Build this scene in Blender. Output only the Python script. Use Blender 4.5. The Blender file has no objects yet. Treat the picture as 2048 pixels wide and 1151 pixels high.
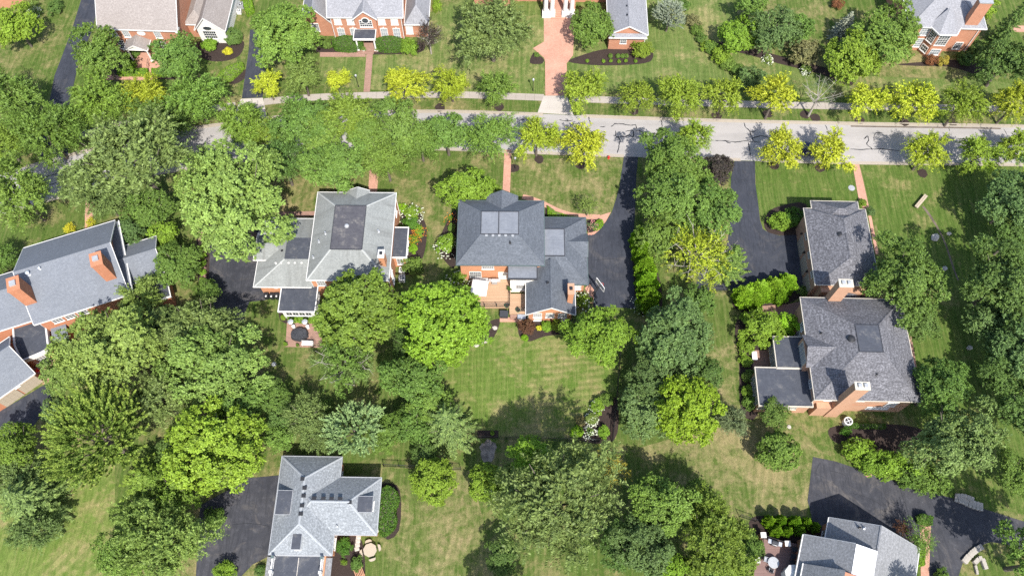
import bpy, math, random
import numpy as np
from mathutils import Vector, Matrix

# ---------------------------------------------------------------- camera, sky, sun, exposure
scene = bpy.context.scene
col = scene.collection
CAM_H = 105.0                                  # drone height above the lawns, metres
PITCH = math.radians(64.4)                     # degrees below the horizon
FPX = 1630.0                                   # focal length in pixels of a 2048 px wide frame
cam_data = bpy.data.cameras.new('camera')
cam_data.sensor_width = 36.0
cam_data.lens = 36.0 * FPX / 2048.0
cam_data.clip_start = 1.0
cam_data.clip_end = 3000.0
cam = bpy.data.objects.new('camera', cam_data)
cam.location = (0, 0, CAM_H)
cam.rotation_euler = (math.radians(90) - PITCH, 0, 0)
col.objects.link(cam)
scene.camera = cam

SUN_EL, SUN_AZ = math.radians(52.0), math.radians(162.0)      # azimuth clockwise from +Y
world = bpy.data.worlds.new('World')
scene.world = world
world.use_nodes = True
wn = world.node_tree.nodes; wl = world.node_tree.links
bg = wn.get('Background') or wn.new('ShaderNodeBackground')
out = wn.get('World Output') or wn.new('ShaderNodeOutputWorld')
sky = wn.new('ShaderNodeTexSky')
sky.sky_type = 'NISHITA'; sky.sun_disc = False
sky.sun_elevation = SUN_EL; sky.sun_rotation = SUN_AZ
sky.air_density = 1.0; sky.dust_density = 1.5; sky.ozone_density = 1.0
wl.new(sky.outputs[0], bg.inputs[0]); bg.inputs[1].default_value = 0.142
wl.new(bg.outputs[0], out.inputs[0])
sd = bpy.data.lights.new('sun', 'SUN'); sd.energy = 4.3; sd.angle = math.radians(0.5); sd.color = (1.0, 0.955, 0.88)
so = bpy.data.objects.new('sun', sd); col.objects.link(so)
sv = Vector((math.sin(SUN_AZ) * math.cos(SUN_EL), math.cos(SUN_AZ) * math.cos(SUN_EL), math.sin(SUN_EL)))
so.rotation_euler = (-sv).to_track_quat('-Z', 'Y').to_euler(); so.location = sv * 200

vs = scene.view_settings
vs.view_transform = 'Standard'; vs.look = 'None'; vs.exposure = 0.90; vs.gamma = 1.0; vs.use_curve_mapping = False
scene.cycles.use_denoising = False
scene.cycles.max_bounces = 6
scene.cycles.transparent_max_bounces = 4

# ---------------------------------------------------------------- small helpers
def at(px, py, z=0.0):
    """Point of the place at height z that the survey photograph shows at (px, py)."""
    u, v = px - 1024.0, py - 575.5
    s, c = math.sin(PITCH), math.cos(PITCH)
    d = (u, FPX * c - v * s, -FPX * s - v * c)
    t = (z - CAM_H) / d[2]
    return (d[0] * t, d[1] * t)

def mpp(px, py, z=0.0):
    """Metres per survey pixel at that point."""
    x, y = at(px, py, z)
    return (y * math.cos(PITCH) + (CAM_H - z) * math.sin(PITCH)) / FPX

def tag(o, label=None, cat=None, group=None, kind=None):
    if label: o['label'] = label
    if cat: o['category'] = cat
    if group: o['group'] = group
    if kind: o['kind'] = kind
    return o

def empty(name, loc=(0, 0, 0), rz=0.0, parent=None):
    o = bpy.data.objects.new(name, None)
    o.empty_display_size = 0.3
    o.location = loc; o.rotation_euler = (0, 0, rz)
    col.objects.link(o)
    if parent: o.parent = parent
    return o

def link(name, me, parent=None, loc=(0, 0, 0), rz=0.0):
    o = bpy.data.objects.new(name, me)
    o.location = loc; o.rotation_euler = (0, 0, rz)
    col.objects.link(o)
    if parent: o.parent = parent
    return o

class MB:
    """Collects faces; build() links them as one mesh with metre UVs (u level, v up the slope)."""
    def __init__(s): s.v = []; s.f = []
    def poly(s, pts):
        n = len(s.v); s.v += [tuple(p) for p in pts]; s.f.append(tuple(range(n, n + len(pts)))); return s
    def box(s, x0, x1, y0, y1, z0, z1):
        n = len(s.v)
        s.v += [(x0, y0, z0), (x1, y0, z0), (x1, y1, z0), (x0, y1, z0), (x0, y0, z1), (x1, y0, z1), (x1, y1, z1), (x0, y1, z1)]
        s.f += [tuple(n + i for i in q) for q in ((3, 2, 1, 0), (4, 5, 6, 7), (0, 1, 5, 4), (1, 2, 6, 5), (2, 3, 7, 6), (3, 0, 4, 7))]
        return s
    def prism(s, pts, z0, z1):
        """Extrude a counter-clockwise outline from z0 to z1."""
        n = len(s.v); k = len(pts)
        a = sum(pts[i][0] * pts[(i + 1) % k][1] - pts[(i + 1) % k][0] * pts[i][1] for i in range(k))
        if a < 0: pts = list(reversed(pts))
        s.v += [(p[0], p[1], z0) for p in pts] + [(p[0], p[1], z1) for p in pts]
        s.f.append(tuple(range(n + k - 1, n - 1, -1))); s.f.append(tuple(range(n + k, n + 2 * k)))
        for i in range(k): s.f.append((n + i, n + (i + 1) % k, n + k + (i + 1) % k, n + k + i))
        return s
    def bar(s, a, b, r, sides=6, r2=None):
        """Round (or square with sides=4) bar from a to b."""
        a = Vector(a); b = Vector(b); r2 = r if r2 is None else r2
        d = (b - a).normalized()
        x = d.orthogonal().normalized() if abs(d.z) < 0.9 else Vector((1, 0, 0)).cross(d).normalized()
        y = d.cross(x)
        n = len(s.v)
        for p, rr in ((a, r), (b, r2)):
            for i in range(sides):
                t = 2 * math.pi * (i + 0.5) / sides
                s.v.append(tuple(p + (x * math.cos(t) + y * math.sin(t)) * rr))
        for i in range(sides):
            j = (i + 1) % sides
            s.f.append((n + i, n + j, n + sides + j, n + sides + i))
        s.f.append(tuple(range(n + sides - 1, n - 1, -1))); s.f.append(tuple(range(n + sides, n + 2 * sides)))
        return s
    def lathe(s, x, y, prof, sides=16):
        """Turned shape: prof is a list of (radius, z)."""
        n = len(s.v)
        for r, z in prof:
            for i in range(sides):
                t = 2 * math.pi * i / sides
                s.v.append((x + r * math.cos(t), y + r * math.sin(t), z))
        for k in range(len(prof) - 1):
            for i in range(sides):
                j = (i + 1) % sides
                s.f.append((n + k * sides + i, n + k * sides + j, n + (k + 1) * sides + j, n + (k + 1) * sides + i))
        s.f.append(tuple(range(n + sides - 1, n - 1, -1)))
        s.f.append(tuple(range(n + (len(prof) - 1) * sides, n + len(prof) * sides)))
        return s
    def mesh(s, name, mat):
        me = bpy.data.meshes.new(name)
        me.from_pydata(s.v, [], s.f)
        uv = me.uv_layers.new(name='UVMap').data
        for p in me.polygons:
            n = p.normal
            t = Vector((-n.y, n.x, 0.0))
            if t.length < 1e-4: t = Vector((1, 0, 0)); b = Vector((0, 1, 0))
            else: t.normalize(); b = n.cross(t)
            for li in p.loop_indices:
                co = me.vertices[me.loops[li].vertex_index].co
                uv[li].uv = (co.dot(t), co.dot(b))
        me.materials.append(mat)
        return me
    def build(s, name, mat, parent=None, loc=(0, 0, 0), rz=0.0):
        return link(name, s.mesh(name, mat), parent, loc, rz)

def smooth(pts, n=6, closed=True):
    """Catmull-Rom through the points."""
    out = []; k = len(pts)
    rng_ = range(k) if closed else range(k - 1)
    for i in rng_:
        if closed: p0, p1, p2, p3 = (pts[(i + j) % k] for j in (-1, 0, 1, 2))
        else: p0, p1, p2, p3 = pts[max(i - 1, 0)], pts[i], pts[i + 1], pts[min(i + 2, k - 1)]
        for j in range(n):
            t = j / n
            out.append(tuple(0.5 * (2 * p1[a] + (p2[a] - p0[a]) * t + (2 * p0[a] - 5 * p1[a] + 4 * p2[a] - p3[a]) * t * t
                                    + (3 * p1[a] - p0[a] - 3 * p2[a] + p3[a]) * t ** 3) for a in (0, 1)))
    if not closed: out.append(tuple(pts[-1]))
    return out

def offset_line(pts, d):
    """Parallel of an open line, d metres to its left."""
    out = []
    for i, p in enumerate(pts):
        a = Vector(pts[max(i - 1, 0)]); b = Vector(pts[min(i + 1, len(pts) - 1)])
        t = (b - a).normalized()
        out.append((p[0] - t.y * d, p[1] + t.x * d))
    return out

# ---------------------------------------------------------------- node materials
class NT:
    def __init__(s, name):
        s.m = bpy.data.materials.new(name); s.m.use_nodes = True
        s.t = s.m.node_tree; s.t.nodes.clear()
        s.out = s.t.nodes.new('ShaderNodeOutputMaterial')
    def n(s, kind, **kw):
        nd = s.t.nodes.new('ShaderNode' + kind)
        for k, v in kw.items():
            if hasattr(nd, k) and k not in ('inputs',): setattr(nd, k, v)
        return nd
    def set(s, sock, v):
        if hasattr(v, 'is_output') or isinstance(v, bpy.types.NodeSocket): s.t.links.new(v, sock)
        elif v is not None:
            if hasattr(sock.default_value, '__len__') and not hasattr(v, '__len__'): v = (v, v, v)
            if hasattr(sock.default_value, '__len__') and len(sock.default_value) == 4 and len(v) == 3: v = tuple(v) + (1.0,)
            sock.default_value = v
    def pos(s): return s.n('NewGeometry').outputs['Position']
    def uv(s): return s.n('TexCoord').outputs['UV']
    def obj(s): return s.n('TexCoord').outputs['Object']
    def mapping(s, vec, scale=(1, 1, 1), rot=(0, 0, 0), loc=(0, 0, 0)):
        m = s.n('Mapping'); s.set(m.inputs['Vector'], vec)
        m.inputs['Scale'].default_value = scale; m.inputs['Rotation'].default_value = rot; m.inputs['Location'].default_value = loc
        return m.outputs[0]
    def noise(s, vec, scale, detail=4, rough=0.55, dist=0.0):
        t = s.n('TexNoise'); s.set(t.inputs['Vector'], vec)
        t.inputs['Scale'].default_value = scale; t.inputs['Detail'].default_value = detail
        t.inputs['Roughness'].default_value = rough; t.inputs['Distortion'].default_value = dist
        return t.outputs['Fac']
    def ramp(s, fac, stops):
        r = s.n('ValToRGB'); s.set(r.inputs[0], fac)
        el = r.color_ramp.elements
        while len(el) < len(stops): el.new(0.5)
        for e, (p, c) in zip(el, stops):
            e.position = p; c = (c, c, c) if not hasattr(c, '__len__') else c; e.color = tuple(c) + (1.0,)
        return r.outputs[0]
    def mix(s, fac, a, b, mode='MIX'):
        m = s.n('Mix', data_type='RGBA', blend_type=mode)
        s.set(m.inputs[0], fac); s.set(m.inputs[6], a); s.set(m.inputs[7], b)
        return m.outputs[2]
    def math(s, op, a, b=None, c=None, clamp=False):
        m = s.n('Math', operation=op, use_clamp=clamp)
        s.set(m.inputs[0], a)
        if b is not None: s.set(m.inputs[1], b)
        if c is not None: s.set(m.inputs[2], c)
        return m.outputs[0]
    def brick(s, vec, c1, c2, mortar, w, h, ms=0.012, scale=1.0, bias=0.0):
        t = s.n('TexBrick'); s.set(t.inputs['Vector'], vec)
        for k, v in (('Color1', c1), ('Color2', c2), ('Mortar', mortar)): s.set(t.inputs[k], v)
        t.inputs['Scale'].default_value = scale; t.inputs['Mortar Size'].default_value = ms
        t.inputs['Brick Width'].default_value = w; t.inputs['Row Height'].default_value = h
        t.inputs['Bias'].default_value = bias; t.inputs['Mortar Smooth'].default_value = 0.1
        return t.outputs['Color'], t.outputs['Fac']
    def bump(s, h, strength=0.3, dist=0.02):
        b = s.n('Bump'); b.inputs['Strength'].default_value = strength; b.inputs['Distance'].default_value = dist
        s.set(b.inputs['Height'], h); return b.outputs[0]
    def finish(s, color, rough=0.8, normal=None, metal=0.0, spec=0.3):
        p = s.n('BsdfPrincipled')
        s.set(p.inputs['Base Color'], color); s.set(p.inputs['Roughness'], rough)
        p.inputs['Metallic'].default_value = metal; p.inputs['Specular IOR Level'].default_value = spec
        if normal is not None: s.t.links.new(normal, p.inputs['Normal'])
        s.t.links.new(p.outputs[0], s.out.inputs[0])
        return s.m

def plain(name, c, rough=0.6, metal=0.0, spec=0.4, var=0.12, scale=3.0):
    t = NT(name); o = t.obj()
    f = t.noise(o, scale, 5)
    k = t.ramp(f, [(0.3, tuple(x * (1 - var) for x in c)), (0.7, tuple(min(1, x * (1 + var)) for x in c))])
    return t.finish(k, rough, t.bump(t.noise(o, scale * 8, 3), 0.05), metal, spec)

def lawn_mat(name, green, dry, amount, stripe_rot, stripe_w=1.1, stripe=0.18, seed=0.0):
    """Mown turf: green and sun-dried grass in patches, mowing passes, tufty grain."""
    t = NT(name); p = t.mapping(t.pos(), loc=(seed, seed * 1.7, 0))
    big = t.noise(p, 0.05, 4, 0.6, 0.5); mid = t.noise(p, 0.28, 8, 0.72, 0.5); fine = t.noise(p, 1.5, 8, 0.78, 0.3); micro = t.noise(p, 9.0, 4, 0.85)
    # dried patches
    d = t.math('ADD', t.math('MULTIPLY', big, 0.34), t.math('ADD', t.math('MULTIPLY', mid, 0.40), t.math('MULTIPLY', t.noise(p, 0.95, 7, 0.75, 0.6), 0.26)))
    lo = 0.66 - 0.22 * amount
    dm = t.ramp(d, [(lo - 0.03, 0.0), (lo + 0.015, 0.5), (lo + 0.07, 1.0)])
    g = t.mix(t.ramp(fine, [(0.36, 0.0), (0.62, 1.0)]), tuple(x * 0.66 for x in green), tuple(x * 1.22 for x in green))
    g = t.mix(t.ramp(mid, [(0.32, 0.55), (0.5, 0.0)]), g, (green[0] * 0.62, green[1] * 0.78, green[2] * 0.6))
    c = t.mix(dm, g, t.mix(t.ramp(fine, [(0.38, 0.0), (0.62, 1.0)]), tuple(x * 0.72 for x in dry), tuple(x * 1.15 for x in dry)))
    # mowing passes
    w = t.n('TexWave', wave_type='BANDS', bands_direction='X', wave_profile='SIN')
    t.set(w.inputs['Vector'], t.mapping(t.pos(), rot=(0, 0, stripe_rot))); w.inputs['Scale'].default_value = 0.314 / stripe_w
    w.inputs['Distortion'].default_value = 1.6; w.inputs['Detail'].default_value = 3.0; w.inputs['Detail Scale'].default_value = 0.3
    sm = t.math('MULTIPLY', t.ramp(w.outputs['Fac'], [(0.3, 0.0), (0.7, 1.0)]), t.ramp(t.noise(p, 0.07, 3), [(0.38, 0.1), (0.6, 1.0)]))
    c = t.mix(t.math('MULTIPLY', sm, stripe), c, (green[0] * 0.5, green[1] * 0.68, green[2] * 0.45))
    streak = t.noise(t.mapping(t.pos(), scale=(3.0, 0.16, 1), rot=(0, 0, stripe_rot)), 1.0, 6, 0.75)
    c = t.mix(t.ramp(streak, [(0.46, 0.0), (0.68, 0.55)]), c, tuple(min(1, 0.55 * a + 0.45 * b) * 1.2 for a, b in zip(green, dry)))
    c = t.mix(t.ramp(streak, [(0.34, 0.35), (0.48, 0.0)]), c, (green[0] * 0.55, green[1] * 0.7, green[2] * 0.5))
    c = t.mix(t.ramp(micro, [(0.36, 0.5), (0.58, 0.0)]), c, tuple(0.45 * a for a in green))
    # a few bare straw scars
    sc = t.noise(t.mapping(p, loc=(40, 9, 0)), 0.42, 6, 0.7, 1.2)
    c = t.mix(t.ramp(sc, [(0.69, 0.0), (0.74, 0.7)]), c, tuple(min(1, x * 1.35) for x in dry))
    h = t.math('ADD', t.math('MULTIPLY', micro, 0.7), t.math('MULTIPLY', fine, 0.8))
    return t.finish(c, 0.95, t.bump(h, 0.8, 0.12), 0, 0.08)

def asphalt_mat(name, c, c2, seed=0.0, wear=0.25):
    t = NT(name); p = t.mapping(t.pos(), loc=(seed, seed, 0))
    big = t.noise(p, 0.16, 5, 0.6, 1.0); mid = t.noise(p, 1.1, 6, 0.7); fine = t.noise(p, 26.0, 3, 0.8)
    k = t.mix(t.ramp(big, [(0.35, 0.0), (0.7, 1.0)]), c, c2)
    k = t.mix(t.ramp(mid, [(0.5, 0.0), (0.78, wear)]), k, tuple(x * 2.0 for x in c2))
    scuff = t.noise(t.mapping(p, scale=(0.5, 2.2, 1), rot=(0, 0, 0.7)), 1.3, 6, 0.75, 1.5)
    k = t.mix(t.ramp(scuff, [(0.62, 0.0), (0.7, wear * 1.3)]), k, tuple(x * 2.4 for x in c2))
    grit = t.noise(p, 0.23, 8, 0.72, 1.4)
    k = t.mix(t.ramp(grit, [(0.52, 0.0), (0.68, wear)]), k, (0.17, 0.15, 0.13))
    swirl = t.noise(t.mapping(p, scale=(1.5, 0.25, 1), rot=(0, 0, -0.5)), 0.8, 5, 0.65, 2.5)
    k = t.mix(t.ramp(swirl, [(0.40, 0.45), (0.52, 0.0)]), k, tuple(x * 0.62 for x in c))
    k = t.mix(t.ramp(fine, [(0.3, 0.3), (0.6, 0.0)]), k, tuple(x * 0.6 for x in c))
    return t.finish(k, 0.85, t.bump(fine, 0.3, 0.01), 0, 0.25)

def concrete_mat(name, c, dark, seed=0.0, slab=None):
    t = NT(name); p = t.mapping(t.pos(), loc=(seed, seed, 0))
    big = t.noise(p, 0.12, 6, 0.6, 0.8); mid = t.noise(p, 0.9, 6, 0.7); fine = t.noise(p, 18.0, 3, 0.7)
    k = t.mix(t.ramp(big, [(0.35, 0.0), (0.7, 0.55)]), c, dark)
    k = t.mix(t.ramp(mid, [(0.5, 0.0), (0.8, 0.45)]), k, tuple(x * 0.8 for x in dark))
    track = t.noise(t.mapping(t.pos(), scale=(0.03, 0.55, 1), rot=(0, 0, math.radians(2.1))), 1.0, 4, 0.6)
    k = t.mix(t.ramp(track, [(0.45, 0.0), (0.65, 0.3)]), k, tuple(x * 0.75 for x in dark))
    k = t.mix(t.ramp(fine, [(0.3, 0.2), (0.6, 0.0)]), k, tuple(x * 0.6 for x in dark))
    return t.finish(k, 0.9, t.bump(fine, 0.2, 0.008), 0, 0.2)

def brick_mat(name, c1, c2, mortar, w=0.21, h=0.075, uv=True, rot=0.0, var=0.3):
    t = NT(name); v = t.uv() if uv else t.mapping(t.pos(), rot=(0, 0, rot))
    k, f = t.brick(v, c1, c2, mortar, w, h, 0.009)
    p = t.pos()
    k = t.mix(t.ramp(t.noise(p, 1.6, 6, 0.7), [(0.35, var), (0.65, 0.0)]), k, tuple(x * 0.62 for x in c1))
    k = t.mix(t.ramp(t.noise(p, 0.35, 4), [(0.45, 0.0), (0.75, var)]), k, tuple(min(1, x * 1.3) for x in c2))
    return t.finish(k, 0.9, t.bump(f, -0.4, 0.01), 0, 0.15)

def shingle_mat(name, c1, c2, streak, mottle=0.5, stain=0.35):
    t = NT(name); v = t.uv()
    k, f = t.brick(v, c1, c2, tuple(x * 0.45 for x in c1), 0.30, 0.145, 0.010)
    k2, f2 = t.brick(t.mapping(v, loc=(3.33, 7.2, 0)), c2, c1, c1, 0.9, 0.29, 0.0)
    k = t.mix(mottle, k, k2)
    n1 = t.noise(v, 4.0, 6, 0.8)
    k = t.mix(t.ramp(n1, [(0.40, mottle), (0.58, 0.0)]), k, tuple(x * 0.42 for x in c1))
    k = t.mix(t.ramp(n1, [(0.52, 0.0), (0.70, mottle)]), k, tuple(min(1, x * 1.5) for x in c2))
    s = t.noise(t.mapping(v, scale=(0.9, 0.10, 1)), 1.0, 5, 0.65, 0.6)        # run-off streaks down the slope
    k = t.mix(t.ramp(s, [(0.5, 0.0), (0.75, stain)]), k, streak)
    b = t.noise(v, 0.28, 4, 0.6)
    k = t.mix(t.ramp(b, [(0.35, 0.30), (0.6, 0.0)]), k, tuple(x * 0.75 for x in c1))
    return t.finish(k, 0.9, t.bump(t.math('ADD', f, t.math('MULTIPLY', n1, -0.6)), -0.35, 0.02), 0, 0.2)

def membrane_mat(name, c, c2, stain, amt=0.3, seam=2.0):
    t = NT(name); v = t.uv()
    n = t.noise(v, 0.7, 9, 0.72, 0.2); m = t.noise(v, 2.5, 5, 0.7)
    k = t.mix(t.ramp(n, [(0.35, 0.0), (0.65, 1.0)]), c, c2)
    k = t.mix(t.ramp(n, [(0.54, 0.0), (0.66, amt)]), k, stain)
    k = t.mix(t.ramp(m, [(0.35, 0.35), (0.6, 0.0)]), k, tuple(x * 0.6 for x in c))
    s, sf = t.brick(v, (0, 0, 0), (0, 0, 0), (1, 1, 1), 9.0, seam, 0.012)
    k = t.mix(t.math('MULTIPLY', sf, 0.7), k, tuple(x * 0.45 for x in c))
    return t.finish(k, 0.7, t.bump(m, 0.1, 0.02), 0, 0.3)

def deck_mat(name, c1, c2, w=0.14):
    t = NT(name); v = t.uv()
    k, f = t.brick(v, c1, c2, tuple(x * 0.3 for x in c1), 3.6, w, 0.007)
    k = t.mix(t.ramp(t.noise(t.mapping(v, scale=(0.4, 9, 1)), 1.2, 5, 0.7), [(0.4, 0.35), (0.65, 0.0)]), k, tuple(x * 0.7 for x in c1))
    return t.finish(k, 0.75, t.bump(f, -0.3, 0.01), 0, 0.25)

def leaf_mat(name, trans=0.12, rough=0.55):
    """Foliage: the object's own colour, varied leaf by leaf (lv) and paler on new growth (tip)."""
    t = NT(name)
    oc = t.n('ObjectInfo')
    lv = t.n('Attribute', attribute_name='lv').outputs['Fac']
    tip = t.n('Attribute', attribute_name='tip').outputs['Fac']
    base = oc.outputs['Color']
    n = t.noise(t.pos(), 0.55, 3, 0.6)
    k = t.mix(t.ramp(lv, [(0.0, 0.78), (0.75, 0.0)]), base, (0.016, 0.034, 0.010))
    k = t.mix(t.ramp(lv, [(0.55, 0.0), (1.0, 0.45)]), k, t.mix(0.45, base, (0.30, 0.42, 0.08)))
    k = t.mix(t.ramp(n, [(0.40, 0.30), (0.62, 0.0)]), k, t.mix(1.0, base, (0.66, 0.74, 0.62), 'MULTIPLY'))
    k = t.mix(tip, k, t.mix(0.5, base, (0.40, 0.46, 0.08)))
    p = t.n('BsdfPrincipled'); t.set(p.inputs['Base Color'], k); p.inputs['Roughness'].default_value = rough
    p.inputs['Specular IOR Level'].default_value = 0.22
    tr = t.n('BsdfTranslucent'); t.set(tr.inputs['Color'], t.mix(1.0, k, (1.1, 1.25, 0.55), 'MULTIPLY'))
    mx = t.n('MixShader'); mx.inputs[0].default_value = trans
    t.t.links.new(p.outputs[0], mx.inputs[1]); t.t.links.new(tr.outputs[0], mx.inputs[2]); t.t.links.new(mx.outputs[0], t.out.inputs[0])
    return t.m

M = {}
M['lawn'] = lawn_mat('lawn', (0.080, 0.124, 0.026), (0.295, 0.235, 0.118), 0.66, math.radians(8), 1.0, 0.36)
M['lawn_green'] = lawn_mat('lawn_green', (0.082, 0.130, 0.026), (0.30, 0.245, 0.115), 0.42, math.radians(8), 0.9, 0.50, 11.0)
M['lawn_stripe'] = lawn_mat('lawn_stripe', (0.108, 0.165, 0.032), (0.31, 0.255, 0.122), 0.66, math.radians(84), 0.9, 0.46, 23.0)
M['lawn_dry'] = lawn_mat('lawn_dry', (0.086, 0.126, 0.028), (0.31, 0.250, 0.130), 0.68, math.radians(14), 1.0, 0.32, 37.0)
M['lawn_far'] = lawn_mat('lawn_far', (0.110, 0.155, 0.040), (0.32, 0.270, 0.130), 0.60, math.radians(5), 1.0, 0.40, 51.0)
M['lawn_rough'] = lawn_mat('lawn_rough', (0.130, 0.182, 0.040), (0.33, 0.265, 0.13), 0.62, math.radians(38), 1.3, 0.50, 63.0)
M['asphalt'] = asphalt_mat('asphalt', (0.030, 0.034, 0.046), (0.048, 0.052, 0.066))
M['asphalt_old'] = asphalt_mat('asphalt_old', (0.034, 0.036, 0.045), (0.056, 0.056, 0.063), 9.0, 0.5)
M['street'] = concrete_mat('street', (0.345, 0.325, 0.312), (0.27, 0.255, 0.245))
M['concrete'] = concrete_mat('concrete', (0.36, 0.32, 0.28), (0.27, 0.24, 0.21), 4.0)
M['apron'] = concrete_mat('apron', (0.44, 0.40, 0.36), (0.36, 0.33, 0.29), 7.0)
M['kerb'] = concrete_mat('kerb', (0.36, 0.315, 0.26), (0.28, 0.245, 0.20), 2.0)
M['tar'] = plain('tar', (0.020, 0.021, 0.025), 0.5)
M['mulch'] = NT('mulch')
def _mulch():
    t = M['mulch']; p = t.pos()
    n = t.noise(p, 9.0, 5, 0.8); b = t.noise(p, 0.8, 4)
    k = t.ramp(n, [(0.35, (0.026, 0.019, 0.017)), (0.6, (0.058, 0.043, 0.037)), (0.8, (0.12, 0.09, 0.075))])
    k = t.mix(t.ramp(b, [(0.4, 0.4), (0.7, 0.0)]), k, (0.03, 0.022, 0.02))
    M['mulch'] = t.finish(k, 0.95, t.bump(n, 0.8, 0.05), 0, 0.1)
_mulch()
M['paver'] = brick_mat('paver', (0.40, 0.205, 0.145), (0.50, 0.275, 0.20), (0.30, 0.22, 0.18), 0.22, 0.11, True)
M['paver_dark'] = brick_mat('paver_dark', (0.255, 0.15, 0.115), (0.34, 0.205, 0.155), (0.20, 0.15, 0.13), 0.22, 0.11, True)
M['brick_orange'] = brick_mat('brick_orange', (0.46, 0.195, 0.098), (0.54, 0.245, 0.128), (0.48, 0.30, 0.20))
M['brick_red'] = brick_mat('brick_red', (0.37, 0.152, 0.088), (0.45, 0.20, 0.122), (0.42, 0.28, 0.20))
M['brick_tan'] = brick_mat('brick_tan', (0.385, 0.205, 0.128), (0.46, 0.26, 0.165), (0.44, 0.31, 0.22))
M['brick_deep'] = brick_mat('brick_deep', (0.37, 0.135, 0.070), (0.44, 0.178, 0.096), (0.44, 0.25, 0.16))
M['roof_sage'] = shingle_mat('roof_sage', (0.218, 0.230, 0.224), (0.275, 0.286, 0.276), (0.12, 0.122, 0.116), 0.26, 0.75)
M['roof_slate'] = shingle_mat('roof_slate', (0.088, 0.100, 0.118), (0.140, 0.155, 0.180), (0.075, 0.08, 0.09), 0.35, 0.12)
M['roof_mottled'] = shingle_mat('roof_mottled', (0.110, 0.110, 0.122), (0.192, 0.192, 0.210), (0.10, 0.098, 0.105), 0.85, 0.12)
M['roof_pale'] = shingle_mat('roof_pale', (0.205, 0.222, 0.240), (0.285, 0.305, 0.325), (0.18, 0.19, 0.20), 0.62, 0.12)
M['roof_steel'] = shingle_mat('roof_steel', (0.150, 0.164, 0.190), (0.192, 0.208, 0.236), (0.13, 0.135, 0.14), 0.25, 0.2)
M['roof_taupe'] = shingle_mat('roof_taupe', (0.255, 0.225, 0.210), (0.315, 0.285, 0.268), (0.22, 0.19, 0.175), 0.35, 0.2)
M['roof_silver'] = shingle_mat('roof_silver', (0.235, 0.238, 0.255), (0.30, 0.302, 0.325), (0.20, 0.20, 0.21), 0.45, 0.15)
M['roof_ash'] = shingle_mat('roof_ash', (0.21, 0.215, 0.225), (0.275, 0.28, 0.295), (0.16, 0.165, 0.17), 0.55, 0.12)
M['cap_sage'] = shingle_mat('cap_sage', (0.34, 0.355, 0.345), (0.40, 0.41, 0.40), (0.26, 0.27, 0.26), 0.2, 0.2)
M['cap_pale'] = shingle_mat('cap_pale', (0.30, 0.32, 0.34), (0.36, 0.38, 0.40), (0.26, 0.27, 0.28), 0.25, 0.1)
M['membrane'] = membrane_mat('membrane', (0.045, 0.050, 0.064), (0.066, 0.072, 0.088), (0.26, 0.24, 0.20), 0.25)
M['membrane_worn'] = membrane_mat('membrane_worn', (0.058, 0.057, 0.068), (0.095, 0.093, 0.10), (0.24, 0.22, 0.19), 0.5, 2.1)
M['membrane_light'] = membrane_mat('membrane_light', (0.150, 0.163, 0.188), (0.185, 0.198, 0.222), (0.22, 0.23, 0.25), 0.2, 4.3)
M['membrane_white'] = membrane_mat('membrane_white', (0.78, 0.79, 0.80), (0.82, 0.82, 0.82), (0.70, 0.70, 0.68), 0.15, 9.0)
M['white'] = plain('white_paint', (0.62, 0.61, 0.59), 0.5, var=0.05)
M['cream'] = plain('cream_paint', (0.47, 0.43, 0.36), 0.55, var=0.06)
M['tan_panel'] = plain('tan_panel', (0.35, 0.295, 0.225), 0.6, var=0.06)
M['stucco'] = plain('white_stucco', (0.80, 0.75, 0.68), 0.7, var=0.05)
M['copper'] = plain('green_copper', (0.075, 0.105, 0.105), 0.6)
M['black'] = plain('black_metal', (0.018, 0.018, 0.020), 0.45, 0.0, 0.5)
M['char'] = plain('charcoal_cover', (0.035, 0.037, 0.045), 0.75)
M['grey'] = plain('grey_metal', (0.38, 0.39, 0.40), 0.45, 0.3, 0.5)
M['steel'] = plain('bright_metal', (0.62, 0.63, 0.65), 0.35, 0.6, 0.5)
M['stone'] = plain('lime_stone', (0.33, 0.30, 0.26), 0.85, var=0.3, scale=2.2)
M['rock'] = plain('boulder_rock', (0.40, 0.37, 0.33), 0.9, var=0.3, scale=2.0)
M['deck'] = deck_mat('deck', (0.40, 0.262, 0.165), (0.46, 0.31, 0.20))
M['deck_plum'] = deck_mat('deck_plum', (0.185, 0.118, 0.105), (0.225, 0.145, 0.13))
M['wood'] = deck_mat('wood', (0.40, 0.33, 0.25), (0.48, 0.40, 0.31))
M['wood_red'] = deck_mat('wood_red', (0.42, 0.22, 0.13), (0.48, 0.26, 0.16))
M['green_glaze'] = plain('green_glaze', (0.01, 0.10, 0.05), 0.25)
M['plastic_dark'] = plain('bin_plastic', (0.02, 0.022, 0.026), 0.4)
M['navy'] = plain('navy_car_paint', (0.012, 0.016, 0.06), 0.2, 0.0, 0.6, var=0.03)
M['red'] = plain('red_paint', (0.5, 0.03, 0.02), 0.45)
M['bark'] = plain('bark', (0.115, 0.095, 0.078), 0.95, var=0.35, scale=6.0)
M['bark_pale'] = plain('bark_pale', (0.30, 0.27, 0.235), 0.95, var=0.3, scale=6.0)
M['petal_white'] = plain('petal_white', (0.55, 0.58, 0.46), 0.7, var=0.1)
M['petal_orange'] = plain('petal_orange', (0.75, 0.26, 0.02), 0.7, var=0.25, scale=9)
M['petal_pink'] = plain('petal_pink', (0.6, 0.25, 0.25), 0.7, var=0.2)
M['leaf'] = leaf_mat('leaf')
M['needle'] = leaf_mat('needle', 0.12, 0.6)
_g = NT('glass'); M['glass'] = _g.finish((0.035, 0.042, 0.050), 0.08, None, 0, 0.8)
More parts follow.
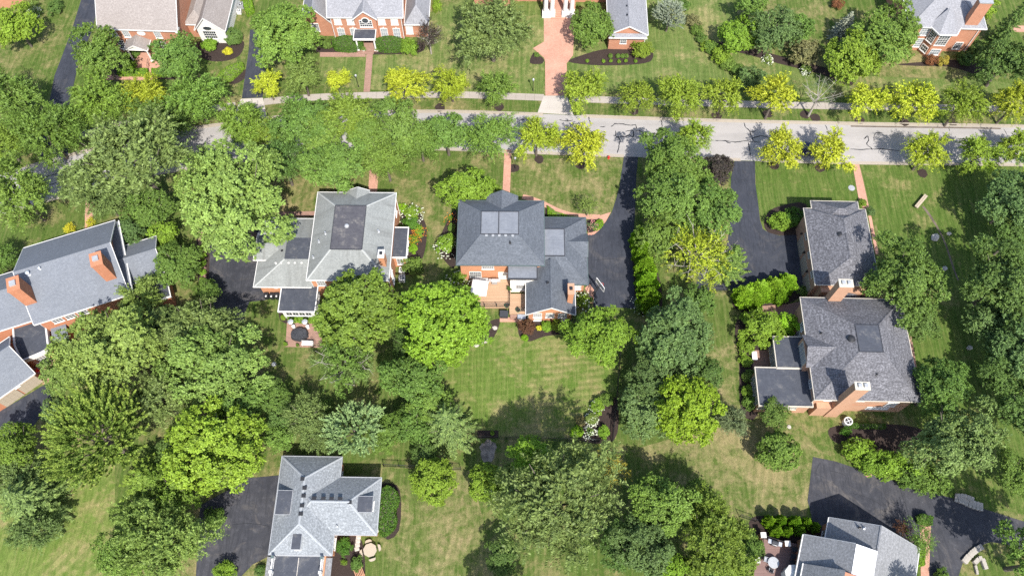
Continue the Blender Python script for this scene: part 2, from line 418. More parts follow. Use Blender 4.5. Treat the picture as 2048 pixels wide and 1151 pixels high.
_g = NT('glass_pale'); M['glass_pale'] = _g.finish((0.20, 0.235, 0.26), 0.12, None, 0, 0.8)
_g = NT('shade'); M['blind'] = _g.finish((0.62, 0.62, 0.60), 0.35, None, 0, 0.5)
# ================================================================ the ground and what lies flat on it
def sheet(name, pts, z, mat, px=True, curve=0, kind='structure', parent=None, skirt=0.05):
    w = [at(*p) for p in pts] if px else list(pts)
    if curve: w = smooth(w, curve)
    mb = MB(); mb.prism(w, z - skirt, z)
    o = mb.build(name, mat, parent)
    if kind and not parent: o['kind'] = kind
    return o

g = MB(); g.poly([(-900, -500, 0), (900, -500, 0), (900, 1400, 0), (-900, 1400, 0)])
tag(g.build('ground', M['lawn']), kind='structure')

# lots mown their own way: thin turf sheets over the ground
sheet('lawn', [(1015, 318), (1246, 316), (1236, 375), (1222, 426), (1205, 438), (1000, 400), (1000, 340)], 0.004, M['lawn_dry'])
sheet('lawn', [(1512, 325), (1712, 330), (1722, 405), (1528, 462), (1521, 440), (1512, 370)], 0.004, M['lawn_green'])
sheet('lawn', [(1722, 330), (2060, 334), (2060, 1030), (1968, 1012), (1850, 980), (1820, 700), (1745, 420)], 0.004, M['lawn_green'])
sheet('lawn', [(945, 640), (1240, 640), (1232, 880), (955, 872), (880, 760), (900, 690)], 0.004, M['lawn_stripe'])
sheet('lawn', [(765, 935), (940, 940), (1010, 1200), (700, 1200), (690, 1080), (755, 1060)], 0.004, M['lawn_dry'])
sheet('lawn', [(1390, 590), (1475, 588), (1485, 700), (1480, 840), (1600, 850), (1640, 905), (1612, 1030), (1490, 1060), (1260, 900), (1400, 860)], 0.004, M['lawn_dry'])
sheet('lawn', [(1160, 0), (1460, 0), (1500, 110), (1640, 150), (1980, 160), (2060, 175), (2060, 208), (1140, 180), (1140, 120)], 0.004, M['lawn_far'])
sheet('lawn', [(640, 110), (925, 0), (1088, 0), (1088, 190), (750, 180), (640, 170)], 0.004, M['lawn_far'])
sheet('lawn', [(0, 880), (230, 930), (230, 1200), (-60, 1200)], 0.004, M['lawn_rough'])

# ---- the street
EDGE_N = smooth([at(*p) for p in [(2500, 268), (2048, 252), (1700, 246), (1360, 238), (1000, 225), (850, 222), (620, 228), (440, 248), (300, 270), (130, 312), (-20, 356), (-260, 440)]], 8, False)
EDGE_S = smooth([at(*p) for p in [(2500, 340), (2048, 331), (1700, 327), (1520, 322), (1245, 313), (1000, 304), (850, 299), (640, 305), (440, 330), (300, 352), (110, 398), (-20, 438), (-260, 530)]], 8, False)
st = MB(); st.prism(EDGE_N + list(reversed(EDGE_S)), -0.03, 0.012)
street = tag(st.build('street', M['street']), kind='structure')
def ribbon(line, w, z0, z1, gaps=()):
    mb = MB(); a = offset_line(line, w / 2); b = offset_line(line, -w / 2)
    for i in range(len(line) - 1):
        if any(lo < line[i][0] < hi for lo, hi in gaps): continue
        mb.prism([a[i], a[i + 1], b[i + 1], b[i]], z0, z1)
    return mb
def dense(line, step):
    """Points every step metres along a line."""
    out = []; acc = 0.0; prev = Vector(line[0]); out.append(tuple(prev))
    for p in line[1:]:
        p = Vector(p); d = (p - prev).length
        while acc + d >= step:
            t = (step - acc) / d; prev = prev.lerp(p, t); out.append(tuple(prev)); d = (p - prev).length; acc = 0.0
        acc += d; prev = p
    return out
def px_x(px, py): return at(px, py)[0]
def kerb_stones(line, side, gaps):
    root = tag(empty('kerb'), kind='structure')
    pts = dense(line, 3.0)
    for i in range(len(pts) - 1):
        a, b = Vector(pts[i]), Vector(pts[i + 1])
        mid = (a + b) / 2
        if not -75 < mid.x < 95 or any(lo < mid.x < hi for lo, hi in gaps): continue
        d = (b - a); n = Vector((-d.y, d.x)).normalized() * side
        mb = MB(); L_ = d.length / 2 - 0.012
        mb.box(-L_, L_, -0.02, 0.16, -0.05, 0.115); mb.box(-L_, L_, -0.42, -0.021, -0.05, 0.016)
        if side < 0: mb.v = [(x, -y, z) for x, y, z in mb.v]; mb.f = [tuple(reversed(f)) for f in mb.f]
        mb.build('kerb_stone', M['kerb'], root, (mid.x, mid.y, 0), math.atan2(d.y, d.x))
    return root
GAP_N = [(px_x(1074, 226), px_x(1148, 230)), (px_x(465, 240), px_x(520, 236)), (px_x(90, 320), px_x(135, 310))]
GAP_S = [(px_x(1246, 314), px_x(1277, 315)), (px_x(1466, 321), px_x(1512, 323)), (px_x(425, 330), px_x(470, 326)), (px_x(1702, 327), px_x(1720, 327))]
kerb_stones(EDGE_N, -1, GAP_N)
kerb_stones(EDGE_S, 1, GAP_S)

# tar seals over the cracks of the street: (points in survey pixels, width m)
CRACKS = [
    [(1177, 234), (1179, 242), (1182, 249)], [(1150, 248), (1160, 246), (1172, 248)], [(1222, 253), (1230, 248), (1242, 248), (1262, 251), (1271, 250), (1273, 258)],
    [(1231, 261), (1232, 273), (1239, 277), (1238, 292), (1234, 306)], [(1200, 254), (1211, 253)], [(1232, 274), (1252, 273), (1258, 270), (1266, 274), (1267, 262), (1258, 261), (1251, 263)],
    [(1271, 261), (1282, 263), (1288, 270), (1293, 275), (1289, 277), (1286, 272), (1290, 266)], [(1268, 273), (1305, 275)], [(1323, 240), (1324, 252), (1321, 262)],
    [(1354, 238), (1356, 243)], [(1430, 281), (1450, 282), (1470, 284), (1492, 282), (1520, 285)], [(1450, 281), (1455, 285), (1462, 286)], [(1488, 245), (1491, 254), (1499, 262), (1504, 275), (1510, 285)],
    [(1498, 263), (1514, 262)], [(1505, 276), (1522, 272), (1540, 276), (1538, 284)], [(1497, 284), (1500, 302), (1502, 312)], [(1560, 283), (1598, 285), (1618, 283)],
    [(1632, 267), (1636, 273), (1630, 283)], [(1748, 283), (1750, 267), (1766, 266)], [(1728, 278), (1735, 272), (1737, 280), (1733, 288), (1740, 294), (1745, 300)],
    [(1700, 298), (1725, 299), (1760, 298), (1780, 300), (1800, 301)], [(1896, 254), (1900, 262)], [(1912, 277), (1946, 279)], [(2008, 258), (2014, 270)], [(1540, 262), (1560, 268), (1580, 266)],
    [(1170, 276), (1186, 280)], [(1118, 240), (1135, 242), (1146, 240)], [(1028, 237), (1034, 243), (1046, 239), (1058, 240)], [(848, 252), (872, 251)],
    [(400, 290), (420, 287), (440, 286)], [(86, 355), (108, 349), (138, 340)], [(80, 372), (104, 368), (124, 362)], [(60, 345), (72, 360), (70, 380)],
    [(1835, 268), (1850, 272), (1870, 270)], [(1650, 250), (1655, 260)], [(1970, 300), (2000, 303), (2040, 303)],
]
rnd = random.Random(5)
for cr in CRACKS:
    w = [at(*p) for p in cr]
    line = smooth(w, 4, False) if len(w) > 2 else [w[0], ((w[0][0] * 0.5 + w[1][0] * 0.5) + 0.05, (w[0][1] + w[1][1]) / 2 - 0.07), w[1]]
    line = [(p[0] + rnd.uniform(-.05, .05), p[1] + rnd.uniform(-.05, .05)) for p in line]
    wd = [rnd.uniform(.04, .095) for _ in line]; wd[0] = wd[-1] = 0.035
    a = [offset_line(line, d)[i] for i, d in enumerate(wd)]; b = [offset_line(line, -d)[i] for i, d in enumerate(wd)]
    mb = MB()
    for i in range(len(line) - 1): mb.poly([(*b[i], .017), (*b[i + 1], .017), (*a[i + 1], .017), (*a[i], .017)])
    mb.build('tar_seal', M['tar'], street)

# ---- pavement along the far side, slab by slab
pav = tag(empty('pavement'), kind='structure')
def slabs(line, width, root, step=1.5, gaps=(), mat='concrete', z=0.05, x_lim=(-70, 92), nm='slab'):
    pts = dense(line, step); me = None
    for i in range(len(pts) - 1):
        a, b = Vector(pts[i]), Vector(pts[i + 1]); mid = (a + b) / 2
        if not x_lim[0] < mid.x < x_lim[1] or any(lo < mid.x < hi for lo, hi in gaps): continue
        if me is None:
            mb = MB(); l = step / 2 - 0.012; h = width / 2
            mb.prism([(-l, -h), (l, -h), (l, h), (-l, h)], -0.05, z); me = mb.mesh(nm, M[mat])
        d = b - a; o = link(nm, me, root, (mid.x, mid.y, rnd.uniform(-.006, .006)), math.atan2(d.y, d.x))
walk_line = offset_line(EDGE_N, -3.25)
slabs(walk_line, 1.3, pav, 1.5, [(px_x(1085, 195), px_x(1138, 195)), (px_x(480, 205), px_x(525, 200)), (px_x(100, 300), px_x(136, 290))])

# ---- driveways
sheet('driveway', [(162, -40), (162.5, 0), (142, 66), (109, 152), (92, 240), (80, 318), (136, 308), (134, 230), (157, 127), (185, 60), (192, 30), (190, -40)], 0.03, M['asphalt'])
sheet('driveway', [(500, 60), (497.6, 99), (483.7, 197), (525, 195), (529, 142), (535, 60)], 0.03, M['asphalt'])
sheet('driveway_apron', [(482, 198), (526, 196), (534, 236), (462, 244)], 0.032, M['apron'])
sheet('driveway_apron', [(1087.6, 192), (1134.6, 192), (1147, 230), (1075, 226)], 0.062, M['apron'])
sheet('driveway_apron', [(60, 330), (85, 322), (136, 306), (140, 311), (128, 316), (50, 340)], 0.034, M['apron'])
sheet('brick_driveway', [(1083, -30), (1087.6, 30), (1088, 84), (1066, 97), (1076, 106), (1088, 116), (1090, 124), (1090.6, 191.4), (1134.6, 191.4), (1133.4, 127), (1146, 111), (1150, 28), (1152, -30)], 0.06, M['paver'])
sheet('driveway', [(1247.6, 313), (1276, 314), (1272, 360), (1270.4, 422), (1268, 455), (1264, 501), (1266, 540), (1268.6, 572), (1269, 616), (1187, 613), (1183, 585), (1172, 572), (1172, 468), (1195.5, 462.8), (1210, 446), (1223.4, 424.7), (1232, 398), (1238.7, 374)], 0.03, M['asphalt'])
sheet('driveway', [(1469, 321), (1510, 322.6), (1510.7, 368), (1516, 405), (1520, 440), (1526, 458), (1540, 466), (1559, 471), (1591, 470), (1640, 470), (1640, 575), (1602, 578), (1598, 584), (1390, 579), (1398, 545), (1452, 500), (1460, 450), (1461, 399), (1462, 356)], 0.03, M['asphalt'])
sheet('driveway', [(432, 325), (466, 322), (474, 420), (540, 470), (535, 520), (520, 573), (530, 588), (531, 600), (499, 603), (491, 622), (488, 645), (455, 640), (428, 612), (418, 560), (420, 500)], 0.03, M['asphalt_old'])
sheet('driveway', [(-60, 850), (0, 822), (97, 764), (104, 800), (62, 858), (14, 893), (-60, 930)], 0.03, M['asphalt'])
sheet('driveway', [(400, 1010), (445, 985), (500, 955), (575, 948), (560, 1110), (536, 1112), (505, 1128), (484, 1150), (470, 1190), (390, 1190), (395, 1090)], 0.03, M['asphalt_old'])
sheet('driveway', [(1625.8, 913), (1671, 922), (1754, 950), (1848, 981), (1906.8, 996), (1965.6, 1016), (2048, 1042), (2200, 1090), (2200, 1150), (2048, 1099), (2003, 1085.5), (1980, 1083), (1962, 1090), (1940, 1108), (1925.5, 1124), (1917, 1151), (1900, 1230), (1850, 1230), (1853, 1120), (1760, 1100), (1650, 1075), (1625, 1040), (1615, 1000)], 0.03, M['asphalt_old'])

# ---- brick walks
def walk(pts, mat='paver', z=0.045): return sheet('brick_walk', pts, z, M[mat])
walk([(733.6, 98), (746.3, 98), (744, 135), (740, 184), (727, 184), (731, 135)], 'paver_dark')
walk([(640, 105), (731, 105), (731, 114), (640, 114)], 'paver_dark', 0.041)
walk([(190, 150.5), (292, 150.5), (292, 160), (190, 160)], 'paver')
walk([(290, 104), (316, 104), (324, 128), (308, 142), (307, 160), (293, 160), (294, 142), (288, 132)], 'paver', 0.049)
walk([(742, 300), (760, 300), (754, 386), (736, 386), (740, 331)], 'paver')
walk([(560, 424), (632, 422), (632, 433), (560, 434)], 'paver_dark')
walk([(1009, 300), (1023, 300), (1020, 386), (1005, 386)], 'paver')
wl_ = smooth([at(*p) for p in [(1045, 393), (1066, 399), (1090, 409), (1119, 423), (1144, 430), (1173.7, 433), (1200, 434)]], 5, False)
sheet('brick_walk', offset_line(wl_, 0.42) + list(reversed(offset_line(wl_, -0.42))), 0.045, M['paver'], px=False)
walk([(1193, 433), (1222, 424), (1211, 444), (1204, 450), (1207, 443), (1200, 438)], 'paver', 0.050)
walk([(1175, 466), (1190, 463), (1201, 454), (1199, 460), (1188, 469), (1176, 470)], 'paver', 0.052)
walk([(1704.7, 328), (1718, 328), (1727, 365), (1735.5, 404), (1743, 435), (1757, 507), (1751, 509), (1737, 435), (1718, 403)], 'paver')
walk([(1806, 620), (1818, 650), (1826, 690), (1835, 745), (1824, 746), (1812, 680)], 'paver_dark')
walk([(1488, 628), (1520, 612), (1575, 608), (1612, 600), (1620, 625), (1580, 640), (1525, 634)], 'paver_dark')
walk([(172, 395), (190, 395), (186, 440), (186, 470), (170, 470), (170, 430)], 'paver')
walk([(999.5, 634), (1043, 634), (1043, 643.5), (999.5, 643.5)], 'paver')
walk([(574, 645), (640, 640), (645, 695), (571, 693)], 'paver_dark')
walk([(1180, 568), (1188, 580), (1187, 606), (1178, 606), (1170, 575)], 'paver', 0.036)
walk([(395, 445), (405, 450), (412, 520), (414, 590), (404, 590), (398, 500)], 'paver_dark', 0.036)
walk([(-40, 590), (12, 610), (28, 645), (30, 672), (0, 690), (-40, 690)], 'paver')
walk([(60, 735), (105, 690), (125, 700), (98, 766), (86, 768)], 'paver')
walk([(2022, 52), (2060, 52), (2060, 64), (2022, 64)], 'paver')
walk([(1840, 1040), (1862, 1036), (1856, 1200), (1842, 1200)], 'paver', 0.034)

# ---- planting beds
def bed(pts, curve=4, z=0.024): return sheet('mulch_bed', pts, z, M['mulch'], curve=curve)
bed([(1138, 124), (1160, 112), (1215, 98), (1295, 98), (1305, 118), (1280, 128), (1200, 131)])
bed([(1066, 108), (1080, 112), (1088, 120), (1082, 128), (1060, 126)])
bed([(395, 84), (462, 84), (488, 84), (480, 110), (452, 122), (420, 122), (402, 112)])
bed([(440, 160), (490, 140), (500, 128), (496, 150), (470, 168)])
bed([(240, 118), (290, 112), (290, 150), (330, 150), (350, 158), (310, 158), (230, 148)])
bed([(640, 80), (820, 82), (850, 92), (820, 108), (640, 106)])
bed([(1430, 92), (1460, 84), (1530, 104), (1620, 128), (1700, 150), (1700, 172), (1640, 148), (1560, 128), (1505, 112)])
bed([(1800, 128), (1950, 120), (1960, 150), (1900, 134), (1830, 132)])
bed([(1040, 642), (1090, 640), (1150, 640), (1140, 664), (1090, 672), (1060, 682), (1042, 676), (1036, 660)])
bed([(968, 648), (998, 637), (997, 654), (984, 678), (962, 690), (945, 692), (955, 670)])
bed([(1150, 860), (1160, 835), (1182, 822), (1205, 800), (1235, 800), (1228, 880), (1155, 880)])
sheet('mulch_bed', [(955, 860), (997, 860), (997, 875), (955, 875)], 0.024, M['mulch'])
bed([(1536, 464), (1528, 448), (1536, 425), (1560, 412), (1612, 408), (1612, 470), (1560, 470)], 3)
bed([(1466, 600), (1500, 585), (1570, 580), (1600, 590), (1580, 605), (1520, 622), (1475, 620)])
bed([(1470, 650), (1500, 630), (1600, 620), (1600, 680), (1520, 700), (1515, 830), (1482, 820), (1478, 720)], 3)
bed([(1660, 855), (1720, 848), (1810, 850), (1860, 870), (1800, 900), (1700, 890), (1665, 880)])
bed([(800, 435), (830, 420), (852, 450), (850, 500), (832, 540), (806, 545), (812, 480)])
bed([(878, 480), (912, 420), (912, 530), (885, 515)])
bed([(1090, 410), (1110, 424), (1140, 433), (1170, 437), (1172, 436), (1090, 436)], 0)
bed([(1174, 440), (1202, 440), (1206, 450), (1195, 460), (1175, 464)], 2)
bed([(1264, 505), (1290, 500), (1320, 560), (1320, 625), (1270, 622), (1268, 560)], 3)
bed([(556, 622), (640, 630), (640, 646), (574, 648), (560, 640)], 0)
bed([(395, 450), (425, 500), (424, 600), (405, 640), (396, 560)], 3)
bed([(755, 980), (775, 965), (800, 980), (798, 1060), (765, 1072)], 3)
bed([(660, 1085), (715, 1070), (730, 1120), (720, 1200), (660, 1200)], 3)
bed([(1010, 330), (1036, 330), (1036, 342), (1012, 344)], 3)
bed([(1500, 1040), (1530, 1030), (1640, 1040), (1650, 1075), (1580, 1090), (1500, 1075)], 3)
bed([(1820, 1020), (1862, 1020), (1862, 1110), (1790, 1090), (1780, 1060)], 3)
for p in [(1610, 229), (1535, 228), (1630, 236), (1719, 240), (1808, 244), (1904, 244), (998, 214), (1268, 222), (1433, 232), (1354, 232), (1078, 318), (1160, 330), (1548, 330), (1640, 336), (1845, 346), (880, 215)]:
    x, y = at(*p)
    mb = MB(); mb.prism([(x + 0.8 * rnd.uniform(.85, 1.15) * math.cos(a * .45), y + 0.8 * rnd.uniform(.85, 1.15) * math.sin(a * .45)) for a in range(14)], -0.05, 0.03)
    tag(mb.build('mulch_ring', M['mulch']), kind='structure')
M['gravel'] = plain('pale_gravel', (0.20, 0.17, 0.145), 0.95, var=0.45, scale=1.6)
x, y = at(977, 901)
mb = MB(); mb.prism([(x + 1.15 * rnd.uniform(.7, 1.15) * math.cos(a * .35), y + 1.5 * rnd.uniform(.7, 1.15) * math.sin(a * .35)) for a in range(18)], -0.05, 0.012)
tag(mb.build('gravel_patch', M['gravel']), kind='structure')

# damp leaf dirt in the gutter, far side
gl = [p for p in offset_line(EDGE_N, .62) if px_x(1680, 246) < p[0] < px_x(2000, 252)]
M['silt'] = plain('gutter_silt', (0.115, 0.09, 0.07), 0.9, var=.4, scale=.8)
gs = ribbon(gl, .26, -.01, .0175); tag(gs.build('gutter_dirt', M['silt']), kind='structure')
# hairline seals on the driveways
for cr in [[(1640, 925), (1632, 945), (1650, 955)], [(1660, 940), (1690, 950), (1690, 965)], [(1700, 985), (1730, 992), (1768, 1012)], [(1800, 978), (1808, 1000), (1815, 1022)], [(1875, 1040), (1910, 1052), (1950, 1068)], [(1480, 360), (1500, 362)], [(1466, 420), (1510, 424)], [(1190, 520), (1240, 516)], [(450, 1050), (500, 1046), (540, 1052)], [(500, 960), (490, 1010)]]:
    line = smooth([at(*p) for p in cr], 5, False) if len(cr) > 2 else dense([at(*p) for p in cr], 1.0)
    line = [(p[0] + rnd.uniform(-.04, .04), p[1] + rnd.uniform(-.04, .04)) for p in line]
    a, b = offset_line(line, .03), offset_line(line, -.03); mb = MB()
    for i in range(len(line) - 1): mb.poly([(*b[i], .035), (*b[i + 1], .035), (*a[i + 1], .035), (*a[i], .035)])
    tag(mb.build('tar_seal', M['tar']), kind='structure')
# ================================================================ houses
_win_cache = {}
def window_meshes(w, h, cols, rows, glass, trim, head):
    key = (round(w, 2), round(h, 2), cols, rows, glass, trim, head)
    if key in _win_cache: return _win_cache[key]
    f = MB(); t = 0.10
    f.box(-w/2 - t, -w/2, -0.06, 0.02, -h/2 - t, h/2 + t); f.box(w/2, w/2 + t, -0.06, 0.02, -h/2 - t, h/2 + t)
    f.box(-w/2, w/2, -0.06, 0.02, h/2, h/2 + t * 1.3); f.box(-w/2 - t - .05, w/2 + t + .05, -0.13, 0.02, -h/2 - t - .06, -h/2 - t)
    f.box(-w/2, w/2, -0.06, 0.02, -h/2 - t, -h/2)
    if head: f.prism([(-.09, -.08), (.09, -.08), (.09, .02), (-.09, .02)], h/2 + t * 1.3, h/2 + t * 1.3 + .22)
    p = MB(); p.box(-w/2, w/2, -0.012, 0.01, -h/2, h/2)
    m = MB(); b = 0.022
    for i in range(1, cols): x = -w/2 + w * i / cols; m.box(x - b, x + b, -0.036, -0.014, -h/2, h/2)
    for i in range(1, rows): z = -h/2 + h * i / rows; bb = b * (1.8 if i == rows // 2 else 1); m.box(-w/2, w/2, -0.039, -0.0145, z - bb, z + bb)
    r = (f.mesh('window', M[trim]), p.mesh('pane', M[glass]), m.mesh('muntin', M[trim]) if m.f else None)
    _win_cache[key] = r
    return r

FACE = {'S': 0.0, 'E': math.pi / 2, 'N': math.pi, 'W': -math.pi / 2}

class House:
    """A frame whose x axis runs along the front eave, y away from it."""
    def __init__(s, name, label, left, right, z, cat='house', brick='brick_red', roof='roof_ash'):
        a, b = Vector(at(*left, z)), Vector(at(*right, z))
        s.rz = math.atan2(b.y - a.y, b.x - a.x)
        s.o = a; s.W = (b - a).length
        s.root = tag(empty(name, (a.x, a.y, 0), s.rz), label, cat)
        s.brick = brick; s.roof = roof
        s.c, s.sn = math.cos(s.rz), math.sin(s.rz)
        s.cam = s.loc(0, 0)
    def loc(s, x, y):
        dx, dy = x - s.o.x, y - s.o.y
        return (dx * s.c + dy * s.sn, -dx * s.sn + dy * s.c)
    def L(s, px, py, z=0.0): return s.loc(*at(px, py, z))
    def R(s, pts, z):
        q = [s.L(*p, z) for p in pts]
        return ((q[0][0] + q[3][0]) / 2, (q[1][0] + q[2][0]) / 2, (q[2][1] + q[3][1]) / 2, (q[0][1] + q[1][1]) / 2)
    def on(s, face, plane, px, py):
        """Where the sight line through (px, py) meets a wall plane: (along, height)."""
        a = s.L(px, py, 0.0); b = s.L(px, py, 10.0)
        i = 1 if face in 'SN' else 0
        t = (plane - a[i]) / (b[i] - a[i])
        return (a[1 - i] + (b[1 - i] - a[1 - i]) * t, 10.0 * t)
    def wall(s, x0, x1, y0, y1, z0, z1, mat=None, name='wall'):
        return MB().box(x0, x1, y0, y1, z0, z1).build(name, M[mat or s.brick], s.root)
    def gutter(s, r, z, mat='white', w=0.085, h=0.16, parent=None, name='gutter'):
        x0, x1, y0, y1 = r
        g_ = MB()
        g_.box(x0 - w, x1 + w, y0 - w, y0 - .003, z - h, z + .02); g_.box(x0 - w, x1 + w, y1 + .003, y1 + w, z - h, z + .02)
        g_.box(x0 - w, x0 - .003, y0 - .002, y1 + .002, z - h, z + .017); g_.box(x1 + .003, x1 + w, y0 - .002, y1 + .002, z - h, z + .017)
        return g_.build(name, M[mat], parent or s.root)
    def caps(s, lines, mat, parent):
        for a, b in lines:
            a, b = Vector(a), Vector(b)
            d = (b - a).normalized(); h = Vector((-d.y, d.x, 0)).normalized() * 0.14
            up = Vector((0, 0, 0.05)); dn = Vector((0, 0, -0.02))
            mb = MB(); mb.poly([a - h + dn, b - h + dn, b + up, a + up]); mb.poly([a + up, b + up, b + h + dn, a + h + dn])
            mb.build('ridge_cap', mat, parent)
    def hip(s, r, z, zt, flat=None, mat=None, flatmat='membrane', inset=None, gut='white', cap=True, capmat=None):
        x0, x1, y0, y1 = r; m = M[mat or s.roof]
        if flat: fx0, fx1, fy0, fy1 = flat
        else:
            w, d = x1 - x0, y1 - y0; k = min(w, d) / 2 if inset is None else inset
            if w >= d: fx0, fx1, fy0, fy1 = x0 + k, x1 - k, (y0 + y1) / 2, (y0 + y1) / 2
            else: fx0, fx1, fy0, fy1 = (x0 + x1) / 2, (x0 + x1) / 2, y0 + k, y1 - k
        E = [(x0, y0, z), (x1, y0, z), (x1, y1, z), (x0, y1, z)]
        T = [(fx0, fy0, zt), (fx1, fy0, zt), (fx1, fy1, zt), (fx0, fy1, zt)]
        mb = MB()
        for i in range(4):
            j = (i + 1) % 4
            q = [E[i], E[j]] + ([T[j], T[i]] if (Vector(T[j]) - Vector(T[i])).length > 1e-4 else [T[i]])
            mb.poly(q)
            mb.poly([E[j], E[i], (*E[i][:2], z - .14), (*E[j][:2], z - .14)])
        mb.poly([(x0, y1, z - .14), (x1, y1, z - .14), (x1, y0, z - .14), (x0, y0, z - .14)])
        ro = mb.build('roof', m, s.root)
        if flat:
            MB().box(fx0, fx1, fy0, fy1, zt - .3, zt + .02).build('flat_deck', M[flatmat], ro)
            e = MB(); w = .09
            e.box(fx0 - w, fx1 + w, fy0 - w, fy0 - .003, zt - .2, zt + .07); e.box(fx0 - w, fx1 + w, fy1 + .003, fy1 + w, zt - .2, zt + .07)
            e.box(fx0 - w, fx0 - .003, fy0 - .002, fy1 + .002, zt - .2, zt + .067); e.box(fx1 + .003, fx1 + w, fy0 - .002, fy1 + .002, zt - .2, zt + .067)
            e.build('deck_edge', M['char'], ro)
        if gut: s.gutter(r, z, gut)
        if cap:
            ls = [(E[i], T[i]) for i in range(4)]
            if not flat: ls.append((T[0], T[1]) if fx1 > fx0 else (T[0], T[3]))
            s.caps([(a, b) for a, b in ls if (Vector(a) - Vector(b)).length > .2], M[capmat or mat or s.roof], ro)
        return ro
    def gable(s, r, z, zr, axis, mat=None, wallmat=None, over=0.35, ends=(1, 1), trim='white', gut='white', ridge=None, inside=(0, 0)):
        """Pitched roof on rectangle r; ridge along axis; gable wall at each end unless 0."""
        x0, x1, y0, y1 = r; m = M[mat or s.roof]; T = .14
        mb = MB()
        if axis == 'x':
            c = ridge if ridge is not None else (y0 + y1) / 2
            prof = [(y0, z), (c, zr), (y1, z)]; P = lambda q, t: (t, q[0], q[1])
            e0, e1 = x0, x1
        else:
            c = ridge if ridge is not None else (x0 + x1) / 2
            prof = [(x1, z), (c, zr), (x0, z)]; P = lambda q, t: (q[0], t, q[1])
            e0, e1 = y0, y1
        dn = lambda q: (q[0], q[1] - T)
        for a, b in ((prof[0], prof[1]), (prof[1], prof[2])):
            mb.poly([P(a, e0), P(a, e1), P(b, e1), P(b, e0)])
            mb.poly([P(dn(a), e1), P(dn(a), e0), P(dn(b), e0), P(dn(b), e1)])
            for e in (e0, e1): mb.poly([P(a, e), P(b, e), P(dn(b), e), P(dn(a), e)])
        for a in (prof[0], prof[2]): mb.poly([P(a, e0), P(a, e1), P(dn(a), e1), P(dn(a), e0)])
        ro = mb.build('roof', m, s.root)
        s.caps([(P((prof[1][0], prof[1][1]), e0), P((prof[1][0], prof[1][1]), e1))], m, ro)
        k = (zr - z) / max(abs(prof[1][0] - prof[0][0]), .01)
        for flag, e, sg in ((ends[0], e0, 1), (ends[1], e1, -1)):
            if not flag: continue
            p = e + sg * over
            lo, hi = min(prof[0][0], prof[2][0]) + over, max(prof[0][0], prof[2][0]) - over
            zz = z - T + .001
            g_ = MB()
            tri = [(lo, zz), (hi, zz), (hi, z + k * over - T - .012), (c, zr - T - .012), (lo, z + k * over - T - .012)]
            if axis == 'x': g_.poly([(p, q[0], q[1]) for q in tri]); g_.poly([(p + sg * .2, q[0], q[1]) for q in reversed(tri)])
            else: g_.poly([(q[0], p, q[1]) for q in tri]); g_.poly([(q[0], p + sg * .2, q[1]) for q in reversed(tri)])
            g_.build('gable_wall', M[wallmat or s.brick], s.root)
            for a, b in ((prof[0], prof[1]), (prof[1], prof[2])):       # rake boards
                t_ = MB(); oa, ob = (a[0], a[1] + .025), (b[0], b[1] + .025); da, db = (a[0], a[1] - .2), (b[0], b[1] - .2)
                ea, eb = e - sg * .004, e - sg * .07
                quad = [P(oa, ea), P(ob, ea), P(db, ea), P(da, ea)]; quad2 = [P(oa, eb), P(ob, eb), P(db, eb), P(da, eb)]
                t_.poly(quad); t_.poly(list(reversed(quad2)))
                for i in range(4): j = (i + 1) % 4; t_.poly([quad[i], quad2[i], quad2[j], quad[j]])
                t_.build('rake_board', M[trim], ro)
        if gut:
            for q in (prof[0], prof[2]):
                sgn = 1 if q[0] == max(prof[0][0], prof[2][0]) else -1
                a0, a1 = sorted((q[0] + sgn * .003, q[0] + sgn * .09))
                g_ = MB()
                if axis == 'x': g_.box(e0, e1, a0, a1, z - .15, z + .02)
                else: g_.box(a0, a1, e0, e1, z - .15, z + .02)
                g_.build('gutter', M[gut], ro)
        return ro
    def shed(s, r, zS, zN, mat=None, thick=.16, name='roof', trim=None):
        x0, x1, y0, y1 = r; mb = MB()
        q = [(x0, y0, zS), (x1, y0, zS), (x1, y1, zN), (x0, y1, zN)]; d = [(a, b, c - thick) for a, b, c in q]
        mb.poly(q); mb.poly(list(reversed(d)))
        for i in range(4): j = (i + 1) % 4; mb.poly([q[j], q[i], d[i], d[j]])
        ro = mb.build(name, M[mat or s.roof], s.root)
        if trim:
            for xx in ((x0 - .09, x0 - .004), (x1 + .004, x1 + .09)):
                t_ = MB()
                a = [(xx[0], y0, zS + .04), (xx[1], y0, zS + .04), (xx[1], y1, zN + .04), (xx[0], y1, zN + .04)]; b = [(p[0], p[1], p[2] - .25) for p in a]
                t_.poly(a); t_.poly(list(reversed(b)))
                for i in range(4): j = (i + 1) % 4; t_.poly([a[j], a[i], b[i], b[j]])
                t_.build('rake_board', M[trim], ro)
        return ro
    def flat(s, r, z, mat='membrane', edge='white', ew=0.14, eh=0.22, up=.07, thick=.2):
        x0, x1, y0, y1 = r
        ro = MB().box(x0, x1, y0, y1, z - thick, z).build('flat_roof', M[mat], s.root)
        e = MB()
        e.box(x0 - ew, x1 + ew, y0 - ew, y0 - .003, z - eh, z + up); e.box(x0 - ew, x1 + ew, y1 + .003, y1 + ew, z - eh, z + up)
        e.box(x0 - ew, x0 - .003, y0 - .002, y1 + .002, z - eh, z + up - .004); e.box(x1 + .003, x1 + ew, y0 - .002, y1 + .002, z - eh, z + up - .004)
        e.build('fascia', M[edge], ro)
        return ro
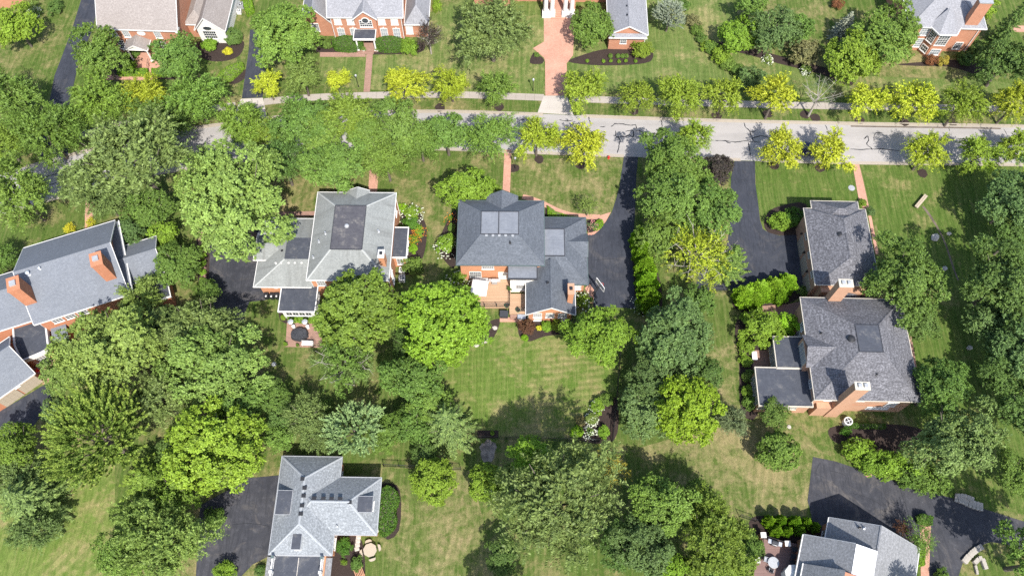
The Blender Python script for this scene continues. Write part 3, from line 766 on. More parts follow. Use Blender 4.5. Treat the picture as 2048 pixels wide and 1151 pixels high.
    def window(s, face, plane, u, z, w, h, cols=3, rows=4, glass='glass', trim='white', head=False):
        fm, pm, mm = window_meshes(w, h, cols, rows, glass, trim, head)
        off = {'S': (u, plane - .015), 'N': (u, plane + .015), 'E': (plane + .015, u), 'W': (plane - .015, u)}[face]
        o = link('window', fm, s.root, (off[0], off[1], z), FACE[face])
        link('pane', pm, o)
        if mm: link('muntin', mm, o)
        return o
    def win(s, face, plane, px, py, w, h, cols=3, rows=4, glass='glass', trim='white', head=False, z=None):
        u, zz = s.on(face, plane, px, py)
        return s.window(face, plane, u, zz if z is None else z, w, h, cols, rows, glass, trim, head)
    def chimney(s, cx, cy, w, d, z0, z1, mat=None, cap='concrete', flues=1, capn=True, flue='steel'):
        c_ = MB().box(cx - w/2, cx + w/2, cy - d/2, cy + d/2, z0, z1).build('chimney', M[mat or s.brick], s.root)
        if capn: MB().box(cx - w/2 - .07, cx + w/2 + .07, cy - d/2 - .07, cy + d/2 + .07, z1 + .002, z1 + .16).build('chimney_cap', M[cap], c_)
        for i in range(flues):
            fx = cx + (i - (flues - 1) / 2) * w / max(flues, 1) * .85; r = min(w / max(flues, 1), d) * .26
            MB().box(fx - r, fx + r, cy - r, cy + r, z1 + .1, z1 + .42).build('flue', M[flue], c_)
        return c_
    def pipe(s, x, y, z, r=.07, h=.45, mat='grey', name='vent_pipe'):
        return MB().lathe(x, y, [(r * 2.2, z - .1), (r * 2.0, z + .03), (r, z + .06), (r, z + h), (r * .7, z + h)], 10).build(name, M[mat], s.root)
    def box_vent(s, x, y, z, w=.38, mat='black', tilt=0):
        mb = MB(); mb.box(x - w/2, x + w/2, y - w/2, y + w/2, z - .15, z + .14); mb.prism([(x - w * .6, y - w * .6), (x + w * .6, y - w * .6), (x + w * .6, y + w * .45), (x - w * .6, y + w * .45)], z + .141, z + .19)
        return mb.build('roof_vent', M[mat], s.root)
    def door(s, face, plane, u, w, h, mat='white', z=0.0, name='door', panels=(2, 3), handle=True):
        mb = MB(); mb.box(-w/2, w/2, -.05, .02, 0, h)
        off = {'S': (u, plane - .012), 'N': (u, plane + .012), 'E': (plane + .012, u), 'W': (plane - .012, u)}[face]
        o = mb.build(name, M[mat], s.root, (off[0], off[1], z), FACE[face])
        pw, ph = w / panels[0], h / panels[1]
        pm = MB().box(-pw * .46, pw * .46, -.062, -.052, -ph * .44, ph * .44).mesh('door_panel', M[mat])
        for i in range(panels[0]):
            for j in range(panels[1]): link('door_panel', pm, o, (-w/2 + pw * (i + .5), 0, ph * (j + .5)))
        if handle: MB().bar((w * .4, -.12, h * .47), (w * .4, -.04, h * .47), .035, 8).build('door_handle', M['steel'], o)
        return o
    def downspout(s, x, y, z1, mat='white', w=.09):
        return MB().box(x - w/2, x + w/2, y - w/2, y + w/2, .1, z1).build('downspout', M[mat], s.root)
    def column(s, x, y, z0, z1, r=.16, mat='white'):
        mb = MB(); mb.box(x - r * 1.4, x + r * 1.4, y - r * 1.4, y + r * 1.4, z0, z0 + .15)
        c_ = MB().lathe(x, y, [(r * 1.2, z0 + .151), (r, z0 + .3), (r * .95, (z0 + z1) / 2), (r * .82, z1 - .3), (r * 1.15, z1 - .2), (r * 1.25, z1 - .151)], 14).build('column', M[mat], s.root)
        mb.box(x - r * 1.35, x + r * 1.35, y - r * 1.35, y + r * 1.35, z1 - .15, z1); mb.build('column_base', M[mat], c_)
        return c_

def inset(r, d): return (r[0] + d, r[1] - d, r[2] + d, r[3] - d)

# ---------------------------------------------------------------- sage-roofed house left of centre
h = House('house', 'brick house with pale grey-green hip roof and stained black flat top, left of centre', (609.6, 559.5), (773.9, 561), 5.7, brick='brick_orange', roof='roof_sage')
e = h.R([(639.1, 384.1), (795.5, 386.3), (773.9, 561), (609.6, 559.5)], 5.7); w = (e[0] + .3, e[1] - .14, e[2] + .3, e[3] - .3)
h.wall(*w, 0, 5.6)
fl = h.R([(672.6, 411.5), (733.2, 411.8), (722, 497.8), (659.7, 497.8)], 7.7)
ZT = 7.7
h.hip(e, 5.7, ZT, fl, flatmat='membrane_worn', capmat='cap_sage')
def slope_z(h_, e_, fl_, z0, zt, x, y):
    """Height of a truncated hip roof over (x, y)."""
    ks = [(x - e_[0]) / (fl_[0] - e_[0]), (e_[1] - x) / (e_[1] - fl_[1]), (y - e_[2]) / (fl_[2] - e_[2]), (e_[3] - y) / (e_[3] - fl_[3])]
    return z0 + (zt - z0) * max(0, min(1, min(ks)))
p = h.L(693.4, 451.4, 7.8); MB().lathe(*p, [(.33, 7.70), (.33, 7.85), (.26, 7.97), (.08, 8.04)], 16).build('roof_dome', M['grey'], h.root)
for q in [(652.4, 469.6), (637.5, 482), (757, 463), (625.3, 511)]:
    x, y = h.L(*q, 6.7); h.pipe(x, y, slope_z(h, e, fl, 5.7, ZT, x, y), .09, .5, 'steel')
# small front gable on the street side
xm = h.L(717, 385, 5.7)[0]
h.gable((xm - 1.6, xm + 1.6, e[3] - 2.2, e[3] + .35), 5.71, 6.6, 'y', ends=(0, 1), gut=None)
x, y = h.L(767, 523, 6.4)
h.chimney(x, y, .75, 1.1, 5.7, 8.6, flues=1, cap='white', flue='black')
# side bay with a black flat roof
b = h.R([(793, 455.5), (817.4, 455.8), (810.4, 514.4), (786.4, 513)], 3.6)
b = (w[1] - .05, b[1], b[2], b[3])
h.flat((w[1] + .003, b[1], b[2], b[3]), 3.6); h.wall(w[1] + .004, b[1] - .3, b[2] + .3, b[3] - .3, 0, 3.38)
for i in range(3): h.window('E', b[1] - .3, b[2] + .3 + (b[3] - b[2] - .6) * (i + .5) / 3, 1.7, .8, 1.7, 2, 4)
h.window('S', b[2] + .3, (w[1] + b[1]) / 2 - .1, 1.7, .75, 1.6, 2, 4)
h.window('E', w[1], h.on('E', w[1], 797, 447)[0], 4.2, .9, 1.5); h.window('E', w[1], w[2] + 2.0, 4.2, .9, 1.5); h.window('E', w[1], w[2] + 2.0, 1.6, .9, 1.6)
h.win('S', w[2], 643, 566.5, 1.0, 1.5, z=4.3); h.win('S', w[2], 700, 567, 1.0, 1.5, z=4.3); h.win('S', w[2], 757, 568, 1.0, 1.5, z=4.3); h.win('S', w[2], 745, 590, 1.0, 1.6, z=1.7); h.win('S', w[2], 685, 590, 1.0, 1.6, z=1.7)
h.downspout(w[1] + .06, w[2] - .06, 5.5); h.downspout(w[1] + .06, w[3] - .1, 5.5); h.downspout(w[0] + .1, w[2] - .06, 5.5)
# garage wing on the left
g_ = h.R([(530, 437), (628.7, 437), (626.2, 574.5), (506.6, 572.8)], 3.4); g_ = (g_[0], w[0] + .6, g_[2], g_[3]); gw = inset(g_, .5)
h.wall(gw[0], w[0] - .004, gw[2], gw[3], 0, 3.3)
gf = h.R([(575.5, 475.4), (640, 475.4), (636, 517.8), (568, 517.8)], 5.0); gf = (gf[0], w[0] - .02, gf[2], gf[3])
x0, x1, y0, y1 = g_; k = gf
mb = MB()
mb.poly([(x0, y0, 3.4), (w[0] - .01, y0, 3.4), (w[0] - .01, k[2], 5.0), (k[0], k[2], 5.0)])
mb.poly([(w[0] - .01, y1, 3.4), (x0, y1, 3.4), (k[0], k[3], 5.0), (w[0] - .01, k[3], 5.0)])
mb.poly([(x0, y1, 3.4), (x0, y0, 3.4), (k[0], k[2], 5.0), (k[0], k[3], 5.0)])
mb.poly([(x0, y1, 3.27), (w[0] - .01, y1, 3.27), (w[0] - .01, y0, 3.27), (x0, y0, 3.27)])
ro = mb.build('roof', M['roof_sage'], h.root)
MB().box(k[0], w[0] - .01, k[2], k[3], 4.7, 5.02).build('flat_deck', M['membrane'], ro)
h.gutter((x0, w[0] - .2, y0, y1), 3.4)
h.caps([((x0, y0, 3.4), (k[0], k[2], 5.0)), ((x0, y1, 3.4), (k[0], k[3], 5.0))], M['cap_sage'], ro)
xm, ym = h.L(545, 490, 4.4)
h.hip((x0 - .45, k[0] - .2, ym - 2.1, ym + 2.1), 3.9, 5.0, None, inset=1.5)
h.wall(x0 + .05, x0 + 1.6, ym - 1.6, ym + 1.6, 2.6, 3.75, 'white')
for i, q in enumerate([(551.7, 525.5), (562.5, 525.5), (577.5, 525.5), (590, 525.5), (603.5, 525.5)]):
    x, y = h.L(*q, 4.8); h.box_vent(x, y, 4.72, .2, 'white')
x, y = h.L(564, 500.5, 4.9); h.box_vent(x, y, 4.75, .25, 'black')
for i in range(2): h.door('W', gw[0], gw[2] + 2.4 + i * 4.3, 2.7, 2.2, 'white', name='garage_door', panels=(4, 4))
d_ = MB(); x, y = h.L(520, 468, 4.2)
dish = MB().lathe(0, 0, [(.02, 0), (.2, .03), (.36, .12), (.42, .2), (.40, .2), (.18, .05), (.02, .03)], 18).build('satellite_dish', M['grey'], h.root, (x, y, 4.2))
dish.rotation_euler = (math.radians(52), math.radians(10), math.radians(20))
MB().bar((x + .1, y + .1, 3.5), (x, y, 4.2), .03).build('dish_arm', M['grey'], h.root)
# white sun room
sr = h.R([(564.7, 576), (634, 575), (629.5, 622), (556.4, 622)], 3.0); sr = (sr[0], sr[1], sr[2], min(sr[3] + .6, gw[2] - .02))
h.flat(sr, 3.0); sw = inset(sr, .22)
h.wall(sw[0], sw[1], sw[2], gw[2] - .004, 0, 2.8, 'white')
for i in range(4): h.window('S', sw[2], sw[0] + .45 + (sw[1] - sw[0] - .9) * (i + .5) / 4, 1.75, .74, 1.15, 2, 1)
for i in range(3): h.window('E', sw[1], sw[2] + (gw[2] - sw[2]) * (i + .5) / 3, 1.75, .8, 1.2, 2, 1)
h.win('S', gw[2], 556, 581, .25, .25, 1, 1, z=2.4)
HF = h

# ---------------------------------------------------------------- slate-roofed house in the centre
h = House('house', 'orange brick house with dark slate-grey roof and wooden deck in the centre', (910.6, 529.2), (1086.4, 530.3), 5.7, brick='brick_orange', roof='roof_slate')
e = h.R([(920.3, 402), (1089.6, 401), (1086.4, 530.3), (910.6, 529.2)], 5.7); w = inset(e, .45)
h.wall(*w, 0, 5.6)
fl = h.R([(964.1, 423.2), (1037.3, 424), (1035.8, 467.8), (961.8, 467)], 7.8)
h.hip(e, 5.7, 7.8, fl, flatmat='membrane_light', gut='copper')
x, y = (fl[0] + fl[1]) / 2 - .15, 0
MB().box(x - .06, x + .06, fl[2], fl[3], 7.82, 7.90).build('deck_seam', M['char'], h.root)
for q in [(972.8, 471), (986, 471.2), (998.5, 471.3), (1011.3, 471.3), (1025.4, 471.5)]:
    x, y = h.L(*q, 7.6); h.box_vent(x, y, 7.62, .3, 'grey')
x, y = h.L(1020.3, 487.6, 6.9); h.pipe(x, y, slope_z(h, e, fl, 5.7, 7.8, x, y), .08, .45, 'black')
xm = h.L(1004.5, 395, 6)[0]
h.gable((xm - 2.25, xm + 2.25, e[3] - 3.2, e[3] + .8), 5.72, 7.2, 'y', ends=(0, 1), gut=None, trim='copper')
# rear windows of the main block
h.win('S', w[2], 975.7, 534, 1.5, 1.4, 6, 4, z=4.45); h.win('S', w[2], 951, 548.8, 1.5, 1.5, 6, 3, z=1.9); h.win('S', w[2], 1005.5, 549, 1.1, 1.7, 4, 3, 'blind', z=1.7)
for yy in (.25, .75): h.window('W', w[0], w[2] + (w[3] - w[2]) * yy, 4.3, .95, 1.5); h.window('W', w[0], w[2] + (w[3] - w[2]) * yy, 1.6, .95, 1.6)
# flat-roofed rear bump with white wall
fb = h.R([(1017.3, 528), (1073.6, 528), (1073.6, 557), (1016.5, 556.4)], 4.9); fb = (fb[0], fb[1], fb[2], w[2] - .004)
h.flat(fb, 4.9, 'membrane_light', 'char', .1, .3, .12)
h.wall(fb[0] + .25, fb[1] - .2, fb[2] + .25, w[2] - .006, 0, 4.68, 'stucco')
h.win('S', fb[2] + .25, 1043, 561, 1.1, .5, 4, 2, z=4.15); h.win('S', fb[2] + .25, 1042, 576, 1.3, 1.15, 5, 3, z=1.75); h.win('S', fb[2] + .25, 1043, 569, .14, .14, 1, 1, z=3.05)
# east wing: garage
g_ = h.R([(1089.7, 433.3), (1173.4, 436.5), (1173.7, 568.7), (1089, 568)], 3.4); g_ = (w[1] - .3, g_[1], g_[2], g_[3]); gw = inset(g_, .45)
h.wall(w[1] + .004, gw[1], gw[2], gw[3], 0, 3.3)
k = h.R([(1089, 458.4), (1128.3, 458.4), (1128.3, 510.8), (1089, 510.8)], 5.1); k = (w[1] + .01, k[1], k[2], k[3])
x0, x1, y0, y1 = g_; x0 = w[1] + .01
mb = MB()
mb.poly([(x0, y0, 3.4), (x1, y0, 3.4), (k[1], k[2], 5.1), (x0, k[2], 5.1)])
mb.poly([(x1, y1, 3.4), (x0, y1, 3.4), (x0, k[3], 5.1), (k[1], k[3], 5.1)])
mb.poly([(x1, y0, 3.4), (x1, y1, 3.4), (k[1], k[3], 5.1), (k[1], k[2], 5.1)])
mb.poly([(x0, y1, 3.27), (x1, y1, 3.27), (x1, y0, 3.27), (x0, y0, 3.27)])
ro = mb.build('roof', M['roof_slate'], h.root)
MB().box(x0, k[1], k[2], k[3], 4.8, 5.12).build('flat_deck', M['membrane_light'], ro)
ed = MB(); ed.box(k[1] + .003, k[1] + .1, k[2] - .1, k[3] + .1, 4.9, 5.2); ed.box(x0, k[1], k[2] - .1, k[2] - .003, 4.9, 5.2); ed.box(x0, k[1], k[3] + .003, k[3] + .1, 4.9, 5.2); ed.build('deck_edge', M['char'], ro)
h.gutter((x0 + .2, x1, y0, y1), 3.4, 'copper', .09)
h.caps([((x1, y1, 3.4), (k[1], k[3], 5.1)), ((x1, y0, 3.4), (k[1], k[2], 5.1))], M['roof_slate'], ro)
ym = h.L(1150, 484, 4.5)[1]
h.gable((k[1] + .1, x1 + .05, ym - 1.95, ym + 1.7), 3.75, 4.85, 'x', ends=(0, 1), gut=None, trim='copper')
for i in range(2): h.door('E', gw[1], gw[2] + 3.0 + i * 3.4, 2.6, 2.2, 'white', name='garage_door', panels=(4, 4))
h.window('S', gw[2], gw[1] - .9, 1.7, .9, 1.3, 2, 3, 'blind')
# rear family-room gable
s_ = h.R([(1053.3, 571.8), (1150, 571.8), (1150.2, 629.6), (1050.5, 628.1)], 3.1)
rN = h.L(1101, 516, 5.6)[1]
s_ = (s_[0], s_[1], s_[2], rN); sw = inset(s_, .4)
h.wall(sw[0], sw[1], sw[2], gw[2] + 1.5, 0, 2.95)
h.gable(s_, 3.1, 5.4, 'y', ends=(1, 0), over=.4)
for q in [(1075, 631.7), (1099.6, 632), (1124.5, 632)]: h.win('S', sw[2], q[0], q[1], 1.0, 1.15, 4, 4, z=2.0)
for q in [1075, 1124]: h.win('S', sw[2], q, 641, .9, .3, 3, 1, z=.45)
h.window('W', sw[0], sw[2] + 1.5, 1.7, .9, 1.4); h.window('W', sw[0], sw[2] + 3.6, 1.7, .9, 1.4)
x, y = h.L(1140, 592, 4.2)
h.chimney(x, y, .75, 1.5, 3.2, 6.4, flues=1, cap='brick_tan', flue='black')
x, y = h.L(1095.2, 565.5, 5); h.box_vent(x, y, 5.1, .3, 'black')
h.downspout(sw[1] + .05, sw[2] - .05, 2.9, 'copper'); h.downspout(sw[0] - .05, sw[2] + .2, 2.9)
HG = h; G_WALL = w; G_SW = sw; G_FB = fb

# ---------------------------------------------------------------- mottled-roof house on the right
h = House('house', 'tan brick house with mottled dark roof, tall twin-flue chimneys and flat-roofed annex, right side', (1627.3, 798.2), (1839, 803), 5.7, brick='brick_tan', roof='roof_mottled')
e = h.R([(1603.1, 595.3), (1804.4, 598), (1839, 803), (1627.3, 798.2)], 5.7); w = inset(e, .4)
h.wall(*w, 0, 5.6)
fl = h.R([(1711.5, 650), (1757.5, 650), (1765, 702.5), (1719.5, 702.5)], 8.6)
h.hip(e, 5.7, 8.6, fl, flatmat='membrane', gut='cream')
for q, r_ in [((1703, 677), .42)]:
    x, y = h.L(*q, 8.3); z = slope_z(h, e, fl, 5.7, 8.6, x, y); MB().lathe(x, y, [(r_, z - .3), (r_, z + .12), (r_ * 1.15, z + .16), (r_ * .8, z + .32), (.05, z + .38)], 16).build('attic_fan', M['black'], h.root)
for q in [(1643, 665), (1750, 751)]: x, y = h.L(*q, 6.8); h.pipe(x, y, slope_z(h, e, fl, 5.7, 8.6, x, y), .08, .45, 'black')
def tall_chimney(h_, top_l, top_r, z1, d, z0, flues=2):
    a, b = h_.L(*top_l, z1), h_.L(*top_r, z1)
    return h_.chimney((a[0] + b[0]) / 2, (a[1] + b[1]) / 2 + d / 2, b[0] - a[0], d, z0, z1, flues=flues, cap='cream', flue='grey')
a, b = h.L(1711.6, 779.9, 11.3), h.L(1740.2, 780.8, 11.3)
cw = b[0] - a[0]
h.chimney((a[0] + b[0]) / 2, w[2] - .45, cw, .9, 0, 11.3, flues=2, cap='cream', flue='grey')
MB().box((a[0] + b[0]) / 2 - cw * .8 - 1.4, (a[0] + b[0]) / 2 - cw * .5 - .01, w[2] - .75, w[2] - .004, 0, 3.3).build('chimney_breast', M['brick_tan'], h.root)
a, b = h.L(1679, 571.3, 10.4), h.L(1705.8, 571.8, 10.4)
h.chimney((a[0] + b[0]) / 2, w[3] + .3, b[0] - a[0], 1.0, 0, 10.4, flues=2, cap='cream', flue='grey')
# south windows
h.win('S', w[2], 1655, 803, 1.3, .9, 3, 2, z=4.9); h.win('S', w[2], 1786, 804, 1.2, 1.0, 3, 2, z=4.9); h.win('S', w[2], 1768, 818, 1.2, 1.5, 3, 4, 'glass_pale', z=3.4); h.win('S', w[2], 1737, 828, 2.7, .5, 6, 1, 'blind', z=1.6)
h.win('S', w[2], 1714, 805, 1.0, .8, 2, 2, z=4.9)
for zz in (4.55, 2.7): MB().box(w[0] - .015, w[1] + .015, w[2] - .03, w[2] - .002, zz, zz + .12).build('brick_band', M['brick_deep'], h.root)
h.win('W', w[0], 1606, 652, 1.0, 1.7, 3, 4, z=4.4); h.win('W', w[0], 1622, 767, 1.0, 1.5, 3, 4, z=4.3); h.win('W', w[0], 1600, 668, 1.1, 1.6, 3, 4, z=1.8)
# west bay breaking the eave
y0_, y1_ = h.on('W', w[0] - .7, 1618, 727)[0], h.on('W', w[0] - .7, 1602, 680)[0]
h.wall(w[0] - .75, w[0] - .004, y0_, y1_, 0, 5.75)
h.window('W', w[0] - .75, (y0_ + y1_) / 2, 4.45, (y1_ - y0_) * .72, 1.9, 5, 5, 'glass_pale', 'cream')
h.gable((e[0] - .55, e[0] + 3.2, y0_ - .3, y1_ + .3), 5.78, 7.3, 'x', ends=(0, 0), gut=None, trim='cream')
# flat-roofed annex
an = h.R([(1547.3, 673.6), (1603, 674), (1612, 735), (1553.4, 735.1)], 3.5); an2 = h.R([(1511.7, 735.9), (1612, 735.9), (1616, 809.5), (1518, 812)], 3.5)
ax1 = w[0] - .004
h.flat((an[0], ax1, an2[3] + .005, an[3]), 3.5, 'membrane', 'cream', .12, .25, .1)
h.flat((an2[0], ax1, an2[2], an2[3]), 3.496, 'membrane', 'cream', .12, .25, .1)
h.wall(an[0] + .2, ax1, an2[3] - .3, an[3] - .2, 0, 3.28); h.wall(an2[0] + .2, ax1, an2[2] + .2, an2[3] - .2, 0, 3.277)
for i in range(3): h.window('W', an[0] + .2, an2[3] + .4 + (an[3] - an2[3] - .8) * (i + .5) / 3, 1.85, 1.05, 1.9, 2, 3, 'glass_pale', 'cream')
for i in range(4): h.window('W', an2[0] + .2, an2[2] + .6 + (an2[3] - an2[2] - 1.2) * (i + .5) / 4, 1.85, .85, 1.9, 2, 3, 'glass_pale', 'cream')
for i in range(3): h.window('S', an2[2] + .2, an2[0] + 1.0 + i * 1.75, 2.2, 1.35, 1.2, 3, 2, 'glass_pale', 'cream')
h.downspout(w[0] - .06, w[2] - .06, 5.5, 'cream')
# garage block to the north, joined by a low link
GE = h.R([(1608.2, 416.4), (1732.6, 419.2), (1757, 571), (1630, 569)], 5.2)
GE = (GE[0] + .0, GE[1], GE[2], GE[3]); gw = inset(GE, .4)
h.wall(*gw, 0, 5.1)
zc = 7.6; xm = (GE[0] + GE[1]) / 2
h.hip(GE, 5.2, zc, None, inset=3.0, gut='cream')
fn = h.R([(1621.4, 401.8), (1715.1, 403.5), (1716.9, 418.5), (1623.8, 417.1)], 5.2); fn = (fn[0], fn[1], GE[3] - 3.5, fn[3])
h.wall(fn[0] + .4, fn[1] - .4, GE[3] - 1, fn[3] - .4, 0, 5.1)
h.hip(fn, 5.205, 7.2, None, inset=2.9, gut='cream')
for i in range(3):
    yy = gw[2] + 1.6 + i * 3.05
    h.door('W', gw[0], yy, 2.5, 2.35, 'tan_panel', name='garage_door', panels=(4, 4), handle=False)
    h.window('W', gw[0], yy + .3, 4.1, .85, 1.15, 3, 3, 'glass', 'cream')
    MB().box(gw[0] - .3, gw[0] - .02, yy + 1.38, yy + 1.5, 2.1, 2.5).build('wall_lantern', M['black'], h.root)
x, y = h.L(1681.4, 467.7, 7.2); MB().lathe(x, y, [(.4, 6.6), (.4, 7.1), (.46, 7.14), (.3, 7.3), (.05, 7.36)], 16).build('attic_fan', M['black'], h.root)
x, y = h.L(1656.5, 450.5, 6.3); h.pipe(x, y, 6.1, .08, .5, 'black')
lk = (GE[0] + 1.6, GE[1] - .6, w[3] + .005, gw[2] - .005)
h.wall(lk[0], lk[1], lk[2], lk[3], 0, 2.8); h.gable((lk[0] - .3, lk[1] + .3, lk[2] + .01, lk[3] - .01), 2.9, 4.3, 'y', ends=(0, 0), gut=None)
h.wall(GE[0] + 1.0, GE[1] - 1.0, GE[2] - .7, GE[2] + .39, 0, 4.4)
HH = h
# ---------------------------------------------------------------- pale-roofed house at the bottom left
h = House('house', 'low brick house with pale grey cross hip roof, black roof vents and dormers, bottom left', (535.4, 1107.4), (660.7, 1109.4), 3.4, brick='brick_orange', roof='roof_pale')
e = h.R([(566.6, 911.8), (686.8, 913.5), (660.7, 1109.4), (535.4, 1107.4)], 3.4); w = inset(e, .35)
ZR = 5.9
h.wall(*w, 0, 3.3)
h.hip(e, 3.4, ZR, None, inset=3.2, gut='grey', capmat='cap_pale')
xm = (e[0] + e[1]) / 2
ew = h.R([(680, 954), (763.5, 955.2), (751.6, 1068.8), (668, 1067)], 3.4)
dE = (ew[3] - ew[2]) / 2
eE = (xm - 2.2, ew[1], ew[2], ew[3])
h.hip(eE, 3.404, ZR - .06, None, inset=3.3, gut=None, capmat='cap_pale')
h.wall(xm, ew[1] - .35, ew[2] + .35, ew[3] - .35, 0, 3.3)
g_ = MB(); g_.box(e[1] + .15, ew[1] + .1, ew[2] - .11, ew[2] - .004, 3.26, 3.42); g_.box(e[1] + .15, ew[1] + .1, ew[3] + .004, ew[3] + .11, 3.26, 3.42); g_.box(ew[1] + .004, ew[1] + .11, ew[2], ew[3], 3.262, 3.418); g_.build('gutter', M['grey'], h.root)
for q in [(606.5, 957.5), (610.5, 975.5), (608.5, 991), (605.5, 1010.5), (603, 1027)]:
    x, y = h.L(*q, 5.6); h.box_vent(x, y, 5.84, .42)
for q in [(629, 996), (647.5, 996.5), (664, 996.7), (681, 997), (700, 1003.5)]:
    x, y = h.L(*q, 5.5); h.box_vent(x, y, 5.62, .42)
x, y = h.L(674, 1051, 4.3); h.pipe(x, y, 4.2, .06, .4, 'grey')
def dormer(h_, pts, z, z0, face, mat='membrane', glass='glass', walls='white'):
    r_ = h_.R(pts, z); h_.flat(r_, z, mat, 'grey', .05, .16, .02)
    i_ = inset(r_, .12); h_.wall(*i_, z0, z - .2, walls)
    if face in 'EW': h_.window(face, i_[1] if face == 'E' else i_[0], (i_[2] + i_[3]) / 2, z - .75, (i_[3] - i_[2]) * .6, .7, 4, 2, glass)
    else: h_.window('S', i_[2], (i_[0] + i_[1]) / 2, z - .7, (i_[1] - i_[0]) * .6, .6, 2, 2, glass)
dormer(h, [(557.5, 980), (585, 980), (579.8, 1027), (548.5, 1027.9)], 5.1, 3.0, 'W')
dormer(h, [(714.6, 991), (745.9, 992.4), (743.8, 1023), (711.8, 1023)], 5.1, 3.5, 'E', glass='glass_pale')
dormer(h, [(586.5, 1063.5), (604, 1063.5), (600.2, 1097.7), (581.6, 1097)], 5.1, 3.5, 'S')
h.window('E', w[1], w[2] + 1.3, 1.7, 1.3, 1.8, 3, 4, 'blind'); h.window('E', ew[1] - .35, ew[2] + 1.3, 1.7, .9, 1.5); h.window('E', ew[1] - .35, ew[3] - 1.6, 1.7, .9, 1.5); h.window('E', w[1], w[3] - 1.5, 1.7, 1.0, 1.6)
h.door('E', w[1], w[2] + 2.7, .9, 2.1, 'white')
# parapet terrace to the south
x0, x1 = h.L(550, 1106, 3.2)[0], h.L(647, 1109, 3.2)[0]
h.wall(x0 - .25, x1 + .25, -7.5, w[2] - .004, 0, 2.95)
h.flat((x0, x1, -7.6, e[2] - .15), 3.15, 'membrane', 'grey', .1, .2, .03)
for s0, sx_ in ((x0, -1), (x1, 1)):
    h.shed((s0 + min(0, sx_ * 1.0) + (.12 if sx_ > 0 else 0), s0 + max(0, sx_ * 1.0) - (.12 if sx_ < 0 else 0), -7.6, e[2] - .2), 2.7, 2.71, 'roof_ash', .1)
    rail = empty('balustrade', (0, 0, 0), 0, h.root)
    for i in range(5):
        yy = e[2] - .4 - i * 1.65
        MB().box(s0 - .14, s0 + .14, yy - .14, yy + .14, 3.16, 4.15).build('newel', M['white'], rail)
        MB().box(s0 - .17, s0 + .17, yy - .17, yy + .17, 4.152, 4.25).build('newel_cap', M['copper'] if i == 0 else M['white'], rail)
        if i < 4:
            mb = MB(); mb.box(s0 - .07, s0 + .07, yy - 1.5, yy - .15, 3.95, 4.05); mb.box(s0 - .06, s0 + .06, yy - 1.5, yy - .15, 3.25, 3.33); mb.build('rail', M['white'], rail)
            for j in range(7): MB().box(s0 - .035, s0 + .035, yy - .32 - j * .17, yy - .25 - j * .17, 3.331, 3.949).build('baluster', M['white'], rail)
MB().box((x0 + x1) / 2 - .04, (x0 + x1) / 2 + .04, -7.6, e[2] - .3, 3.152, 3.19).build('deck_seam', M['rock'], h.root)
HI = h

# ---------------------------------------------------------------- stepped-gable house at the bottom right
h = House('house', 'grey-roofed house with stepped gables and a white flat roof patch, bottom right', (1658, 1033.8), (1838.7, 1095.8), 3.2, brick='brick_red', roof='roof_ash')
zr = 6.9; rx = h.L(1762.8, 1055.1, zr)[0]
yS = -16.0
h.gable((0, h.W, yS, 0), 3.2, zr, 'y', ends=(0, 1), over=.3, trim='grey', ridge=rx, gut='white')
h.wall(.35, h.W - .35, yS + .3, -.31, 0, 3.1)
a = h.L(1607.4, 1065.9, 3.6); b = h.L(1711.3, 1088.5, 7.4); c = h.L(1754.7, 1103.9, 7.4)
y2 = (a[1] + b[1]) / 2
mb = MB(); q = [(a[0], yS, 3.6), (b[0], yS, 7.4), (b[0], y2, 7.4), (a[0], y2, 3.6)]
mb.poly(q); d_ = [(x, y, z - .15) for x, y, z in q]; mb.poly(list(reversed(d_)))
for i in range(4): j = (i + 1) % 4; mb.poly([q[j], q[i], d_[i], d_[j]])
ro2 = mb.build('roof', M['roof_ash'], h.root)
MB().box(a[0] - .12, a[0] - .004, yS, y2, 3.35, 3.66).build('gutter', M['white'], ro2)
rb = MB()
for (p, r_) in (((a[0], 3.64), (b[0], 7.44)),):
    f = [(p[0], y2 + .004, p[1]), (r_[0], y2 + .004, r_[1]), (r_[0], y2 + .004, r_[1] - .25), (p[0], y2 + .004, p[1] - .25)]; bq = [(x, y + .08, z) for x, y, z in f]
    rb.poly(list(reversed(f))); rb.poly(bq)
    for i in range(4): j = (i + 1) % 4; rb.poly([f[i], f[j], bq[j], bq[i]])
rb.build('rake_board', M['grey'], ro2)
gw_ = MB(); gp = [(a[0] + .3, 0), (c[0], 0), (c[0], 7.2), (b[0], 7.2), (a[0] + .3, 3.65)]
gw_.poly([(x, y2 - .12, z) for x, z in reversed(gp)]); gw_.poly([(x, y2 - .4, z) for x, z in gp]); gw_.poly([(a[0] + .3, y2 - .12, 0), (a[0] + .3, y2 - .12, 3.4), (a[0] + .3, y2 - .4, 3.4), (a[0] + .3, y2 - .4, 0)])
gw_.build('gable_wall', M['brick_red'], h.root)
MB().box(a[0] + .3, a[0] + .55, yS, y2 - .41, 0, 3.4).build('wall', M['brick_red'], h.root)
fr = MB().box(b[0] + .06, c[0], yS, y2, 7.05, 7.42).build('flat_roof', M['membrane_white'], h.root)
MB().box(b[0] + .08, c[0] - .05, yS, y2 - .13, 4.0, 7.04).build('wall', M['brick_red'], h.root)
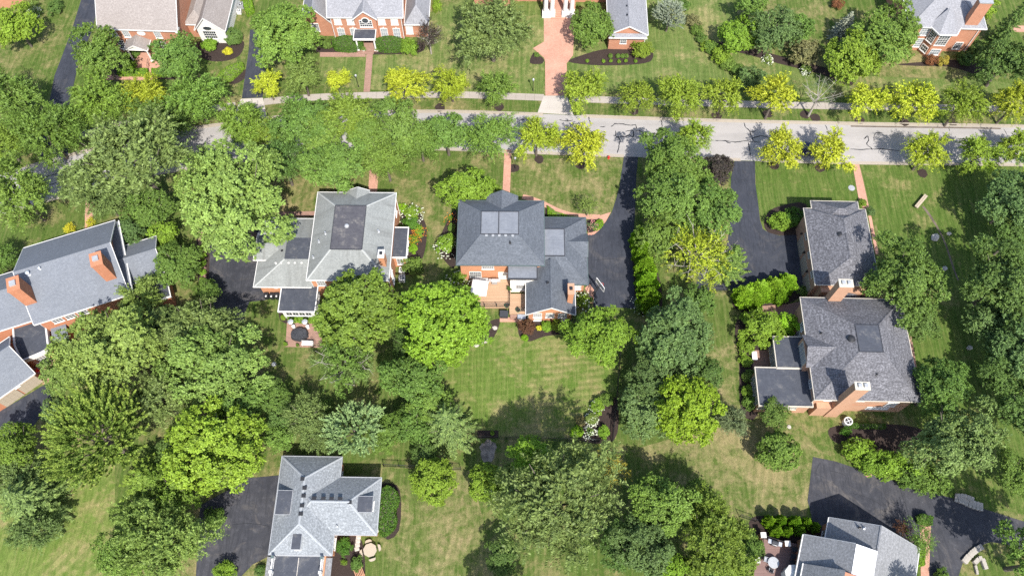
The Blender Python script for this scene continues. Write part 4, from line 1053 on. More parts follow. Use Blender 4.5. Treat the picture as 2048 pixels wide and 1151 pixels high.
# third gable nearest the bottom edge
a3 = h.L(1607, 1125.6, 4.2); b3 = h.L(1690, 1146, 8.0); y3 = a3[1]
mb = MB(); q = [(a3[0], yS, 4.2), (b3[0], yS, 8.0), (b3[0], y3, 8.0), (a3[0], y3, 4.2)]
mb.poly(q); d_ = [(x, y, z - .2) for x, y, z in q]; mb.poly(list(reversed(d_)))
for i in range(4): j = (i + 1) % 4; mb.poly([q[j], q[i], d_[i], d_[j]])
ro3 = mb.build('roof', M['roof_ash'], h.root); MB().box(a3[0] - .12, a3[0] - .004, yS, y3, 3.95, 4.26).build('gutter', M['white'], ro3)
gw_ = MB(); gp = [(a3[0] + .3, 3.5), (b3[0], 3.5), (b3[0], 7.8), (a3[0] + .3, 4.25)]
gw_.poly([(x, y3 - .12, z) for x, z in reversed(gp)]); gw_.poly([(x, y3 - .3, z) for x, z in gp]); gw_.build('gable_wall', M['brick_red'], h.root)
MB().box(b3[0] - .05, b3[0] + 2.2, yS, y3 - .1, 3.0, 7.6).build('wall', M['brick_red'], h.root)
# small bay at the corner of the deck
x, y = h.L(1549 + 40, 1147, 2.8)
MB().lathe(x, y, [(1.0, 0), (1.0, 2.6), (1.15, 2.65), (1.15, 2.8), (.5, 3.05), (.1, 3.2)], 8).build('bay', M['white'], h.root)
h.window('W', .35, -1.8, 1.6, 1.0, 1.5)
x, y = h.L(1722, 1053, 6.0); h.pipe(x, y, 5.6, .07, .4, 'black'); x, y = h.L(1730, 1055, 6); h.pipe(x, y, 5.8, .07, .4, 'steel')
h.downspout(h.W - .3, -.2, 3.0)
HJ = h

# ---------------------------------------------------------------- turned house at the left edge
h = House('house', 'turned brick house with long steel-grey gable roof and two big chimneys at left edge', (67.6, 649.4), (181.4, 613.2), 5.7, brick='brick_deep', roof='roof_steel')
xE = h.L(230.2, 440.8, 5.7)[0]; yN = h.L(130, 471, 5.7)[1]; yR = h.L(118, 516, 9.4)[1]
h.wall(.4, xE - 1.0, .4, yN - .4, 0, 5.6)
h.gable((0, xE, 0, yN), 5.7, 9.4, 'x', ends=(1, 1), over=.9, ridge=yR)
# pent shelf under the east gable
h.shed((xE - .95, xE + .35, .2, yN - .2), 5.55, 5.56, 'membrane_light', .18)
MB().box(xE + .352, xE + .5, .1, yN - .1, 5.3, 5.62).build('cornice', M['white'], h.root)
h.window('E', xE - .9, yR + .3, 7.2, 1.1, 1.7, 2, 4, 'glass_pale'); h.window('E', xE - 1.0, yN - 2.2, 4.2, .9, 1.5)
MB().box(xE - 1.2, xE - .99, .6, yN - .6, 0, 5.5).build('wall', M['brick_deep'], h.root)
for q in [(114, 638.5), (140.5, 631), (165, 623)]: h.win('S', .4, q[0], q[1], 1.15, 1.2, 3, 3, z=4.55)
def brick_stack(h_, top, w_, d_, z0, z1):
    x_, y_ = h_.L(*top, z1); return h_.chimney(x_, y_, w_, d_, z0, z1, flues=1, cap='brick_deep', flue='grey')
brick_stack(h, (192.5, 518.5), 1.4, 1.9, 6.0, 11.2)
brick_stack(h, (27, 568), 1.45, 1.95, 3.0, 11.2)
x, y = h.L(58, 548, 9); MB().lathe(x, y, [(.3, 8.5), (.28, 9.0), (.18, 9.05), (.2, 9.5), (.28, 9.55), (.05, 9.7)], 12).build('roof_ventilator', M['steel'], h.root)
x, y = h.L(81, 538, 9); MB().lathe(x, y, [(.2, 8.6), (.18, 9.1), (.12, 9.12), (.14, 9.4), (.2, 9.45), (.05, 9.55)], 12).build('roof_ventilator', M['steel'], h.root)
# lower east wing
ea = h.R([(243, 492.5), (311, 473.4), (331, 548), (262, 566)], 4.2)
h.gable((xE - .9, ea[1], ea[2], ea[3]), 4.2, 6.0, 'x', ends=(0, 1), over=.5); h.wall(xE - .9, ea[1] - .55, ea[2] + .4, ea[3] - .4, 0, 4.1)
lf = h.R([(262, 567), (331, 549), (340, 592), (280, 600)], 3.2); h.flat((xE - .5, lf[1], lf[2] - .4, ea[2] + .3), 3.2, 'membrane', 'white'); h.wall(xE - .4, lf[1] - .2, lf[2] - .2, ea[2] + .2, 0, 3.0)
# west wing
h.gable((-9, -.05, 1.6, yN - 2.2), 4.3, 7.0, 'x', ends=(0, 0)); h.wall(-9, .39, 2.0, yN - 2.6, 0, 4.2)
# flat link with parapet
lk = h.R([(30, 645), (92, 640), (97.6, 696), (36, 716)], 3.0)
pts = [h.L(*q, 3.0) for q in [(27, 642), (62, 634), (93, 655), (98, 697), (84, 705), (44, 722), (30, 690)]]
fl_ = MB().prism(pts, 2.7, 3.0).build('flat_roof', M['membrane'], h.root)
for i in range(len(pts)):
    a, b = Vector(pts[i]), Vector(pts[(i + 1) % len(pts)]); d = (b - a).normalized(); n = Vector((-d.y, d.x)) * .11
    MB().prism([tuple(a + n), tuple(b + n), tuple(b - n), tuple(a - n)], 2.4, 3.22 + .003 * i).build('coping', M['white'], fl_)
cx_ = sum(p[0] for p in pts) / len(pts); cy_ = sum(p[1] for p in pts) / len(pts)
MB().prism([(cx_ + (p[0] - cx_) * .93, cy_ + (p[1] - cy_) * .93) for p in pts], 0, 2.69).build('wall', M['brick_deep'], h.root)
a, b = h.L(98, 699, 0), h.L(40, 724, 0)
h.window('S', cy_ + (h.L(62, 714, 3)[1] - cy_) * .93, h.L(76, 712, 2)[0], 1.5, 1.6, 1.5, 4, 4)
le = h.R([(104, 655), (132, 640), (140, 700), (108, 712)], 2.6); h.shed(le, 2.2, 2.9, 'roof_steel'); h.wall(le[0] + .2, le[1] - .2, le[2] + .2, le[3] - .2, 0, 2.1)
HE = h
# its garage
h = House('garage', 'brick garage with grey gable roof and two tan doors at left edge', (0, 794.7), (69.8, 746), 3.2, cat='garage', brick='brick_deep', roof='roof_steel')
yR = h.L(8, 698, 6.4)[1]; 
h.gable((-9, h.W, 0, yR * 2), 3.2, 6.4, 'x', ends=(0, 1), over=.4, ridge=yR); h.wall(-9, h.W - .4, .4, yR * 2 - .4, 0, 3.1)
for q in [(58, 767), (22, 795)]: h.door('S', .4, h.on('S', .4, *q)[0], 2.6, 2.3, 'tan_panel', name='garage_door', panels=(4, 4), handle=False)
u = h.on('S', .4, 40, 776)[0]; h.window('S', .4, u, 2.6, .5, .4, 1, 1)
h.window('E', h.W - .4, yR, 4.4, .8, 1.2)

# ---------------------------------------------------------------- taupe-roofed house, top left
h = House('house', 'brick house with taupe gable roof and gabled front porch at top left', (194, 57.9), (354.4, 62.6), 5.7, brick='brick_red', roof='roof_taupe')
e = (0, h.W, 0, 11.5); w = (.4, h.W - .4, .4, 11.1)
h.wall(*w, 0, 5.6); h.gable(e, 5.7, 10.0, 'x', over=.4)
MB().box(h.W - .35, h.W + .02, -.12, 1.0, 5.3, 5.56).build('cornice_return', M['white'], h.root)
for q in [(227.7, 67.3), (253.5, 68.8), (316, 69.6)]: h.win('S', .4, *q, .95, 1.6, 3, 4, 'glass_pale', z=4.5)
for q in [(246.5, 92.3), (265, 90), (330, 96)]: h.win('S', .4, *q, 1.0, 1.75, 3, 4, z=1.8)
u, z = h.on('S', .4, 283, 67)
mb = MB().lathe(0, 0, [(.01, 0), (.5, 0), (.62, .03), (.62, .08), (.5, .09), (.01, .09)], 20); ov = mb.build('oval_window', M['white'], h.root, (u, .38, 4.6)); ov.rotation_euler = (math.radians(90), 0, 0); ov.scale = (1.1, .8, 1)
xp = h.on('S', .4, 290, 100)[0]
h.gable((xp - 1.9, xp + 1.9, -1.9, .39), 3.1, 4.2, 'y', ends=(1, 0), over=.2, wallmat='white', gut='white')
for sx_ in (-1, 1): h.column(xp + sx_ * 1.55, -1.55, .35, 2.95, .15)
MB().box(xp - 1.7, xp + 1.7, -1.8, -1.3, 2.93, 3.0).build('porch_beam', M['white'], h.root)
MB().box(xp - 1.8, xp + 1.8, -1.9, .39, 0, .35).build('porch_floor', M['paver'], h.root)
h.door('S', .4, xp, 1.0, 2.1, 'white', .35)
for i in range(3): MB().box(xp - 1.1, xp + 1.1, -2.3 - .35 * i, -1.91 - .35 * i, 0, .28 - .09 * i).build('step', M['paver'], h.root)
for sx_ in (-1, 1):
    r_ = MB(); r_.bar((xp + sx_ * 1.2, -1.9, 1.25), (xp + sx_ * 1.2, -3.1, .95), .03); r_.bar((xp + sx_ * 1.2, -3.1, 0), (xp + sx_ * 1.2, -3.1, .95), .03); r_.bar((xp + sx_ * 1.2, -2.5, .1), (xp + sx_ * 1.2, -2.5, 1.1), .02); r_.build('handrail', M['black'], h.root)
# white sun room with a gable
gS = h.L(430, 86, 0)[1]; xl, xr = h.L(388, 62, 3.2)[0], h.L(449.8, 63.3, 3.2)[0]
h.gable((xl, xr, gS - .3, gS + 11), 3.2, 6.0, 'y', ends=(1, 0), over=.3, wallmat='white', trim='white', ridge=h.L(403, 42, 6.0)[0])
h.wall(xl + .3, xr - .3, gS, gS + 11, 0, 3.1, 'white')
u = h.on('S', gS, 418, 66)[0]
h.window('S', gS, u + .1, 1.95, 2.0, 1.6, 6, 3); 
ar = MB().lathe(0, 0, [(.01, 0), (.8, 0), (.95, .02), (.95, .08), (.82, .085), (.01, .07)], 24); o = ar.build('arched_window', M['white'], h.root, (u + .1, gS - .02, 3.45)); o.rotation_euler = (math.radians(90), 0, 0); o.scale = (1, .55, 1)
MB().lathe(0, 0, [(.01, .09), (.7, .09), (.7, .1), (.01, .1)], 24).build('arched_pane', M['glass'], o)
h.wall(h.W - .38, xl + .28, gS + 1.2, gS + 8, 0, 3.0); h.hip((h.W - .7, xl + 1.6, gS + .9, gS + 8.4), 3.18, 4.6, None)
HA = h

# ---------------------------------------------------------------- top left corner
h = House('house', 'brick corner of a house cut off by the top left edge', (-40, 20), (56, 18), 0.0, brick='brick_red', roof='roof_taupe')
h.wall(-4, h.W, .3, 9, 0, 3.0); h.hip((-4.4, h.W + .4, -.1, 9.4), 3.1, 5.5); h.window('S', .3, h.W * .35, 1.6, .9, 1.5)

# ---------------------------------------------------------------- silver-roofed house with centre pediment, top
h = House('house', 'symmetrical red brick house with silver-grey roof, small pediment and columned porch, top', (653.6, 35), (806, 35.5), 5.7, brick='brick_red', roof='roof_silver')
e = (0, h.W, 0, 11.5)
h.wall(.35, h.W - .35, .4, 11.1, 0, 5.6); h.gable(e, 5.7, 9.8, 'x', over=.35)
xa, xb = h.L(704, 38, 5.7)[0], h.L(754, 39.4, 5.7)[0]
h.wall(xa + .3, xb - .3, -.1, .38, 0, 5.6); h.gable((xa, xb, -.45, 4.5), 5.72, 7.5, 'y', ends=(1, 0), over=.35, gut=None)
for q in [(675.5, 43.3), (701, 43.3), (763.5, 43.5), (789, 43.5)]: h.win('S', .4, *q, 1.0, 1.45, 3, 4, 'blind', head=False, z=4.55)
for q in [(683, 65.5), (708.5, 65.5), (769, 66.5), (794, 66.5)]: h.win('S', .4, *q, 1.0, 1.9, 3, 6, 'glass_pale', head=True, z=1.85)
u = h.on('S', -.1, 731.5, 46)[0]
h.window('S', -.1, u, 4.45, 1.9, 1.3, 6, 3)
ar = MB().lathe(0, 0, [(.01, 0), (.55, 0), (.66, .02), (.66, .07), (.56, .075), (.01, .06)], 24); o = ar.build('arched_window', M['white'], h.root, (u, -.13, 5.2)); o.rotation_euler = (math.radians(90), 0, 0)
MB().lathe(0, 0, [(.01, .08), (.5, .08), (.5, .09), (.01, .09)], 24).build('arched_pane', M['glass'], o)
u = h.on('S', -.1, 734, 75)[0]
h.flat((u - 1.7, u + 1.7, -2.1, -.12), 3.15, 'membrane', 'white', .12, .3, .06)
for sx_ in (-1, 1): h.column(u + sx_ * 1.45, -1.85, .25, 2.9, .15)
MB().box(u - 1.7, u + 1.7, -2.1, -.12, 0, .25).build('porch_floor', M['paver_dark'], h.root); h.door('S', -.1, u, 1.0, 2.1, 'black', .25)
MB().box(u - 1.1, u + 1.1, -2.5, -2.11, 0, .13).build('step', M['paver_dark'], h.root)
for xx in (.42, h.W - .42): h.downspout(xx, .32, 5.5)
xl = h.L(600, 60, 3.2)[0]; gS = h.L(640, 72, 0)[1]
h.gable((xl, .25, gS - .35, 9), 3.3, 6.6, 'y', ends=(1, 0), over=.35); h.wall(xl + .35, -.02, gS, 9, 0, 3.2); h.win('S', gS, 634, 65.5, 1.1, 1.6, 4, 5, z=2.0)
xr = h.L(858, 34, 3.3)[0]
h.hip((h.W - .1, xr, .8, 10), 3.3, 5.6, None); h.wall(h.W - .3, xr - .35, 1.2, 9.6, 0, 3.2); h.win('S', 1.2, 818, 53, 1.0, 1.6, 3, 4, 'blind', z=1.7)
HB = h

# ---------------------------------------------------------------- house behind the brick driveway, top centre
h = House('house', 'brick house with white columned entrance at the end of the brick driveway, top', (1085, 32), (1150, 33), 0.0, brick='brick_red', roof='roof_silver')
for i, q in enumerate([(1091, 24), (1104, 24), (1130, 24), (1143, 24)]):
    x, y = h.L(*q, .9); MB().box(x - .55, x + .55, y - .55, y + .55, 0, .9).build('pedestal', M['white'], h.root); h.column(x, y, .902, 5.6, .38)
y = h.L(1110, 24, .9)[1]
h.wall(-6, h.W + 6, y + 3.2, y + 13, 0, 5.8); MB().box(-.2, h.W + .2, y - .7, y + 3.19, 5.6, 6.2).build('entablature', M['white'], h.root)
h.wall(.2, h.W - .2, y + .6, y + 3.19, 0, .9, 'paver', 'porch_floor')
h.hip((-6.4, h.W + 6.4, y + 2.8, y + 13.4), 5.9, 9.5)
for i in range(4): MB().box(h.W / 2 - 1.3, h.W / 2 + 1.3, y + .25 - .35 * i, y + .59 - .35 * i, 0, .78 - .18 * i).build('step', M['paver'], h.root)
h.door('S', y + 3.2, h.W / 2, 1.3, 2.4, 'red', .9)
xl, xr = h.L(1216, 60, 3.8)[0], h.L(1295.8, 64.7, 3.8)[0]; gS = h.L(1250, 99, 0)[1]
h.gable((xl, xr, gS - .35, gS + 14), 3.8, 5.7, 'y', ends=(1, 0), over=.35); h.wall(xl + .35, xr - .35, gS, gS + 14, 0, 3.7)
h.shed((xl + .2, xr - .2, gS - .75, gS - .12), 3.55, 3.85, 'roof_silver', .12); MB().box(xl + .1, xr - .1, gS - .85, gS - .755, 3.36, 3.58).build('cornice', M['white'], h.root)
h.win('S', gS, 1247.6, 76, .9, 1.4, 3, 4, z=2.2); h.downspout(xr - .3, gS - .06, 3.5)
for q in [(1255, 11.5), (1255.5, 29.5)]: x, y_ = h.L(*q, 5.6); h.box_vent(x, y_, 5.45, .35)
xw = h.L(940, 26, 3.5)[0]; h.hip((xw, -5, y + 1, y + 11), 3.5, 6); h.wall(xw + .4, -5.4, y + 1.4, y + 10.6, 0, 3.4)
HC = h

# ---------------------------------------------------------------- top right
h = House('house', 'brick house with grey hip roof, turret bay and tall side chimney at top right', (1832, 54), (1973.9, 58.4), 5.7, brick='brick_red', roof='roof_silver')
e = (-1, h.W, 0, 12.0); w = (-.6, h.W - .4, .4, 11.6)
h.wall(*w, 0, 5.6); h.hip(e, 5.7, 9.3, None)
x, y = h.L(1944, 49, 6.2); h.chimney(x, y + .6, 2.0, 1.1, 5.0, 10.6, cap='grey', flues=0)
xb = h.L(1896, 68, 5.7)[0]
pts = [(xb - 2.1, .39), (xb - 1.1, -1.0), (xb + 1.1, -1.0), (xb + 2.1, .39)]
MB().prism(pts, 0, 5.5).build('bay', M['brick_red'], h.root)
op = [(xb - 2.6, .6), (xb - 1.35, -1.45), (xb + 1.35, -1.45), (xb + 2.6, .6)]
mb = MB(); ap = (xb, 2.2, 8.0)
for i in range(3): mb.poly([(*op[i], 5.72), (*op[i + 1], 5.72), ap])
mb.poly([(*op[0], 5.72), (*op[3], 5.72), (op[3][0], .6, 5.5), (op[0][0], .6, 5.5)]); mb.poly([(*op[3], 5.72), (*op[0], 5.72), ap]); mb.poly([(p[0], p[1], 5.58) for p in reversed(op)])
tr_ = mb.build('turret_roof', M['roof_silver'], h.root)
for i in range(3):
    a, b = Vector(op[i]), Vector(op[i + 1]); d = (b - a).normalized(); n = Vector((d.y, -d.x))
    MB().prism([tuple(a + n * .004), tuple(b + n * .004), tuple(b + n * .13), tuple(a + n * .13)], 5.55, 5.74 + .002 * i).build('gutter', M['white'], tr_)
h.window('S', -1.0, xb, 4.1, 1.6, 2.3, 4, 6); h.window('S', -1.0, xb, 1.3, 1.4, 1.1, 4, 2, 'glass_pale')
a, b = Vector(pts[0]), Vector(pts[1]); mid = (a + b) / 2; an_ = math.atan2(b.y - a.y, b.x - a.x)
for zz, hh in ((4.1, 2.3), (1.3, 1.1)):
    fm, pm, mm = window_meshes(1.05, hh, 3, 6 if hh > 2 else 2, 'glass', 'white', False)
    n = Vector((math.sin(an_), -math.cos(an_))) * .015
    o = link('window', fm, h.root, (mid.x + n.x, mid.y + n.y, zz), an_); link('pane', pm, o); link('muntin', mm, o)
h.win('S', .4, 1848, 65, 1.3, 1.6, 3, 4, 'glass_pale', z=4.4); h.win('S', .4, 1836, 90, 1.3, 1.7, 3, 4, 'glass_pale', z=1.8); h.win('S', .4, 1899, 114, 1.1, 1.4, 3, 4, z=1.4)
h.downspout(h.W - .9, .3, 5.5); h.downspout(h.W - .35, .6, 5.5)
HD = h
# ================================================================ planting
UP = np.array([0.0, 0.0, 1.0])
def unit(a): return a / np.maximum(np.linalg.norm(a, axis=-1, keepdims=True), 1e-9)
def rdir(rng, n): return unit(rng.normal(size=(n, 3)))

def leaf_mesh(name, C, A, N, L, W, lv, tip, mat, fold=0.25):
    """One four-cornered, slightly folded blade per row."""
    n = len(C); A = unit(A); B = unit(np.cross(N, A)); N = np.cross(A, B)
    L = np.broadcast_to(np.asarray(L, float), (n,))[:, None]; W = np.broadcast_to(np.asarray(W, float), (n,))[:, None]
    V = np.empty((n, 4, 3)); V[:, 0] = C - A * L; V[:, 1] = C + B * W + N * W * fold; V[:, 2] = C + A * L; V[:, 3] = C - B * W + N * W * fold
    me = bpy.data.meshes.new(name)
    me.vertices.add(4 * n); me.vertices.foreach_set('co', V.reshape(-1))
    me.loops.add(4 * n); me.loops.foreach_set('vertex_index', np.arange(4 * n, dtype=np.int32))
    me.polygons.add(n); me.polygons.foreach_set('loop_start', np.arange(0, 4 * n, 4, dtype=np.int32))
    me.polygons.foreach_set('loop_total', np.full(n, 4, dtype=np.int32))
    me.update(calc_edges=True)
    for nm, val in (('lv', lv), ('tip', tip)):
        at_ = me.attributes.new(nm, 'FLOAT', 'FACE'); at_.data.foreach_set('value', np.broadcast_to(np.asarray(val, np.float32), (n,)).astype(np.float32))
    me.materials.append(mat)
    return me

def wob(rng, d, amt):
    """Uneven outline: a few slow waves over direction."""
    th = np.arctan2(d[:, 1], d[:, 0]); ph = d[:, 2]
    k = 1.0
    for f in (2, 3, 5): k = k + amt / (f ** .6) * np.sin(f * th + rng.uniform(0, 6.3) + ph * rng.uniform(-3, 3))
    return k

def boughs(rng, nb, R, rz, low, amt, f=(.46, .80)):
    """Main limbs' ends: evenly spread directions with jitter, pulled in and out unevenly."""
    i = np.arange(nb) + .5; z = 1 - (1 - low) * i / nb; th = i * 2.39996 + rng.uniform(0, 6.28)
    r = np.sqrt(np.maximum(0, 1 - z * z)); d = unit(np.stack([r * np.cos(th), r * np.sin(th), z], 1) + rng.normal(size=(nb, 3)) * .17)
    k = rng.uniform(*f, nb) * wob(rng, d, amt)
    return d, d * k[:, None] * np.array([R, R, rz])

def crown_broad(seed, R, rz, nb=16, leaf=.125, rb=(.22, .36), cr=(.22, .36), sp=.58, per=17, amt=.20, low=-.40, squash=.8, mat='leaf', fill=.18, f=(.46, .80)):
    """Broadleaf crown: limbs carry leafy masses, masses are set with small tufts of leaves, dark gaps between."""
    rng = np.random.default_rng(seed)
    D, P = boughs(rng, nb, R, rz, low, amt, f)
    Cs, As, Ns, Ls, lvs = [], [], [], [], []
    for b in range(nb):
        r_b = R * rng.uniform(*rb); tone = rng.random()
        n = max(5, int(3.2 * math.pi * r_b ** 2 / sp ** 2))
        v0 = unit(rdir(rng, n) + D[b] * .55 + UP * .40)
        pc = P[b] + v0 * (r_b * (.25 + .90 * rng.random(n) ** .6))[:, None] * np.array([1, 1, squash])
        m = n * per; k = np.repeat(np.arange(n), per)
        r_ = rng.uniform(*cr, n)[k]
        v = unit(rdir(rng, m) * .9 + v0[k] * .45 + UP * .35)
        c = pc[k] + v * (r_ * rng.uniform(.35, 1.1, m))[:, None] * np.array([1, 1, .7])
        Cs.append(c); Ns.append(unit(v * .40 + UP * .10 + v0[k] * .55 + D[b] * .35 + rdir(rng, m) * .50)); As.append(v + rdir(rng, m) * .5 - UP * .35)
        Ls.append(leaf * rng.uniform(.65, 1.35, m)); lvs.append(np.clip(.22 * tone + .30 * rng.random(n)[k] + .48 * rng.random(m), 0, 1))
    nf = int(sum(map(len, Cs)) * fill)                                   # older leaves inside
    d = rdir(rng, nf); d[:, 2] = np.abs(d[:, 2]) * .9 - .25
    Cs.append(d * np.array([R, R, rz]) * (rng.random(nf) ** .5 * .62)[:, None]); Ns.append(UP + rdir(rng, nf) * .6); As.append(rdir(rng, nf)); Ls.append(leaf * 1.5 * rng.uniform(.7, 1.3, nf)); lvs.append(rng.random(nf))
    L = np.concatenate(Ls)
    return leaf_mesh('crown', np.concatenate(Cs), np.concatenate(As), np.concatenate(Ns), L, L * .58, np.concatenate(lvs), 0.0, M[mat])

def crown_feather(seed, R, rz, ns=430, nl=15, leaf=.17, amt=.16, droop=.35, low=-.3, ln=(.20, .36), mat='leaf', narrow=.42, nb=22, rb=.30, inner=.0):
    """Airy crown: arching leafy sprays gathered on the limbs."""
    rng = np.random.default_rng(seed)
    D0, P0 = boughs(rng, nb, R, rz, low, amt, (.34, .78))
    b = rng.integers(0, nb, ns); d = unit(D0[b] + rdir(rng, ns) * .55)
    v = unit(rdir(rng, ns) + D0[b] * .5 + UP * .3)
    S = P0[b] * rng.uniform(.45, 1.05, (ns, 1)) + v * (R * rb * rng.uniform(.1, 1.0, ns))[:, None] * np.array([1, 1, .75])
    D = unit(d * .6 + v * .55 + UP * .18 + rdir(rng, ns) * .35); ln = R * rng.uniform(*ln, ns)
    t = (np.arange(nl) + .5) / nl
    C = S[:, None] + D[:, None] * (ln[:, None] * t)[..., None] - UP * (droop * ln[:, None] * t ** 2)[..., None]
    side = unit(np.cross(D, UP) + rdir(rng, ns) * .25)
    sg = np.where(np.arange(nl) % 2 == 0, 1.0, -1.0)
    A = side[:, None] * sg[None, :, None] * .8 + D[:, None] * .55 + rng.normal(size=(ns, nl, 3)) * .22
    A = unit(A); L = leaf * rng.uniform(.7, 1.3, (ns, nl)) * (1.15 - .45 * t)
    C = C + A * (L * .9)[..., None]
    N = UP * .12 + d[:, None] * .55 + v[:, None] * .35 + rng.normal(size=(ns, nl, 3)) * .36
    tone = rng.random(nb)[b][:, None]
    lv = np.clip(tone * .22 + rng.random((ns, 1)) * .28 + rng.random((ns, nl)) * .5, 0, 1)
    L = L.reshape(-1)
    return leaf_mesh('crown', C.reshape(-1, 3), A.reshape(-1, 3), N.reshape(-1, 3), L, L * narrow, lv.reshape(-1), 0.0, M[mat])

def crown_spruce(seed, R, Ht, whorls=22, leaf=.16, power=.85, droop=.22, perw=9, mat='needle', tipamt=.35):
    """Cone of drooping boughs; z from the crown centre."""
    rng = np.random.default_rng(seed); Cs, As, Ns, Ls, lvs, tips = [], [], [], [], [], []
    for k in range(whorls):
        hz = .06 + .93 * k / (whorls - 1)
        bl0 = R * (1 - hz) ** power + .15
        for j in range(perw if hz < .75 else max(5, perw - 3)):
            th = 2 * math.pi * (j + rng.uniform(-.35, .35)) / perw + k * 2.4; bl = bl0 * rng.uniform(.78, 1.12)
            o = np.array([math.cos(th), math.sin(th), 0]); sd = np.array([-o[1], o[0], 0])
            m = max(10, int(bl / leaf * 5.0)); t = rng.random(m) ** .7
            sp = rng.uniform(-1, 1, m) * (1 - t) * bl * .30 + rng.uniform(-1, 1, m) * .09
            z = Ht * hz - droop * bl * t + .16 * bl * t ** 3 - .25 * np.abs(sp) - rng.random(m) * .14
            c = o * (bl * t)[:, None] + sd * sp[:, None]; c[:, 2] = z - Ht / 2
            a = o * .75 + sd * (np.sign(sp) * .75)[:, None] - UP * .22 + rng.normal(size=(m, 3)) * .18
            Cs.append(c); As.append(a); Ns.append(UP * .8 + o * .35 + rng.normal(size=(m, 3)) * .35); Ls.append(leaf * rng.uniform(.7, 1.3, m))
            lvs.append(rng.random(m) * .8 + .2 * rng.random()); tips.append(np.where(t > .82, tipamt, 0) * rng.random(m))
    L = np.concatenate(Ls)
    return leaf_mesh('crown', np.concatenate(Cs), np.concatenate(As), np.concatenate(Ns), L, L * .36, np.concatenate(lvs), np.concatenate(tips), M[mat])

def crown_fingers(seed, R, rz, nb=330, leaf=.15, amt=.12, up=.55, mat='needle', tipamt=.9):
    """White-pine habit: radiating upswept fingers with paler growing tips."""
    rng = np.random.default_rng(seed)
    d = rdir(rng, nb * 3); d = d[d[:, 2] > -.35][:nb]; nb = len(d)
    f = np.where(rng.random(nb) < .7, rng.uniform(.55, .72, nb), rng.uniform(.3, .55, nb)) * wob(rng, d, amt)
    Cs, As, Ns, Ls, lvs, tips = [], [], [], [], [], []
    for i in range(nb):
        s = d[i] * f[i] * np.array([R, R, rz]); o = unit(d[i] * np.array([1, 1, .5]) + UP * .15 + rng.normal(size=3) * .38); ln = R * rng.uniform(.16, .34)
        m = int(ln / leaf * 9); t = rng.random(m)
        c = s + o * (ln * t)[:, None] + UP * (up * ln * t ** 2)[:, None]
        q = rdir(rng, m); q = unit(q - (q @ o)[:, None] * o)
        a = unit(q * .8 + (o + UP * up)[None] * .7); L = leaf * rng.uniform(.8, 1.25, m) * (1.15 - .35 * t)
        Cs.append(c + a * (L * .8)[:, None]); As.append(a); Ns.append(unit(UP * .8 + rng.normal(size=(m, 3)) * .5)); Ls.append(L)
        lvs.append(rng.random(m)); tips.append(np.clip((t - .55) * 2.4, 0, 1) * tipamt * rng.uniform(.4, 1, m))
    L = np.concatenate(Ls)
    return leaf_mesh('crown', np.concatenate(Cs), np.concatenate(As), np.concatenate(Ns), L, L * .34, np.concatenate(lvs), np.concatenate(tips), M[mat])

def crown_column(seed, R, Ht, leaf=.10, mat='needle', lumps=60, n=9000):
    """Arborvitae: upright flame of vertical sprays."""
    rng = np.random.default_rng(seed)
    th = rng.random(n) * 2 * math.pi; hz = rng.random(n) ** .8
    prof = np.sin(np.clip(hz * .92 + .10, 0, 1) * math.pi) ** .55 * (1 - hz * .25)
    lump = 1 + .13 * np.sin(th * 5 + hz * 7 + seed) + .10 * np.sin(th * 9 - hz * 13 + seed * 2)
    r = R * prof * lump * rng.uniform(.82, 1.05, n)
    o = np.stack([np.cos(th), np.sin(th), np.zeros(n)], 1)
    C = o * r[:, None]; C[:, 2] = (hz - .5) * Ht
    A = UP * .9 + o * .35 + rng.normal(size=(n, 3)) * .25; N = o * .8 + UP * .5 + rng.normal(size=(n, 3)) * .4
    L = leaf * rng.uniform(.7, 1.4, n)
    return leaf_mesh('crown', C, A, N, L, L * .5, rng.random(n), np.where(hz > .8, .25, 0) * rng.random(n), M[mat])

def trunk_mesh(seed, R, rz, zc, mat, limbs=8, reach=.7, r0=None, twigs=0):
    rng = random.Random(seed); mb = MB(); r0 = r0 or max(.05, .045 * R)
    top = zc + .25 * rz
    pts = [Vector((0, 0, -.1)), Vector((rng.uniform(-.1, .1), rng.uniform(-.1, .1), zc * .4)), Vector((rng.uniform(-.2, .2), rng.uniform(-.2, .2), zc * .75)), Vector((rng.uniform(-.2, .2), rng.uniform(-.2, .2), top))]
    rs = [r0 * 1.3, r0, r0 * .75, r0 * .25]
    for i in range(3): mb.bar(pts[i], pts[i + 1], rs[i], 8, rs[i + 1])
    for i in range(limbs):
        th = 2 * math.pi * (i + rng.uniform(-.3, .3)) / limbs; z0 = zc * rng.uniform(.5, .9)
        a = Vector((0, 0, z0)); el = rng.uniform(.25, .9)
        tip = Vector((math.cos(th) * R * reach * math.cos(el * .7), math.sin(th) * R * reach * math.cos(el * .7), zc + rz * .75 * math.sin(el)))
        mid = a.lerp(tip, .5) + Vector((0, 0, -.06 * R))
        mb.bar(a, mid, r0 * .5, 6, r0 * .32); mb.bar(mid, tip, r0 * .32, 5, r0 * .08)
        for j in range(twigs):
            s = mid.lerp(tip, rng.random()); e = s + Vector((rng.uniform(-1, 1), rng.uniform(-1, 1), rng.uniform(.1, .8))) * R * .28
            mb.bar(s, e, r0 * .14, 4, r0 * .04)
    return mb.mesh('trunk', mat)

